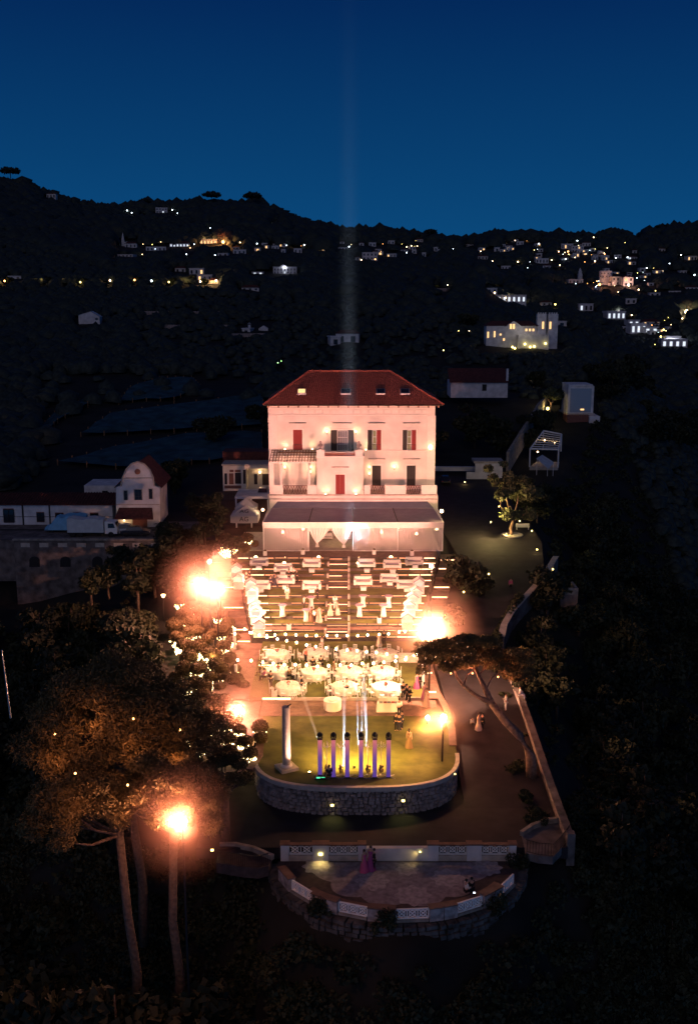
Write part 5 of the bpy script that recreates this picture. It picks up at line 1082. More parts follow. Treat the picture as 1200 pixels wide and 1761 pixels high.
small_light(628, 1452, 0, 'tiny orange lamp on top of a balustrade pier', 'lampo', 2, .06, (1,.5,.15), Y=69.5); small_light(913, 1450, 0, 'lamp behind the railing of the small right landing', 'lampy', 18, .05, (1,.75,.3), Y=pl(913,1466,72).y-.2, tilt=(.6,.1,-.4))
small_light(365, 1462, 0, 'bright lamp by the steps left of the belvedere', 'lampy', 14, .10, (1,.8,.4), Y=at(365,1470,-2.4).y)
for i, (x, r, lab) in enumerate(((759,879,'lamp on the right side of the marquee'),(799,829,'bollard lamp in front of the gate wall'),(856,829,'bollard lamp at the gate by the olive tree'),(893,896,'lamp left of the bench under the olive tree'),(914,913,'lamp right of the bench under the olive tree'),(840,987,'bollard lamp beside the drive, left edge'),(923,945,'ground lamp on the outer edge of the drive'),(950,979,'bollard lamp at the outer bend of the drive'),(797,1018,'ground lamp among shrubs right of the terraces'),(766,1058,'faint lamp at the foot of the right shrubs'))):
    Y = 134 if i == 0 else None
    c = at(x, r, D(100)+.5)
    yy = 130.0
    for _ in range(14): c = at(x, r, (D(yy) if yy < 184 else 6)+.35); yy = c.y
    t = thing('bollard_lamp', lab, 'lamp', (c.x, c.y, c.z-.35) if i else tuple(pl(x, r, 135)-Vector((0,0,.9))))
    h = .35 if i else .9; MB().box(-.06, .06, -.06, .06, 0, h-.07).build('post', 'iron', t); MB().ball((0,0,h), (.24 if i == 0 else .12)).build('globe', 'lampy' if i else 'lampw', t)
    light('POINT', 'glow', tuple(Vector(t.location)+Vector((-.1,-.3,h+.15))), 110 if i == 0 else (3 if i == 9 else 16), (1,.66,.24), t, shadow_soft_size=.08)
# ------------------------------------------------------------------ people
def skin_mesh(J, Ed, sub=1, root=0, grow=0.0):
    me = bpy.data.meshes.new('body'); me.from_pydata([j[:3] for j in J], Ed, []); o = bpy.data.objects.new('body', me); COL.objects.link(o)
    md = o.modifiers.new('skin', 'SKIN'); md.use_smooth_shade = True
    for i, v in enumerate(me.skin_vertices[0].data): v.radius = (J[i][3]+grow, (J[i][4] if len(J[i]) > 4 else J[i][3])+grow); v.use_root = (i == root)
    s = o.modifiers.new('sub', 'SUBSURF'); s.levels = sub; s.render_levels = sub
    bpy.context.view_layer.update(); m2 = bpy.data.meshes.new_from_object(o.evaluated_get(bpy.context.evaluated_depsgraph_get())); bpy.data.objects.remove(o); return m2
def pose(kind, fem):
    sw = .17 if fem else .20; hw = .10
    J = [(0,0,.95,.15,.11),(0,0,1.15,.125 if fem else .15,.10),(0,.0,1.36,.16 if fem else .19,.11),(0,0,1.50,.055),(0,-.01,1.60,.07,.08),(0,-.015,1.70,.07,.085),(0,-.10,1.64,.012)]
    E_ = [(0,1),(1,2),(2,3),(3,4),(4,5),(4,6)]
    arms = {'stand': ((.24,0,1.12),(.25,-.06,.88),(.25,-.08,.78)), 'hold': ((.24,-.05,1.14),(.12,-.28,1.14),(.08,-.34,1.16)), 'raise': ((.30,-.1,1.30),(.22,-.28,1.50),(.18,-.30,1.58)), 'walk': ((.23,.10,1.14),(.23,.16,.90),(.23,.17,.80))}
    aL, aR = {'stand': ('stand','stand'), 'hold': ('hold','hold'), 'raise': ('raise','stand'), 'walk': ('walk','hold'), 'sit': ('hold','hold'), 'crouch': ('hold','hold')}[kind]
    for s, a in ((1, aL), (-1, aR)):
        b = len(J); e, w, h = arms[a]
        J += [(s*sw,0,1.43,.055)]+[(s*e[0],e[1],e[2],.040),(s*w[0],w[1],w[2],.028),(s*h[0],h[1],h[2],.030,.02)]
        E_ += [(2,b),(b,b+1),(b+1,b+2),(b+2,b+3)]
    for s in (1, -1):
        b = len(J)
        if kind == 'sit': L_ = [(s*.10,-.02,.90,.095),(s*.11,-.42,.90,.07),(s*.11,-.44,.50,.045),(s*.11,-.58,.44,.035)]
        elif kind == 'crouch': L_ = [(s*.10,-.02,.90,.095),(s*.16,-.36,1.0,.07),(s*.14,-.10,.66,.045),(s*.14,-.24,.60,.035)]
        elif kind == 'walk': L_ = [(s*.09,0,.86,.095),(s*.10,-s*.10-.03,.48,.06),(s*.10,-s*.16+.05,.09,.042),(s*.10,-s*.16-.10,.04,.035)]
        else: L_ = [(s*.09,0,.86,.095),(s*.10,-.02,.48,.06),(s*.10,0,.09,.042),(s*.11,-.14,.04,.035)]
        J += L_; E_ += [(0,b),(b,b+1),(b+1,b+2),(b+2,b+3)]
    dz = {'sit': -.44, 'crouch': -.60}.get(kind, 0)
    J = [(j[0], j[1], j[2]+dz, *j[3:]) for j in J]
    return J, E_
BC = {}
def body_parts(kind, fem):
    if (kind, fem) in BC: return BC[kind, fem]
    J, E_ = pose(kind, fem)
    body = skin_mesh(J, E_)
    tors = [0,1,2]+[7,8,9,11,12,13]; idx = {v: i for i, v in enumerate(tors)}
    jk = skin_mesh([J[i] for i in tors], [(idx[a], idx[b]) for a, b in E_ if a in idx and b in idx], grow=.022)
    lg = [0]+[15,16,17,19,20,21]; idx = {v: i for i, v in enumerate(lg)}
    tr = skin_mesh([J[i] for i in lg], [(idx[a], idx[b]) for a, b in E_ if a in idx and b in idx], grow=.022)
    BC[kind, fem] = (body, jk, tr, J); return BC[kind, fem]
def person(px_, py_, label, top='black', bottom=None, fem=False, kind='stand', rz=0, z=None, loc=None, sc=1.0, group=None):
    body, jk, tr, J = body_parts(kind, fem)
    p = Vector(loc) if loc is not None else (at(px_, py_, z) if z is not None else on_terrace(px_, py_))
    t = thing('person', label, 'person', tuple(p), rz, group); t.scale = (sc,)*3
    b = link_mesh('body', body, t); 
    if not body.materials: body.materials.append(M['skin'])
    hd = J[5]; MB().lathe([(.06,-.10),(.098,-.04),(.10,.03),(.07,.085),(.001,.11)], (hd[0], hd[1]+.022, hd[2]-.01), 9, 1, 1.05).build('hair', 'hair', t, smooth=True)
    if fem: MB().lathe([(.03,-.30),(.085,-.2),(.09,-.05)], (hd[0], hd[1]+.05, hd[2]), 7, 1, .6).build('long_hair', 'hair', t, smooth=True)
    dz = {'sit': -.44, 'crouch': -.60}.get(kind, 0)
    if fem and kind != 'sit':
        n = 18; vs = []; pr = [(.36,.03),(.33,.25),(.26,.55),(.19,.86),(.165,.98),(.135,1.14),(.175,1.32),(.15,1.40)]
        for j, (r, zz) in enumerate(pr):
            for k in range(n): q = r*(1+(.07*math.cos(k*PI*2*6/n) if j < 3 else 0)); vs.append((q*math.cos(2*PI*k/n), q*math.sin(2*PI*k/n)*(.8 if j > 2 else .95), zz))
        MB().add(vs, [(j*n+k, j*n+(k+1)%n, (j+1)*n+(k+1)%n, (j+1)*n+k) for j in range(len(pr)-1) for k in range(n)]).build('dress', top, t, smooth=True)
    else:
        j_ = jk.copy(); j_.materials.clear(); j_.materials.append(M[top]); link_mesh('jacket' if not fem else 'blouse', j_, t)
        r_ = tr.copy(); r_.materials.clear(); r_.materials.append(M[bottom or top]); link_mesh('trousers', r_, t)
        for s in (17, 21): 
            f_ = J[s+1]; MB().ball((f_[0], f_[1]+.04, max(.05, f_[2])), .05, .045, 6, 4).build('shoe', 'black', t)
    return t
Pn = person
Pn(424, 1001, 'person in dark clothes beside the highest lantern stand', 'black', z=None, rz=.5); Pn(430, 998, 'man in a dark suit just right of the highest lantern stand', 'black', kind='hold', rz=-.5)
Pn(466, 1004, 'person in dark clothes left of the second-row sofas', 'navy', rz=2.6); Pn(472, 1007, 'woman in a long dark dress left of the second-row sofas', 'navy', fem=True, rz=2.8)
Pn(497, 989, 'person in black standing behind the second-row left sofa', 'black', rz=3); Pn(505, 992, 'man in a white shirt at the right end of the left sofas', 'shirt', 'black', kind='hold', rz=1.5); Pn(511, 994, 'person in dark clothes right of the left sofas', 'black', kind='walk', rz=-1.2)
Pn(494, 1027, 'person dressed all in white below the left sofas', 'shirt', 'cream', rz=.1)
Pn(523, 1053, 'man in white shirt and dark trousers left of a cocktail table', 'shirt', 'black', kind='raise', rz=1.4); Pn(546, 1032, 'man in black right of the upper left cocktail table', 'black', rz=2); 
Pn(536, 1073, 'woman in a copper dress between the lower cocktail table and the stairs', 'bronze', fem=True, rz=.8); Pn(541, 1072, 'man in a pale jacket near the lower left cocktail table', 'shirt', 'black', kind='hold', rz=-1)
Pn(549, 1079, 'woman in a wide pale gown on the lowest terrace left of the stairs', 'cream', fem=True, sc=1.12, rz=.3)
Pn(568, 1063, 'bridesmaid in a white gown on the stairs, left of the couple', 'cream', fem=True, rz=1.2); Pn(576, 1052, 'man in a white jacket on the stairs behind the brides', 'shirt', 'shirt', kind='hold', rz=.2); Pn(580, 1062, 'woman in a pale gown on the right of the stair group', 'cream', fem=True, rz=-1)
Pn(453, 1076, 'man in white shirt and dark trousers left of the lower terraces', 'shirt', 'black', kind='hold', rz=.2)
Pn(652, 1111, 'woman in a cream gown beside the slim pole at the foot of the terraces', 'cream', fem=True, z=.3, rz=2.6); Pn(660, 1110, 'man in a dark suit with the woman in cream at the foot of the terraces', 'black', z=.3, rz=3.3)
Pn(554, 1120, 'standing guest in white behind the second table of the back row', 'shirt', 'cream', z=.3, rz=2)
Pn(526, 1140, 'guest in a salmon shirt standing at the second back table', 'flower', 'black', z=.3, rz=-1); Pn(538, 1150, 'guest in black seated between two tables', 'black', kind='sit', z=.3, rz=3.1); Pn(552, 1148, 'second guest in black seated between two tables', 'black', kind='sit', z=.3, rz=2.9)
Pn(455, 1170, 'guest in dark clothes at the far left table', 'purple', 'black', kind='sit', z=.3, rz=-1.3); Pn(466, 1182, 'guest in black leaning by the front left table', 'black', kind='hold', z=.3, rz=-2.4); Pn(497, 1168, 'guest in dark clothes seated at the middle left table', 'bronze', 'black', kind='sit', z=.3, rz=1.2); Pn(449, 1162, 'seated guest in grey at the very left of the tables', 'bronze', 'bronze', kind='sit', z=.3, rz=-1.6)
Pn(518, 1190, 'waiter in black and white right of the front left table', 'black', 'black', kind='hold', z=.3, rz=1.9); Pn(596, 1196, 'man in a blue-lit shirt before the front centre table', 'shirt', 'black', kind='hold', z=.3, rz=.4); Pn(574, 1162, 'guest in a reddish suit between the middle tables', 'bronze', 'bronze', z=.3, rz=1.5)
Pn(716, 1186, 'woman in a pink dress at the right edge of the table lawn', 'pink', fem=True, z=.16, rz=.8); Pn(722, 1186, 'man in a black suit with the woman in pink', 'black', z=.16, rz=-1.2)
Pn(693, 1202, 'man in a black suit behind the buffet', 'black', z=.3, kind='hold', rz=.3); Pn(699, 1206, 'second man in black at the right end of the buffet', 'black', z=.3, rz=1.0); Pn(704, 1210, 'man in black suit stepping away from the buffet', 'black', 'black', kind='walk', z=.16, rz=2.0)
Pn(729, 1203, 'woman in a mauve top on the side path', 'purple', fem=True, z=.1, rz=1.5); Pn(733, 1215, 'woman in a white gown on the side path near the low floodlight', 'cream', fem=True, z=.1, rz=-.5, sc=1.05)
Pn(681, 1257, 'man in a black suit on the ceremony lawn, left of a group of three', 'black', z=0, rz=.4); Pn(686, 1258, 'man in a dark suit in the middle of the group of three on the lawn', 'navy', z=0, rz=3.0); Pn(691, 1254, 'man in black and white on the right of the group of three', 'black', 'black', kind='hold', z=0, rz=-1.2)
Pn(686, 1232, 'waiter in a white shirt behind the group of three', 'shirt', 'black', z=0.02, kind='hold', rz=.3)
Pn(703, 1286, 'woman in a long olive gown alone on the ceremony lawn', 'bronze', fem=True, z=0, rz=2.7)
Pn(822, 1259, 'woman in a pale pink gown on the drive', 'cream', fem=True, z=-1.2, rz=1.2, sc=1.08); Pn(829, 1257, 'man in a dark suit beside the woman on the drive', 'black', z=-1.2, rz=-1.2); Pn(811, 1254, 'child in dark clothes and white shirt beside the couple on the drive', 'shirt', 'black', z=-1.2, rz=.4, sc=.68)
Pn(869, 1222, 'person in white bending at the parapet beyond the leaning pine', 'shirt', 'shirt', kind='hold', z=-.3, rz=-1.5); Pn(880, 1220, 'second person in pale clothes sitting on the parapet wall', 'shirt', 'shirt', kind='sit', loc=(16.3, 92.4, .32), rz=1.4)
Pn(877, 1017, 'person in red standing on the drive', 'pink', 'black', z=D(118), rz=.4, loc=tuple(at(877, 1017, 2.0)))
Pn(566, 1338, 'photographer in black crouching among the lit columns', 'black', kind='crouch', z=0, rz=PI)
Pn(626, 1499, 'woman in a magenta gown on the belvedere', 'pink', fem=True, z=BZ, rz=.7); Pn(637, 1496, 'woman in a deep pink dress next to the woman in magenta', 'purple', fem=True, z=BZ, rz=-.3, sc=1.1); Pn(643, 1497, 'man in a dark suit behind the women on the belvedere', 'black', z=BZ, rz=-1.4)
Pn(801, 1541, 'person in a white shirt seated on the curved bench', 'shirt', 'black', kind='sit', z=BZ, rz=1.9); q = Pn(810, 1538, 'person in black seated on the bench holding a lit phone', 'black', kind='sit', z=BZ, rz=-2.6)
pp_ = at(815, 1535, BZ+.75); t = thing('smartphone', 'small glowing phone in the hands of the seated person', 'phone', tuple(pp_)); MB().bc((0,0,0), (.16,.02,.10)).build('case', 'dark', t); MB().bc((0,-.012,0), (.15,.002,.09)).build('screen', 'phone', t)
# ------------------------------------------------------------------ vegetation
def leaves(blobs, n, size, shell=.55, flat=0.0, aspect=.7, seed=0):
    g = np.random.default_rng(seed); B = np.array(blobs, float)      # x,y,z,rx,ry,rz
    wgt = B[:,3]*B[:,4]; idx = g.choice(len(B), n, p=wgt/wgt.sum()); b = B[idx]
    d = g.normal(size=(n, 3)); d /= np.linalg.norm(d, axis=1)[:, None]
    if flat: d[:,2] = np.where(g.random(n) < flat, np.abs(d[:,2]), d[:,2])
    rr = shell+(1-shell)*g.random(n)**.6; rr *= 1+.10*g.normal(size=n)
    c = b[:,:3]+d*b[:,3:6]*rr[:,None]
    u = g.normal(size=(n,3)); u /= np.linalg.norm(u,axis=1)[:,None]; v = np.cross(u, d+g.normal(size=(n,3))*.6); v /= np.linalg.norm(v,axis=1)[:,None]+1e-9
    s = size*(.6+.8*g.random(n))[:,None]
    P = np.stack([c-u*s-v*s*aspect*.5, c+u*s-v*s*aspect, c+u*s*.8+v*s*aspect, c-u*s+v*s*aspect*.6], 1).reshape(-1,3)
    return P, np.arange(4*n).reshape(-1,4)
def crown_mesh(name, blobs, n, size, m, core=True, **k):
    P, F_ = leaves(blobs, n, size, **k); return npmesh(name, P, F_, m)
def trunk_mesh(paths, m='bark2', n=7):
    mb = MB()
    for pts, rs in paths: mb.tube(pts, rs, n)
    me = bpy.data.meshes.new('trunk'); me.from_pydata(mb.v, [], mb.f); me.materials.append(M[m]); me.polygons.foreach_set('use_smooth', [True]*len(me.polygons)); return me
def blobset(n, R, H0, H1, r, seed, rzf=.75):
    g = random.Random(seed); out = []
    for k in range(n):
        a = g.uniform(0, 2*PI); q = R*math.sqrt(g.random()); z = g.uniform(H0, H1); f = 1-abs((z-(H0+H1)/2)/(H1-H0))*.7
        out.append((q*math.cos(a)*f, q*math.sin(a)*f, z, *(r*g.uniform(.7, 1.25),)*2, r*rzf*g.uniform(.7, 1.1)))
    return out
PROT = []
for i, (m, n, nb, R, h0, h1, r) in enumerate((('leafA', 1500, 13, 2.2, 2.2, 5.6, 1.25), ('leafA', 1300, 9, 1.9, 2.0, 6.8, 1.15), ('leafB', 1500, 14, 2.8, 2.0, 4.8, 1.2), ('leafB', 1100, 8, 1.5, 1.4, 3.6, 1.0), ('leafA', 1200, 7, .8, 1.5, 8.0, .9))):
    bl_ = blobset(nb, R, h0, h1, r, 40+i); cm = crown_mesh('crown', bl_, n, .24, m, seed=i)
    tm_ = trunk_mesh([([(0,0,-1.2), (.1,0,1.2), (.0,.1,h0+.8), (.1,0,h1-.4)], [.22,.17,.12,.04])]+[([(.05,0,h0*.7), (b[0]*.6, b[1]*.6, b[2]*.85), (b[0], b[1], b[2])], [.09,.06,.02]) for b in bl_[:4]], 'bark2', 5)
    PROT.append((cm, tm_))
def tree(p, x, y, z, s, label, group, rz=None, name='tree', cat='tree', sz=None):
    t = thing(name, label, cat, (x, y, z), rz if rz is not None else random.uniform(0, 6.28), group); t.scale = sz or (s, s, s*random.uniform(.85, 1.15))
    link_mesh('crown', PROT[p][0], t); link_mesh('trunk', PROT[p][1], t); return t
# keep-out boxes in the picture: x0, x1, top row, bottom row, depth from which they count
CLEAR = [(445,775,630,1240,128),(380,450,795,915,128),(195,285,790,930,125),(-200,200,835,935,125),(20,200,935,990,125),(770,880,628,690,160),(970,1035,655,745,160),(905,970,735,800,150),(868,950,695,800,150),(745,870,795,835,150),(440,790,940,1400,70),(780,965,840,1420,70),(470,980,1400,1600,55),(395,470,940,1240,80),(330,475,1440,1500,58),(828,968,530,608,455)]
def blocked(x, y, z, h, w):
    u, v, d = proj(x, y, z+h); u2, v2, d2 = proj(x, y, z)
    ww = w/d*FPX
    for x0, x1, r0, r1, dd in CLEAR:
        if u+ww > x0 and u-ww < x1 and v < r1 and v2 > r0 and d2 < {128:150,125:152,160:245,150:200}.get(dd, dd+45): return True
    return False
def where(u, v):
    a = 'far left' if u < 150 else 'left' if u < 420 else 'middle' if u < 760 else 'right' if u < 980 else 'far right'
    return a
cnt = {}
def scatter(n, box, smin, smax, tag_, label, prots=(0,1,2,3), hf=6.5, mind=2.2, inside=False):
    x0, x1, y0, y1 = box; pts = []; tries = 0
    while len(pts) < n and tries < n*40:
        tries += 1; x, y = random.uniform(x0, x1), random.uniform(y0, y1); s = random.uniform(smin, smax)
        z = gz(x, y); u, v, d = proj(x, y, z+3)
        if u < -90 or u > 1290 or v > 1850: continue
        if blocked(x, y, z, hf*s, 3.0*s): continue
        if any((x-a)**2+(y-b)**2 < (mind*(s+c))**2*.35 for a, b, c, *_ in pts): continue
        if not inside and 55 < y < 150 and xl_(y)+1 < x < xr_(y)+1.5: continue
        if inside and x > -21.5: continue
        pts.append((x, y, s, z, u, v))
    pts.sort(key=lambda q: q[4])
    for i, (x, y, s, z, u, v) in enumerate(pts):
        tree(random.choice(prots), x, y, z-.3, s, label % nth(i+1), tag_)
scatter(95, (17, 60, 52, 175), .7, 1.25, 'dark trees on the steep slope right of the drive', 'dark scrubby tree on the steep slope right of the drive, %s counting from the left')
scatter(48, (-62, -20, 62, 128), .7, 1.2, 'dark trees on the slope left of the garden', 'dark tree on the slope left of the garden, %s counting from the left')
scatter(22, (-38, -21.5, 84, 128), .7, 1.0, 'dark trees beside the topiary garden', 'dark tree between the topiary garden and the slope, %s counting from the left', mind=1.6, inside=True)
scatter(55, (-32, 26, 50, 72), .35, .7, 'trees below the belvedere', 'dark tree on the slope below the belvedere, %s counting from the left', (2,3), 5)
scatter(40, (-30, 48, 172, 235), .9, 1.4, 'trees behind the villa', 'dark tree in the grounds behind the villa, %s counting from the left')
scatter(34, (45, 110, 180, 420), 1.2, 1.9, 'trees right of the lane', 'dark tree on the hillside right of the lane, %s counting from the left')
for i, (x, y, r, s) in enumerate(((805, 990, 1000, 1.0), (790, 975, 0, .8), (815, 1005, 0, .7), (776, 1040, 0, .5), (783, 1065, 0, .6))):
    p = on_terrace(x, y+10); tree((2,3,2,3,3)[i], p.x, p.y, p.z-1.3, s, 'bushy shrub tree right of the terraces, %s from above' % nth(i+1), 'shrubs right of the terraces')
for i, (x, y, s) in enumerate(((345, 868, .8), (372, 884, .8), (398, 920, .6), (330, 905, .9), (300, 935, .9), (352, 925, .8), (285, 905, .7), (312, 960, .9), (265, 960, 1.0), (235, 985, 1.0), (185, 975, .8), (155, 985, .8), (205, 955, .6), (335, 980, .8))):
    p = pl(x, y, 134-(y-868)*.12); z = p.z-5*s*.8; tree(i % 4, p.x, p.y, z, s, 'dark garden tree between the yard and the marquee, %s in the group' % nth(i+1), 'garden trees left of the marquee')
for i, (x, y, s) in enumerate(((900, 1130, .75), (925, 1150, .8), (905, 1185, .45), (868, 1190, .35), (940, 1120, .8), (960, 1160, .9), (885, 1290, .35), (905, 1330, .35), (930, 1360, .4), (898, 1245, .3))):
    p = at(x, y, .2 if s > .5 else 0); tree((2,3)[i % 2], p.x, p.y, -3.6 if s > .5 else D(p.y)-.9, s, 'leafy bush along the parapet on the right, %s in the row' % nth(i+1), 'bushes along the right parapet')
# umbrella pines
def umbrella(px_, rowtop, rowbot, wpx, Y, base, label, n=15000, trunk_path=None, seed=3, leaf=.115, name='umbrella_pine', depth=None, blobn=70, m='pine', extra=()):
    top = pl(px_, rowtop, Y); bot = pl(px_, rowbot, Y); dpt = Y*CT+(CAMZ-top.z)*ST; R = wpx/2/FPX*dpt; h = top.z-bot.z
    t = thing(name, label, 'tree', (top.x, Y, base)); g = random.Random(seed); bl_ = []
    dy = depth or R*.85
    for k in range(blobn):
        a = g.uniform(0, 2*PI); q = math.sqrt(g.random()); zz = (bot.z-base)+h*(.30+.52*(1-q*q)+g.uniform(-.10, .06)); r = R*.19*g.uniform(.7, 1.25)
        bl_.append((R*.86*q*math.cos(a), dy*.86*q*math.sin(a), zz, r, r, r*.62))
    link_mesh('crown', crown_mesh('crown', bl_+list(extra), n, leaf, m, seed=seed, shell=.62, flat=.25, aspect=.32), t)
    if trunk_path: trunk_path[-1] = (trunk_path[-1][0], 0, bot.z-base+h*.10)
    tp = trunk_path or [(0,0,-1), (0,0,bot.z-base)]
    paths = [(tp, list(np.linspace(.38, .26, len(tp))))]
    e = Vector(tp[-1])
    for k in range(9):
        b = bl_[(k*3) % len(bl_)]; mid_ = e.lerp(Vector(b[:3]), .5)+Vector((0,0,-.6)); paths.append(([tuple(e-Vector((0,0,.3))), tuple(mid_), (b[0], b[1], b[2])], [.13, .08, .03]))
    link_mesh('trunk', trunk_mesh(paths, 'bark2', 8), t); return t
umbrella(195, 1118, 1335, 372, 67, -7.5, 'large umbrella pine with a broad flat dark crown behind the two nearer left pines', 85000, [(1.2,0,-1), (1.3,0,4), (.9,0,8), (.5,0,0)], 3, .115, blobn=130, depth=5.8, extra=[(-5.8+g_*.45, -.5, 9.4+(g_ % 3)*1.1, 1.25, 1.25, .8) for g_ in range(9)])
umbrella(285, 1272, 1440, 235, 60, -12, 'umbrella pine with orange-lit needles beside the foreground floodlight', 42000, [(.2,0,-3), (.1,0,2), (.35,0,6), (.0,0,10), (.3,0,0)], 8, .11, depth=3.6)
umbrella(150, 1322, 1440, 240, 59, -12, 'lower pine crown with reddish-brown needles left of the floodlight', 34000, [(1.9,0,-3), (2.3,0,2), (2.5,0,7), (2.1,0,11), (1.8,0,0)], 9, .11, blobn=52, depth=3.4)
umbrella(385, 1288, 1352, 110, 71, -4, 'small dark pine against the left end of the lawn wall', 8000, [(0,0,-1), (0,0,0)], 13, .15, blobn=22, depth=2)
for i, (x, y, s_) in enumerate(((-17.5, 56.0, 1.5), (-14.6, 56.4, 1.35), (-12.6, 55.6, 1.45), (-10.4, 56.2, 1.4), (-8.2, 56.0, 1.2), (-20.5, 58.5, 1.5))):
    tree(i % 3, x, y, max(gz(x, y), -13.5)-.5, s_, 'tall dark tree in front of the pine trunks, %s from the left' % nth((2,3,4,5,6,1)[i]), 'trees in front of the pine trunks')
# leaning pine on the right
def L(px_, r, Y): return pl(px_, r, Y)
root = at(914, 1330, -1.6); t = thing('leaning_pine', 'leaning stone pine with a bare forked trunk and red-lit crown beside the drive', 'tree', tuple(root)); Y0 = root.y
P_ = lambda x, r, Y: tuple(pl(x, r, Y)-root)
main = [(0,0,-.6), P_(912, 1300, Y0), P_(893, 1265, Y0+.5), P_(868, 1240, Y0+1.3), P_(845, 1210, Y0+2.5)]
paths = [(main, [.50,.44,.38,.34,.32]), ([main[-1], P_(832, 1180, Y0+4.2), P_(822, 1160, Y0+6), P_(812, 1140, Y0+8)], [.30,.22,.17,.10]),
         ([main[-1], P_(815, 1194, Y0+3.2), P_(795, 1178, Y0+5), P_(785, 1165, Y0+6.5), P_(780, 1148, Y0+8)], [.25,.18,.14,.12,.07]), ([P_(797, 1178, Y0+4.9), P_(803, 1160, Y0+6), P_(812, 1155, Y0+7)], [.10,.06,.03]), ([P_(835, 1186, Y0+4), P_(845, 1165, Y0+5.5), P_(862, 1155, Y0+6.5)], [.09,.06,.03]), ([P_(822, 1162, Y0+5.8), P_(840, 1140, Y0+8)], [.09,.04])]
link_mesh('trunk', trunk_mesh(paths, 'bark', 9), t)
g = random.Random(4); bl_ = []
for k in range(110):
    x = g.uniform(722, 905); u = (x-738)/154; r = 1136-10*math.sin(u*3)+g.uniform(-30, 18)+(u > .8)*14; q = P_(x, r, Y0+g.uniform(5.5, 12)); s = g.uniform(.5, 1.0); bl_.append((*q, s, s, s*.45))
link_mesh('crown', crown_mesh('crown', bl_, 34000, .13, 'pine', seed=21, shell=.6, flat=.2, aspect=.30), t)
for i, (x, r, dy, en) in enumerate(((775, 1158, 8.5, 420), (812, 1158, 7.5, 420), (856, 1164, 7.5, 240))):  # added spots that give the crown its red glow
    c = pl(x, r, Y0+dy); l = thing('garden_spot', 'added red-orange spotlight under the crown of the leaning pine, %s from the left' % nth(i+1), 'lamp', tuple(c), group='added spotlights under the leaning pine'); MB().ball((0,0,0), .07).build('lens', 'lampo', l); MB().tube([(0,0,0), (0,.3,.5)], .02, 4).build('bracket', 'iron', l); light('POINT', 'glow', tuple(c+Vector((0,-.6,.1))), en, (1,.27,.13), l, shadow_soft_size=.3)
# olive tree with its round kerb and the bench
p = on_terrace(880, 920); yy = 130
for _ in range(12): p = at(880, 920, D(yy)); yy = min(p.y, 183)
t = thing('olive_tree', 'large olive tree lit yellow from below in a round kerbed bed on the drive', 'tree', tuple(p)); q_ = lambda x, r, dy=0: tuple(pl(x, r, p.y+dy)-p)
paths = [([(0,0,-.5), q_(878, 908), q_(882, 895), q_(876, 870)], [.32,.26,.22,.14])]+[([q_(880, 897), q_(x, r+12), q_(x, r)], [.15,.10,.04]) for x, r in ((860, 858), (890, 850), (905, 870), (870, 845))]
link_mesh('trunk', trunk_mesh(paths, 'bark', 8), t); g = random.Random(9); bl_ = []
for k in range(34):
    x, r = g.gauss(882, 24), g.gauss(842, 22); x = min(930, max(840, x)); r = min(885, max(798, r)); s = g.uniform(.5, 1.1); bl_.append((*q_(x, r, g.uniform(-2, 2.2)), s, s, s*.8))
link_mesh('crown', crown_mesh('crown', bl_, 9000, .17, 'olive', seed=30, shell=.4), t)
k = thing('kerb_ring', 'round stone kerb around the foot of the olive tree', 'kerb', tuple(p)); MB().lathe([(1.55,-.4),(1.55,.1),(1.32,.12)], n=28).build('ring', 'slab', k)
for dx, dy, dz, en, lab in ((-.9, -.5, .25, 260, 'ground uplight at the foot of the olive tree'), (-3.4, -.6, 2.4, 300, 'spotlight in the left branches of the olive tree'), (-2.3, -.4, 4.6, 150, 'spotlight high in the olive crown')):
    c = p+Vector((dx, dy-(1.6 if dz > 1 else 0), dz)); l = thing('uplight', lab, 'floodlight', tuple(c)); MB().ball((0,0,0), .10).build('lens', 'lampy', l); MB().lathe([(.11,-.2),(.12,-.02)], n=8).build('housing', 'iron', l); light('POINT', 'glow', tuple(c+Vector((-.1,-.2,.15))), en*(.35, 4.5, 4.5)[int(dz > 1)+int(dz > 3)], (1,.72,.25), l, shadow_soft_size=.08)
b = Vector(at(898, 912, D(p.y))); t = thing('garden_bench', 'pale bench beside the olive tree', 'bench', (b.x, b.y, D(b.y))); MB().box(-1, 1, -.22, .22, .38, .46).build('seat', 'offwhite', t); MB().box(-1, 1, .18, .24, .461, .85).build('backrest', 'offwhite', t)
for x in (-.9, .82): MB().box(x, x+.08, -.2, .2, 0, .379).build('leg', 'offwhite', t)
# second small lit olive by the lane
p = pl(945, 706, 236); t = thing('olive_tree', 'small olive tree lit gold at the top of the lane', 'tree', tuple(p)); link_mesh('trunk', trunk_mesh([([(0,0,-1), (.2,0,1.6), (1.0,0,2.8)], [.3,.22,.1]), ([(.2,0,1.5), (-.8,0,3.0)], [.16,.08])], 'bark', 6), t)
link_mesh('crown', crown_mesh('crown', [(1.2,0,3.2,1.3,1.3,.9), (-.9,0,3.8,1.2,1.2,1.0), (.2,0,4.6,1.1,1.1,.8)], 1400, .18, 'olive', seed=31, shell=.4), t); light('POINT', 'glow', tuple(p+Vector((-.8,-1.6,.9))), 480, (1,.70,.24), t, shadow_soft_size=.1); MB().ball((-.8,-1.5,.6), .36).build('ground_lamp', 'lampy', t)
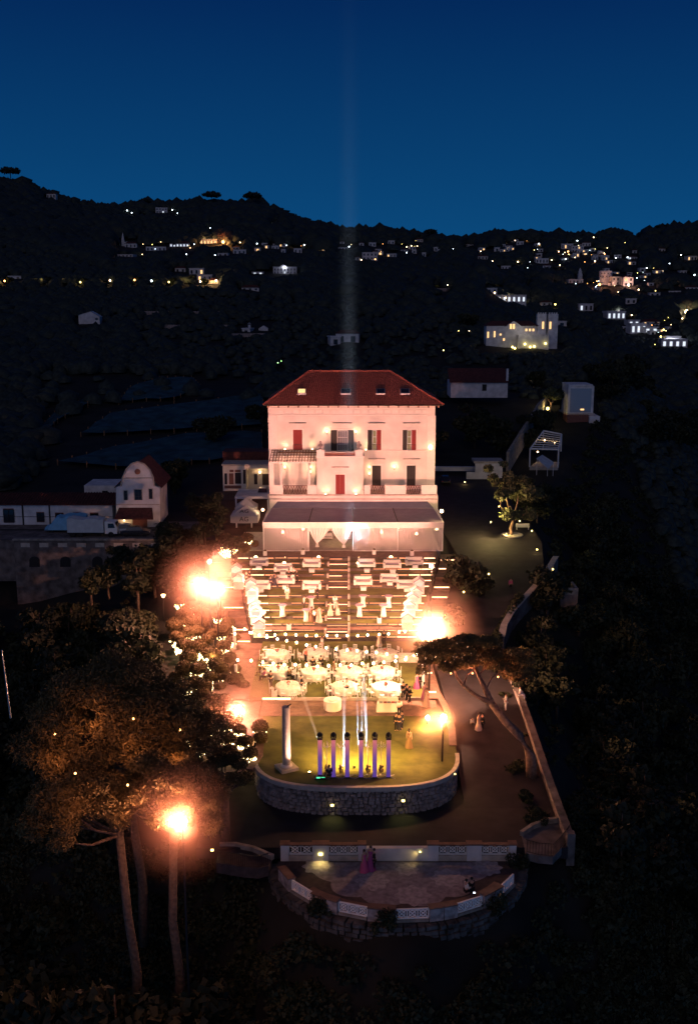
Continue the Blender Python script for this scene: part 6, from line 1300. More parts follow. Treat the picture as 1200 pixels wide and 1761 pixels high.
# topiary trees with fairy lights
ball_me = []
for s in range(3):
    P, F_ = leaves([(0,0,0,1,1,.86)], 2600, .065, shell=.93, seed=60+s, aspect=.8); P2, F2 = leaves([(0,0,0,.93,.93,.80)], 10, .01, seed=1)
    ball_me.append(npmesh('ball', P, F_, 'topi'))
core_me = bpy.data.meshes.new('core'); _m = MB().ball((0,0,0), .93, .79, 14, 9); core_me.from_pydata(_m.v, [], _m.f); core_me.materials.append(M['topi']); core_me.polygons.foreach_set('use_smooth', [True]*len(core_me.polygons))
TP = [(398,1172,14,1),(421,1103+0,0,0)]
TOPI = [(405,1170,13,1,'a'),(419,1178,9,0,''),(400,1236,14,1,''),(447,1250,12,1,''),(390,1270,13,1,''),(421,1275,12,1,''),(363,1201,11,0,''),(362,1165,12,1,''),(371,1142,12,0,''),(340,1112,13,1,''),(347,1068,13,0,''),(356,1100,9,0,''),(330,1068,13,0,''),(355,1058,11,0,''),(322,1090,13,1,''),(337,1085,11,0,''),(383,1084,14,0,''),(366,1090,9,0,''),(371,1125,11,1,''),(392,1070,10,0,''),(385,1110,11,0,''),(388,1165,10,1,''),(386,1205,12,1,''),(375,1235,13,1,''),(350,1195,12,0,''),(340,1150,13,0,''),(325,1130,13,0,''),(390,940,9,1,''),(420,942,9,0,''),(404,930,10,0,''),(425,925,9,0,''),(388,925,8,0,''),(310,1035,8,1,''),(330,1040,8,1,''),(405,1150,8,0,''),(378,1180,9,0,''),(352,1225,13,0,''),(358,1255,13,1,''),(365,1290,13,0,'')]
TOPI = [q for q in TOPI if q[2]]+[(378,1055,12,0,''),(360,1122,12,0,''),(352,1180,12,0,''),(395,1130,10,0,''),(398,1100,9,0,''),(380,1150,12,0,''),(335,1175,13,0,''),(345,1212,13,0,''),(372,1218,12,0,''),(388,1248,11,1,''),(340,1240,13,0,''),(335,1265,13,0,''),(395,1290,11,1,''),(430,1295,11,0,''),(412,1255,10,1,''),(318,1108,12,0,''),(305,1095,12,0,''),(318,1055,12,0,''),(300,1075,12,0,''),(375,1290,12,0,''),(345,1285,13,0,''),(448,1268,10,0,''),(318,1150,13,0,''),(318,1180,13,0,''),(342,1050,10,1,'')]
TOPI.sort(key=lambda q: (q[1], q[0]))
fl = None
for i, (x, r, rp, lit, _) in enumerate(TOPI):
    Y = 134-(r-930)*.20 if r < 1000 else float(np.interp(r, [1000, 1290], [122, 80])); c = pl(x, r, Y); R_ = rp*1.12/FPX*(Y*CT+(CAMZ-c.z)*ST); zb_ = max(gz(c.x, Y), c.z-3.4) if c.x < -13.5 else ground_z(Y)-.1
    hh_ = c.z-zb_
    if hh_ < .8: zb_ = c.z-1.4; hh_ = 1.4
    t = thing('topiary_tree', 'round clipped topiary tree, %s counting down the left garden' % nth(i+1), 'topiary', (c.x, Y, zb_), group='clipped ball trees in the left garden')
    cr_ = link_mesh('crown', ball_me[i % 3], t, (0,0,hh_), random.uniform(0,6), (R_, R_, R_*random.uniform(.8, 1.0)))
    link_mesh('crown_core', core_me, t, (0,0,hh_), 0, (R_, R_, R_*.9))
    sw = random.uniform(-.3, .3); MB().tube([(sw,0,-.3), (sw*.3,0,hh_*.5), (0,0,hh_-R_*.5)], [.09,.07,.05], 6).build('trunk', 'bark', t)
    lit = lit or i % 2 == 1
    if random.random() < .5:
        link_mesh('side_ball', ball_me[(i+1) % 3], t, (R_*1.3*(1 if i % 2 else -1), .3, hh_-R_*1.1), 1, (R_*.62,)*3); link_mesh('side_ball_core', core_me, t, (R_*1.3*(1 if i % 2 else -1), .3, hh_-R_*1.1), 1, (R_*.62,)*3)
    if lit:
        f = MB()
        for k in range(95):
            q = random.random()**.8; br_ = random.choice((-1, -.3, .5, 1)); zz_ = min(hh_, 2.2); f.ball((br_*R_*.85*q**1.6+sw*(1-q)+random.uniform(-.10, .10), -.15-.4*q, hh_-zz_+q*(zz_-R_*.35)+random.uniform(-.12, .12)), random.uniform(.030, .065), n=4, m=3)
        o = f.build('fairy_lights', 'fairy', t); o['kind'] = 'stuff'
# tree wrapped in lights at the upper left corner of the terraces
def wrapped(px_, rt, rb, wpx, Y, label, n=260):
    a = pl(px_, rb, Y); b = pl(px_, rt, Y); H_ = b.z-a.z; wd = wpx/FPX*Y*1.03; t = thing('light_wrapped_tree', label, 'tree', tuple(a)); g = random.Random(px_)
    br = [([(0,0,-1), (0,0,H_*.25)], [.16,.13])]; f = MB(); tips = []
    for k in range(9):
        an = -1.1+2.2*k/8; tip = (math.sin(an)*wd*.5, g.uniform(-.5, .3), H_*(.62+.38*math.cos(an)*g.uniform(.8, 1))); mid_ = (tip[0]*.45, tip[1]*.5, H_*.5); br.append(([(0,0,H_*.2), mid_, tip], [.10,.07,.03])); tips.append((mid_, tip))
    link_mesh('trunk', trunk_mesh(br, 'bark', 6), t)
    for k in range(n):
        pth = [Vector((0,0,-.1)), Vector((0,0,H_*.2))]+[Vector(v) for v in g.choice(tips)]; j = g.choice((0,1,1,2)); q = pth[j].lerp(pth[j+1], g.random()); f.ball(tuple(q+Vector((g.uniform(-.12,.12), -g.uniform(.05,.15), g.uniform(-.1,.1)))), .040, n=4, m=3)
    o = f.build('fairy_lights', 'fairy', t); o['kind'] = 'stuff'; light('POINT', 'glow', tuple(a+Vector((0,-.8,H_*.5))), 160, (1,.66,.26), t, shadow_soft_size=.4)
wrapped(391, 936, 972, 42, 131, 'branching tree wrapped in fairy lights at the top left corner of the terraces'); wrapped(335, 1092, 1120, 34, 108, 'branching tree wrapped in fairy lights in the left garden', 150)
for i, (x, r, Y, en) in enumerate(((388, 1190, 96, 260), (365, 1130, 103, 420), (440, 1275, 84, 130), (380, 1265, 86, 170), (400, 1310, 80, 130), (350, 1060, 114, 420))):
    c = pl(x, r, Y); light('POINT', 'garden_glow', tuple(c), en, (1,.56,.22), shadow_soft_size=.4)
    t = thing('garden_spot', 'small garden spotlight among the topiary, %s of six' % nth(i+1), 'lamp', tuple(c-Vector((0,-.5,.5))), group='garden spotlights'); MB().ball((0,0,.3), .10).build('lens', 'lampw', t); MB().tube([(0,0,-1.2), (0,0,.2)], .03, 5).build('stake', 'iron', t)
for i, (x, r) in enumerate(((309, 1120), (281, 1024))):
    c = pl(x, r, (104, 116)[i]); t = thing('street_lamp', ('post lamp with a glowing cone shade left of the topiary, lower one', 'post lamp with a glowing cone shade left of the topiary, upper one')[i], 'lamp', (c.x, c.y, c.z-3.2)); MB().tube([(0,0,-2), (0,0,3.0)], .05, 6).build('post', 'iron', t); MB().lathe([(.10,2.95),(.26,3.25),(.26,3.3)], n=8).build('lamp_shade', 'sconce', t); light('POINT', 'glow', (c.x, c.y-.5, c.z+.2), 20, (1,.66,.3), t, shadow_soft_size=.1)
c = pl(4, 1120, 85); t = thing('flagpole', 'thin pale pole standing at the far left edge', 'pole', (c.x, 85, c.z-5.2)); MB().tube([(.35,0,-1), (0,0,5.2)], [.10,.05], 6).build('pole', 'metal', t); MB().ball((0,0,5.25), .09).build('finial', 'metal', t)
for i, x in enumerate((552, 660, 845, 893)):
    a_ = arc_at(x) if x < 885 else PI*1.99; bx_, by_ = bc[0]+brx*math.cos(a_), bc[1]+bry*math.sin(a_)-.2
    t = thing('potted_shrub', 'dark shrub growing over the front parapet of the belvedere, %s in the row' % nth(i+1), 'shrub', (bx_, by_, BZ), group='shrubs on the belvedere parapet'); g = random.Random(i+50)
    link_mesh('foliage', crown_mesh('foliage', [(g.uniform(-.6,.6), g.uniform(-.5,.1), g.uniform(-1.0,.7), .5, .45, .45) for k in range(7)], 900, .085, 'leafB', seed=i, shell=.4), t); MB().tube([(0,0,0), (0,0,.9)], .05, 5).build('stem', 'bark2', t)
# clipped hedge behind the parapet, stepped lawn-edge plants
for i, (x0, x1, r0, r1) in enumerate(((862, 868, 1150, 1100), (870, 905, 1095, 1030))):
    a = at(x0, r0, .3); b = at(x1, r1, .8 if i == 0 else 2.5); n_ = 1500; bl_ = [(a.x+(b.x-a.x)*k/10-a.x-.9, (b.y-a.y)*k/10, (b.z-a.z)*k/10+.3, .6, .8, .5) for k in range(11)]
    t = thing('hedge', ('short hedge at the narrow bend of the drive', 'curving hedge along the outer bend of the drive')[i], 'hedge', tuple(a)); link_mesh('foliage', crown_mesh('foliage', bl_, n_, .13, 'leafB', seed=77+i, shell=.5), t)
# ------------------------------------------------------------------ far hillside: netted fields
def field(poly_px, label, cat='field', m='net'):
    P = [hit(x, y) for x, y in poly_px]; P = [p for p in P if p]
    mb = MB(); c = sum(P, Vector())/len(P); t = thing('netted_field', label, cat, tuple(c))
    rings = 8; n = len(P); vs = []; fs = []
    for j in range(rings+1):
        for k in range(n):
            q = c.lerp(P[k], j/rings); vs.append((q.x, q.y, gz(q.x, q.y)+.9+.25*math.sin(q.x*.9)*math.sin(q.y*.7)))
    for j in range(rings):
        for k in range(n): fs.append((j*n+k, (j+1)*n+k, (j+1)*n+(k+1)%n, j*n+(k+1)%n))
    mb.add(vs, fs).build('netting', m, t, world=True); pm = None
    for k in range(n):
        q = P[k]; 
        if pm is None: o = MB().box(-.1, .1, -.1, .1, -1, 1.2).build('post', 'wood', t); pm = o.data
        else: o = link_mesh('post', pm, t)
        o.location = q-c
dens_ = lambda pts: [tuple(Vector(a).lerp(Vector(b), f)) for a, b in zip(pts, pts[1:]+pts[:1]) for f in (0, .25, .5, .75)]
field(dens_([(205, 694), (225, 670), (275, 654), (330, 653), (345, 668), (300, 690)]), 'blue-green netted field high behind the gabled house')
field(dens_([(140, 752), (190, 716), (300, 700), (452, 682), (455, 735), (300, 745)]), 'wide blue-green netted field left of the villa roof')
field(dens_([(100, 800), (200, 775), (320, 752), (450, 748), (452, 790), (330, 800), (300, 815)]), 'dark netted field behind the gabled house')
field(dens_([(62, 748), (95, 715), (150, 690), (152, 700), (100, 728), (75, 752)]), 'narrow pale strip of netting at the left')
for i, (x0, x1, r) in enumerate(((240, 425, 521), (245, 430, 541), (400, 480, 542), (250, 400, 565), (700, 800, 500), (400, 500, 580))):
    pts = [hit(x0+(x1-x0)*k/6, r) for k in range(7)]
    t = thing('terrace_wall', 'long dry-stone terrace wall on the dark hillside, %s from above' % nth(i+1), 'wall', tuple(pts[0]), group='terrace walls on the hillside'); MB().wallpath([(p.x, p.y, p.z-.6) for p in pts], .8, 2.0).build('wall', 'stone', t, world=True)
# ------------------------------------------------------------------ far houses
HR = []
def house(px_, rb, w, h, kind='plain', m='offwhite', lit=0, label='', roof='flat', group=None, litm='winlit', name='house', cat='house'):
    p = hit(px_, rb)
    if p is None: return
    d = p.y*CT+(CAMZ-p.z)*ST; s = d/FPX; W_, H_ = w*s, h*s*1.02; dp = max(W_*.6, 5)
    yw = random.uniform(-.25, .25); t = thing(name, label, cat, (p.x, p.y+dp*.2, p.z-.5), yw, group)
    MB().box(-W_/2, W_/2, 0, dp, -4, H_).build('wall', m, t)
    if roof == 'flat': MB().box(-W_/2-.2, W_/2+.2, -.2, dp+.2, H_+.002, H_+.35).build('roof', m if m != 'winlit' else 'offwhite', t)
    else: MB().add([(-W_/2-.4,-.4,H_),(W_/2+.4,-.4,H_),(W_/2+.4,dp+.4,H_),(-W_/2-.4,dp+.4,H_),(-W_/2+dp*.3,dp/2,H_+dp*.25),(W_/2-dp*.3,dp/2,H_+dp*.25)], [(0,1,5,4),(1,2,5),(2,3,4,5),(3,0,4),(3,2,1,0)]).build('roof', 'oldtile' if roof == 'tile' else m, t)
    fl_ = max(1, int(H_/3.2)); nw = max(1, int(W_/3.0)); wins = [(i, j) for i in range(nw) for j in range(fl_)]; litset = set(random.sample(range(len(wins)), min(lit, len(wins))))
    for k, (i, j) in enumerate(wins[:40]):
        x = -W_/2+W_*(i+.5)/nw; z = H_*(j+.5)/fl_; a = W_/nw*.20; b = H_/fl_*.27
        if k in litset: a = max(a, .6*s); b = max(b, .6*s)
        MB().box(x-a, x+a, -.08, -.005, z-b, z+b).build('window', litm if k in litset else 'glassdark', t)
    HR.append((px_-w/2-2, px_+w/2+2, rb-h-3, rb+1, d)); return t, p, s
HS = [(88,341,16,8,'plain',0),(113,342,16,8,'c',1),(278,366,20,9,'c',1),(225,426,20,8,'p',0),(215,441,28,4,'p',0),(268,431,34,7,'p',0),(308,424,34,6,'c',6),(358,420,30,9,'w',6),(383,440,18,5,'p',0),(310,468,18,8,'p',0),(338,472,26,11,'p',1),(352,482,26,10,'p',1),(367,488,18,7,'w',4),(25,479,22,5,'p',0),
 (521,378,10,5,'p',0),(583,388,14,5,'c',1),(412,437,22,8,'p',0),(443,432,10,6,'p',1),(480,424,22,6,'p',1),(512,435,14,8,'p',0),(552,431,14,7,'w',2),(588,419,8,4,'p',0),(590,429,16,4,'p',0),(636,447,26,13,'p',0),(615,447,8,5,'p',0),(673,442,16,6,'p',1),(651,432,10,4,'p',0),(720,416,14,5,'p',0),(712,436,8,7,'p',0),(729,442,6,8,'p',0),(430,499,30,6,'p',0),(443,471,20,4,'c',2),(423,573,14,9,'p',0),(597,590,40,18,'p',0),(577,594,18,16,'p',0),(768,500,12,5,'p',1),
 (885,416,12,5,'p',0),(860,425,18,5,'p',0),(877,430,14,5,'p',1),(830,446,18,6,'p',0),(870,463,16,6,'p',0),(932,453,22,9,'p',0),(940,461,14,5,'p',0),(975,428,20,9,'p',1),(993,433,22,10,'p',1),(1008,424,14,7,'p',0),(1040,444,14,5,'p',0),(1062,444,12,6,'p',0),(1088,446,16,5,'c',1),(990,487,26,7,'p',0),(1062,490,22,14,'w',1),(1080,492,18,16,'p',1),(846,503,18,8,'p',0),(872,520,66,13,'h',9),(940,525,18,6,'p',0),(1008,535,26,13,'c',1),(1085,522,18,9,'p',0),(1060,549,34,14,'h',6),(1098,574,30,18,'h',3),(1090,560,22,10,'h',2),(1120,558,30,6,'w',7),(1160,597,44,14,'h',4),(1158,588,26,10,'h',3),(1120,572,26,10,'h',2),(966,561,16,9,'p',0),(1126,508,18,5,'p',0),(1133,470,16,6,'p',1),(1190,448,18,8,'w',1),(1175,470,12,5,'p',0),(1190,498,20,5,'p',0),(1160,504,20,4,'p',0)]
gh_ = random.Random(31)
for cx_, cy_, sx_, sy_, n_ in ((1010, 438, 80, 12, 22), (1100, 470, 60, 20, 12), (1115, 568, 34, 14, 12), (870, 428, 60, 8, 9), (690, 428, 80, 10, 9), (470, 430, 60, 8, 6), (1045, 490, 50, 8, 8)):
    for _ in range(n_):
        x_, r_ = cx_+gh_.gauss(0, sx_*.6), cy_+gh_.gauss(0, sy_*.6)
        if r_ > np.interp(x_, SKY[:,0], SKY[:,1])+7 and x_ < 1205: HS.append((x_, r_, gh_.uniform(6, 13), gh_.uniform(3.5, 7), 'p', 1 if gh_.random() < .2 else 0))
order = sorted(range(len(HS)), key=lambda i: HS[i][0]); rank = {i: k+1 for k, i in enumerate(order)}
for i, (x, r, w, h, k, lit) in enumerate(HS):
    wrd = 'long' if w > 24 else 'small' if w < 13 else 'pale'; lw_ = ' with lit windows' if lit else ' without lights'
    house(x, r, w, h, m='offwhite' if k != 'w' else 'stucco', lit=lit, litm='wincool' if k in 'ch' else 'winlit', roof='tile' if (i % 3 == 0 and k != 'h') else 'flat', label='%s far house%s, %s house from the left' % (wrd, lw_, nth(rank[i])), group='houses scattered over the far hills')
# special far buildings
def far_thing(name, label, cat, px_, rb): 
    p = hit(px_, rb); t = thing(name, label, cat, tuple(p)); s = (p.y*CT+(CAMZ-p.z)*ST)/FPX; return t, p, s
t, p, s = far_thing('church', 'slender church steeple with a low nave on the left hillside', 'church', 212, 424)
MB().box(-2.2*s, 2.2*s, 0, 4*s, -3, 12*s).build('tower', 'offwhite', t); MB().add([(-2*s,0,12*s),(2*s,0,12*s),(2*s,4*s,12*s),(-2*s,4*s,12*s),(0,2*s,24*s)], [(0,1,4),(1,2,4),(2,3,4),(3,0,4)]).build('spire', 'offwhite', t); MB().box(2.3*s, 9*s, 0, 6*s, -3, 8*s).build('nave', 'offwhite', t); HR.append((205, 236, 398, 426, p.y))
t, p, s = far_thing('domed_villa', 'white villa with a small central pediment and lit ground floor on the mid hillside', 'villa', 490, 471)
MB().box(-20*s, 20*s, 0, 14*s, -4, 11*s).build('wall', 'offwhite', t); MB().box(-20.5*s, 20.5*s, -.5*s, 14.5*s, 11*s, 12*s).build('cornice', 'offwhite', t); MB().add([(-9*s,-.2*s,12*s),(4*s,-.2*s,12*s),(4*s,10*s,12*s),(-9*s,10*s,12*s),(-2.5*s,5*s,16*s)], [(0,1,4),(1,2,4),(2,3,4),(3,0,4)]).build('roof', 'offwhite', t)
for k in range(7): MB().box((-18+k*5.6)*s, (-16+k*5.6)*s, -.15*s, -.02*s, 5.5*s, 9*s).build('window', 'glassdark', t); MB().box((-18+k*5.6)*s, (-16.2+k*5.6)*s, -.15*s, -.02*s, .8*s, 4*s).build('window', 'wincool' if k == 3 else 'glassdark', t)
HR.append((468, 512, 452, 474, p.y))
t, p, s = far_thing('castle_villa', 'cream castle-like villa with two square towers and yellow lit windows on the right hillside', 'castle', 897, 596)
b_ = lambda x0, x1, z0, z1, y0, y1, n, m: MB().box((x0-897)*s, (x1-897)*s, y0*s, y1*s, (596-z0)*s, (596-z1)*s).build(n, m, t)
b_(835, 866, 600, 561, 0, 30, 'wall', 'offwhite'); b_(866, 922, 600, 559, 6, 36, 'wall', 'offwhite'); b_(888, 940, 603, 576, -14, 5.9, 'terrace_wall', 'offwhite'); b_(923, 938, 600, 541, 4, 18, 'tower', 'offwhite'); b_(941, 957, 600, 541, -1, 14, 'tower', 'offwhite')
for x0, x1 in ((923, 938), (941, 957)):
    for k in range(4): y_ = (4 if x0 == 923 else -1); b_(x0+k*4, x0+2.2+k*4, 541.1, 538.5, y_, y_+2, 'merlon', 'offwhite')
MB().add([((833-897)*s,-1*s,35*s),((925-897)*s,-1*s,35*s),((925-897)*s,36*s,35*s),((833-897)*s,36*s,35*s),((845-897)*s,18*s,43*s),((912-897)*s,18*s,43*s)], [(0,1,5,4),(1,2,5),(2,3,4,5),(3,0,4)]).build('roof', 'oldtile', t)
MB().add([((866-897)*s,-.3*s,33*s),((898-897)*s,-.3*s,33*s),((882-897)*s,-.3*s,43*s),((866-897)*s,8*s,33*s),((898-897)*s,8*s,33*s),((882-897)*s,8*s,43*s)], [(0,1,2),(0,2,5,3),(1,4,5,2)]).build('gable', 'offwhite', t); b_(866, 898, 600, 563, -.25, 5.8, 'gable_wall', 'offwhite')
for x0, x1, z0, z1, y_ in ((837,839.5,581,571,-.3),(848,850.5,580,570,-.3),(875,878.5,566,558,-.6),(880,883.5,566,558,-.6),(909,912,570,566,5.6),(915,918,570,566,5.6),(903,906,570,566,5.6),(931,934,566,554,3.6),(940.5+2,945.5,566,554,-1.4),(864,867,586,582,-.6),(858,861,577,574,-.3)): b_(x0, x1, z0, z1, y_-.3, y_, 'window', 'winlit')
for k in range(18): b_(888+k*2.8, 889.2+k*2.8, 576, 573.4, -14, -13, 'baluster', 'offwhite')
for x, z in ((878,596),(882,598),(899,591),(908,596),(915,595),(934,590)): MB().ball(((x-897)*s, -18*s, (596-z)*s), 1.9*s, n=6, m=4).build('garden_lamp', 'lampy', t)
light('POINT', 'castle_glow', (p.x, p.y-22*s, p.z+6), 190, (1,.86,.66), shadow_soft_size=1); HR.append((830, 962, 535, 603, p.y))
t, p, s = far_thing('round_tower_block', 'pale round tower block among the village houses on the right', 'building', 1040, 489); MB().lathe([(11*s,-3),(11*s,22*s),(10*s,23*s)], n=16).build('wall', 'offwhite', t); HR.append((1027, 1053, 463, 490, p.y))
for k in range(10):
    a = -2.7+k*.25; MB().bc((11.05*s*math.cos(a), 11.05*s*math.sin(a), 13*s+(k % 2)*5*s), (1.5*s, .2*s, 2*s), a+PI/2).build('window', 'glassdark', t)
t, p, s = far_thing('bell_tower', 'white tiered bell tower in the village on the right', 'tower', 997, 480); MB().box(-3.5*s, 3.5*s, 0, 7*s, -2, 9*s).build('tower', 'offwhite', t); MB().box(-2.6*s, 2.6*s, 1*s, 6*s, 9*s, 14*s).build('belfry', 'offwhite', t); MB().lathe([(2.2*s,14*s),(1.5*s,17*s),(.1*s,19*s)], (0,3.5*s,0), 8).build('dome', 'offwhite', t); HR.append((990, 1004, 458, 482, p.y))
t, p, s = far_thing('field_shed', 'pale gabled shed alone on the dark hillside left of the villa', 'shed', 154, 556)
MB().add([(-18*s,0,-2),(18*s,0,-2),(18*s,0,11*s),(3*s,0,20*s),(-18*s,0,14*s),(-18*s,20*s,-2),(18*s,20*s,-2),(18*s,20*s,11*s),(3*s,20*s,20*s),(-18*s,20*s,14*s)], [(0,1,2,3,4),(9,8,7,6,5),(0,4,9,5),(1,6,7,2)]).build('wall', 'offwhite', t); MB().add([(-19*s,-s,13.6*s),(3*s,-s,20.6*s),(3*s,20*s,20.6*s),(-19*s,20*s,13.6*s),(19*s,-s,11*s),(19*s,20*s,11*s)], [(0,1,2,3),(1,4,5,2)]).build('roof', 'tarp', t); MB().box(11*s, 15*s, -.3, -.02, 6*s, 9*s).build('window', 'glassdark', t); HR.append((132, 178, 525, 558, p.y))
t, p, s = far_thing('wayside_shrine', 'tiny gabled chapel with an arched top on the dark hillside', 'chapel', 429, 566); MB().box(-2*s, 2*s, 0, 3*s, -1, 7*s).build('wall', 'offwhite', t); MB().tube([(2*s*math.cos(a), 0, 8*s+2.4*s*math.sin(a)) for a in np.linspace(0, PI, 8)], .5*s, 4).build('arch', 'offwhite', t); HR.append((422, 436, 552, 568, p.y))
t, p, s = far_thing('field_hut', 'small gabled hut with pale roof edges on the dark hillside', 'hut', 453, 569); MB().add([(-8*s,0,-1),(8*s,0,-1),(8*s,0,4*s),(0,0,9*s),(-8*s,0,4*s),(-8*s,12*s,4*s),(8*s,12*s,4*s),(0,12*s,9*s)], [(0,1,2,3,4),(3,2,6,7),(4,3,7,5)]).build('wall', 'offwhite', t); HR.append((443, 463, 557, 571, p.y))
# far lights
lp = thing('street_lamp', '', 'street lamp'); MB().tube([(0,0,0), (0,0,4.6)], .12, 4).build('post', 'iron', lp)
heads_ = {}
first = {}
def farlamp(i, n, px_, r, m='lampw', rpx=1.0, pre='street lamp', grp='distant lamps on the hills', hgt=4.0):
    p = hit(px_, r+2.2)
    if p is None: return
    d = p.y*CT+(CAMZ-p.z)*ST; s = d/FPX; h_ = max(2.5, 2.2*s)
    t = thing('street_lamp', '%s, %s counting from the left' % (pre, nth(n)), 'street lamp', (p.x, p.y, p.z-.2), group=grp)
    key = m
    if key not in heads_: heads_[key] = MB().ball((0,0,0), 1, n=8, m=5).build('lamp_head', m, t); hd_ = heads_[key]
    else: hd_ = link_mesh('lamp_head', heads_[key].data, t)
    hd_.location = (0, 0, h_); hd_.scale = (rpx*s,)*3
    po = link_mesh('post', lp.children[0].data, t); po.scale = (max(1, s*.6), max(1, s*.6), h_/4.6)
    return p
ROAD = [9,75,112,139,190,232,261,291,322,345,372]
for i, x in enumerate(ROAD):
    p = farlamp(i, i+1, x, (488,487,487,490,487,486,488,490,486,489,487)[i], ('lampo','lampy','lampw','lampy','lampw','lampo','lampc','lampy','lampo','lampw','lampw')[i], 1.5, 'lit street lamp on the road across the left hillside', 'street lamps along the hillside road')
    if p and i < 10: 
        tr_ = tree(3, p.x+2, p.y+3, p.z-1, 1.3, 'tree lit up beside the %s lamp of the hillside road' % nth(i+1), 'trees beside the road lamps'); light('POINT', 'glow', (p.x, p.y-2.5, p.z+3), 240, (1,.62,.2), shadow_soft_size=.5)
LT = [(219,363,'c',1),(227,367,'c',.9),(260,357,'c',.8),(297,362,'c',.9),(306,368,'c',1),(139,343,'w',1),(152,345,'c',1.1),(203,418,'c',.6),(321,440,'c',.9),(370,442,'c',1.2),(362,394,'c',.9),(384,418,'o',3.2),(469,381,'c',1),(413,419,'w',1),(442,421,'c',.9),(501,422,'w',1),(523,423,'c',1),(600,426,'c',.9),(599,390,'c',1.1),(607,388,'c',1.2),(611,390,'c',.8),(641,392,'c',1.3),(684,397,'c',1.2),(621,449,'w',1.1),(645,448,'o',1.2),(766,414,'c',1.1),(773,413,'c',1.1),(781,414,'c',1.1),(699,426,'w',.9),(707,424,'w',.9),(699,436,'c',.9),(706,491,'y',1),(751,492,'y',1.6),(769,495,'w',.9),(788,578,'y',1),(806,578,'w',.8),(762,613,'y',1.3),(478,635,'g',1.1),(484,632,'g',.9),
 (952,396,'c',1),(1043,398,'c',.9),(1020,409,'w',.9),(1094,405,'w',1.1),(870,415,'w',1.1),(905,414,'o',1.2),(976,434,'o',1.5),(960,434,'w',1),(975,416,'c',1),(992,415,'c',1),(989,425,'w',.9),(846,451,'w',1),(890,452,'w',1.2),(910,452,'c',1),(948,449,'w',1),(962,458,'w',1),(972,447,'c',1),(1022,451,'w',1.2),(1078,444,'c',1),(1058,445,'c',1),(1111,463,'c',1),(1133,466,'c',1),(954,484,'w',1.4),(906,488,'y',1.5),(856,489,'y',1.8),(1003,491,'y',1.4),(1030,492,'o',2.3),(1080,493,'w',2.2),(1050,483,'y',1.4),(1097,501,'w',1.3),(1126,503,'y',1),(1193,475,'c',1.2),(1195,440,'w',1.4),(833,489,'y',1.5),(954,527,'y',1.8),(1180,540,'w',4.5),(1140,572,'y',1.8),(1135,584,'y',1.8),(1085,546,'w',1.2),(1125,600-2,'y',.8),(1172,552,'w',1.2),(1062,505,'w',.8),(1150,455,'c',.8),(1170,440,'c',.8),(918,660,'w',2.0),(946,692,'y',2.4),(850,508,'w',1.6),(900,521,'y',1.6),(869,516,'w',1.2)]
gl = random.Random(77)
for cx_, cy_, sx_, sy_, n_ in ((1000, 440, 90, 16, 18), (1090, 480, 60, 26, 10), (1120, 565, 38, 16, 10), (880, 425, 60, 12, 7), (700, 425, 90, 14, 9), (480, 425, 70, 8, 4), (1040, 490, 60, 10, 12), (300, 430, 60, 12, 8)):
    for _ in range(n_): LT.append((cx_+gl.gauss(0, sx_*.55), cy_+gl.gauss(0, sy_*.6), gl.choice('ccwwwoy'), gl.uniform(.40, .85)))
LT = [q for q in LT if q[1] > np.interp(q[0], SKY[:,0], SKY[:,1])+4 and q[0] < 1210]
LT.sort(key=lambda q: q[0]); 
for i, (x, r, k, rp) in enumerate(LT):
    w_ = {'c':'cool white','w':'warm white','o':'orange','y':'yellow','g':'green'}[k]
    farlamp(i, i+1, x, r, {'c':'lampc','w':'lampw','o':'lampo','y':'lampy','g':'lampg'}[k], rp*.82, '%s far lamp' % w_)
for x, r, en, col in ((384, 418, 22000, (1,.42,.12)), (1180, 540, 9000, (1,.75,.4)), (358, 414, 9000, (1,.5,.2)), (367, 486, 5000, (1,.55,.22)), (872, 512, 2500, (1,.7,.4)), (1030, 490, 4000, (1,.4,.2)), (1080, 490, 4500, (1,.5,.35)), (1150, 588, 2500, (.8,.8,1)), (1060, 540, 1800, (.9,.8,.8)), (946, 696, 300, (1,.7,.25)), (490, 466, 800, (.8,.85,1))):
    p = hit(x, r+4); light('POINT', 'glow', (p.x, p.y-3*p.y/FPX*2, p.z+4), en, col, shadow_soft_size=1)
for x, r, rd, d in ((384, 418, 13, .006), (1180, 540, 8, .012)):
    p = hit(x, r+2); o = bloom_smoke_ball((p.x, p.y-3*p.y/FPX*2, p.z+4), rd, d)  # added mist giving these far lamps their bloom
bpy.data.objects.remove(lp.children[0]); bpy.data.objects.remove(lp)
# ------------------------------------------------------------------ far wood: one mass of crowns
n = 64000; g = np.random.default_rng(8)
yy = 175+(g.random(n)**1.35)*1290; xx = (g.random(n)*2-1)*(yy*.52+60)
ok = ~((yy < 260) & (xx > -58) & (xx < 60)); xx, yy = xx[ok], yy[ok]; zz = terrain(xx, yy)
sz = (1.5+g.random(len(xx))*2.4)*np.clip(yy/520, .55, 2.0)*(.8+.5*(np.sin(xx*.02+yy*.013) > -.2)); dz = zz-CAMZ; dep = yy*CT-dz*ST; u = 600+FPX*xx/dep
v = 880.5-FPX*(yy*ST+(dz+sz*1.4)*CT)/dep; v2 = 880.5-FPX*(yy*ST+dz*CT)/dep; keep = np.ones(len(xx), bool); wpx_ = sz/dep*FPX
for x0, x1, r0, r1, dd in HR: keep &= ~((u+wpx_ > x0) & (u-wpx_ < x1) & (v < r1) & (v2 > r0) & (dep < dd+8+0*dep))
for poly in ((60, 460, 648, 820),): keep &= ~((u > poly[0]) & (u < poly[1]) & (v2 > poly[2]-4) & (v2 < poly[3]) & (g.random(len(u)) < .93))
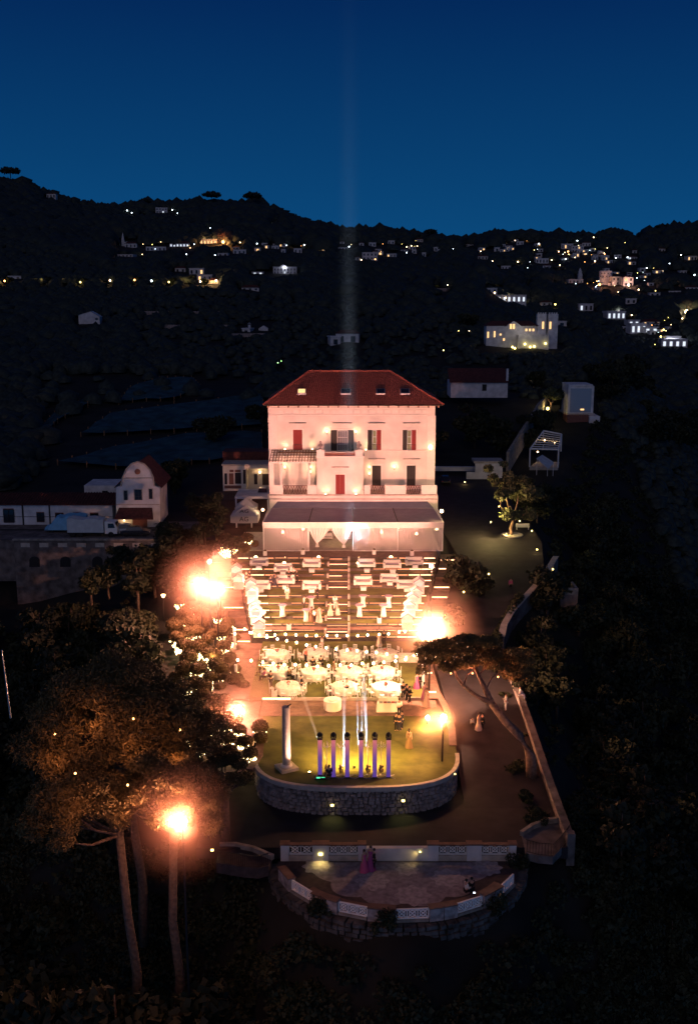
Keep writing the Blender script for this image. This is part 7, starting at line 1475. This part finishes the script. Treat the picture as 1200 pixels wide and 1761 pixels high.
keep &= ~((v2 > 515) & (v2 < 640) & (u > 230) & (u < 800) & (g.random(len(u)) < .55))
for x, r, *_ in LT: keep &= ~((np.abs(u-x) < wpx_+2) & (v < r+2) & (v2 > r+1.5) & (v < r+6))
for i, x in enumerate(ROAD): keep &= ~((np.abs(u-x) < wpx_+4) & (v < 492) & (v2 > 489))
for x0, x1, r0, r1 in ((770,880,628,700),(968,1036,655,745),(860,980,690,830)): keep &= ~((u > x0) & (u < x1) & (v < r1) & (v2 > r0))
xx, yy, zz, sz = xx[keep], yy[keep], zz[keep], sz[keep]
ico = np.array([(0,0,1)]+[(math.cos(a)*.9, math.sin(a)*.9, .45) for a in np.arange(5)*2*PI/5]+[(math.cos(a), math.sin(a), -.35) for a in (np.arange(5)+.5)*2*PI/5])
fi = np.array([(0,i+1,(i+1)%5+1) for i in range(5)]+[(i+1,6+i,(i+1)%5+1) for i in range(5)]+[(6+i,6+(i+1)%5,(i+1)%5+1) for i in range(5)])
nb = len(xx); Vt = ico[None]*(1+.17*g.normal(size=(nb,11,1)))*sz[:,None,None]*np.stack([1+.3*g.random(nb), 1+.3*g.random(nb), .7+.5*g.random(nb)], -1)[:,None]; Vt = Vt+np.stack([xx, yy, zz+sz*.45], -1)[:,None]
Ft = (fi[None]+11*np.arange(nb)[:,None,None]).reshape(-1,3)
o = link_mesh('far_wood', npmesh('far_wood', Vt.reshape(-1,3), Ft, 'far')); tag(o, 'dark wood covering the hills behind the villa', 'woods', kind='stuff')
# low scrub on the near slopes
n = 9000; yy = 40+g.random(n)*200; xx = (g.random(n)*2-1)*85; xr__, xl__ = xr_(yy), xl_(yy)
ed = np.interp(xx, [-40,-14,-7,-5,3.5,12,14.5,20], [78,73,69,63,58,63,68,70]); ok = (xx > xr__+1.2) | (xx < xl__-1) | (yy < ed); ok &= ~((yy > 128) & (yy < 165) & (xx < -15)); xx, yy = xx[ok], yy[ok]; zz = terrain(xx, yy)
dz = zz-CAMZ; dep = yy*CT-dz*ST; u = 600+FPX*xx/dep; v2 = 880.5-FPX*(yy*ST+dz*CT)/dep; k_ = (u > -150) & (u < 1350) & (v2 < 1900) & ~((v2 > 1440) & (v2 < 1480) & (u > 360) & (u < 480)); xx, yy, zz = xx[k_], yy[k_], zz[k_]
bl_ = np.stack([xx, yy, zz+.25, .5+g.random(len(xx))*.7, .5+g.random(len(xx))*.7, .35+g.random(len(xx))*.5], -1)
o = link_mesh('scrub', crown_mesh('scrub', bl_, 90000, .20, 'leafB', seed=90, shell=.4, flat=.8)); tag(o, 'low dark scrub covering the slopes around the estate', 'scrub', kind='stuff')
n = 5200; g = np.random.default_rng(15); yy = 46+g.random(n)*42; xx = (g.random(n)*2-1)*42
ed = np.interp(xx, [-40,-14,-7,-5,3.5,12,14.5,20], [78,73,69,63,58.6,63,68,70]); ok = (xx > xr_(yy)+1) | (xx < xl_(yy)-1) | (yy < ed); xx, yy = xx[ok], yy[ok]; zz = terrain(xx, yy); dz = zz-CAMZ; dep = yy*CT-dz*ST; u = 600+FPX*xx/dep; v2 = 880.5-FPX*(yy*ST+dz*CT)/dep
k_ = (u > -120) & (u < 1320) & (v2 > 1380) & (v2 < 1850) & ~((v2 > 1440) & (v2 < 1500) & (u > 350) & (u < 480)); xx, yy, zz = xx[k_], yy[k_], zz[k_]
bl_ = np.stack([xx, yy, zz+.35, .5+g.random(len(xx))*.8, .5+g.random(len(xx))*.8, .5+g.random(len(xx))*.8], -1)
o = link_mesh('scrub', crown_mesh('scrub', bl_, 120000, .13, 'leafB', seed=91, shell=.5, flat=.85)); tag(o, 'dense dark scrub on the steep ground below the belvedere', 'scrub', kind='stuff')
for i, (x, r, Y) in enumerate(((95, 1262, 63.5), (230, 1236, 63.5), (165, 1205, 65), (310, 1255, 63.5), (130, 1330, 58), (220, 1350, 58))):  # some lamps are added; each glow stands off in front to light the crown
    c = pl(x, r, Y); t = thing('garden_spot', 'small spotlight among seen and added ones in the umbrella pine crowns, %s of six' % nth(i+1), 'lamp', tuple(c), group='seen and added spotlights in the umbrella pine'); MB().ball((0,0,0), .07).build('lens', 'lampo', t); MB().tube([(0,0,0), (0,.4,-.8)], .02, 4).build('bracket', 'iron', t); light('POINT', 'glow', tuple(c+Vector((.3,-2.6,-.6))), 140, (1,.33,.13), t, shadow_soft_size=.5)
# a few skyline pines
for i, (x, r, s_) in enumerate(((250, 352, 1.4), (587, 382, 2.0), (740, 406, 1.5), (1135, 396, 1.4), (20, 312, 2.2), (90, 325, 2.0), (365, 350, 2.0), (435, 352, 2.0))):
    p = hit(x, r+12) 
    if p: t = thing('umbrella_pine', 'small umbrella pine silhouetted on the skyline, %s counting from the left' % nth((2,6,7,8,1,3,4,5)[i] if i < 8 else i), 'tree', (p.x, p.y, p.z-2)); t.scale = (s_*2,)*3; link_mesh('trunk', PROT[1][1], t); link_mesh('crown', crown_mesh('crown', [(0,0,5.6,2.6,2.6,.8), (1.4,0,5.2,1.6,1.6,.6), (-1.5,0,5.3,1.5,1.5,.6)], 500, .35, 'far', seed=i), t)
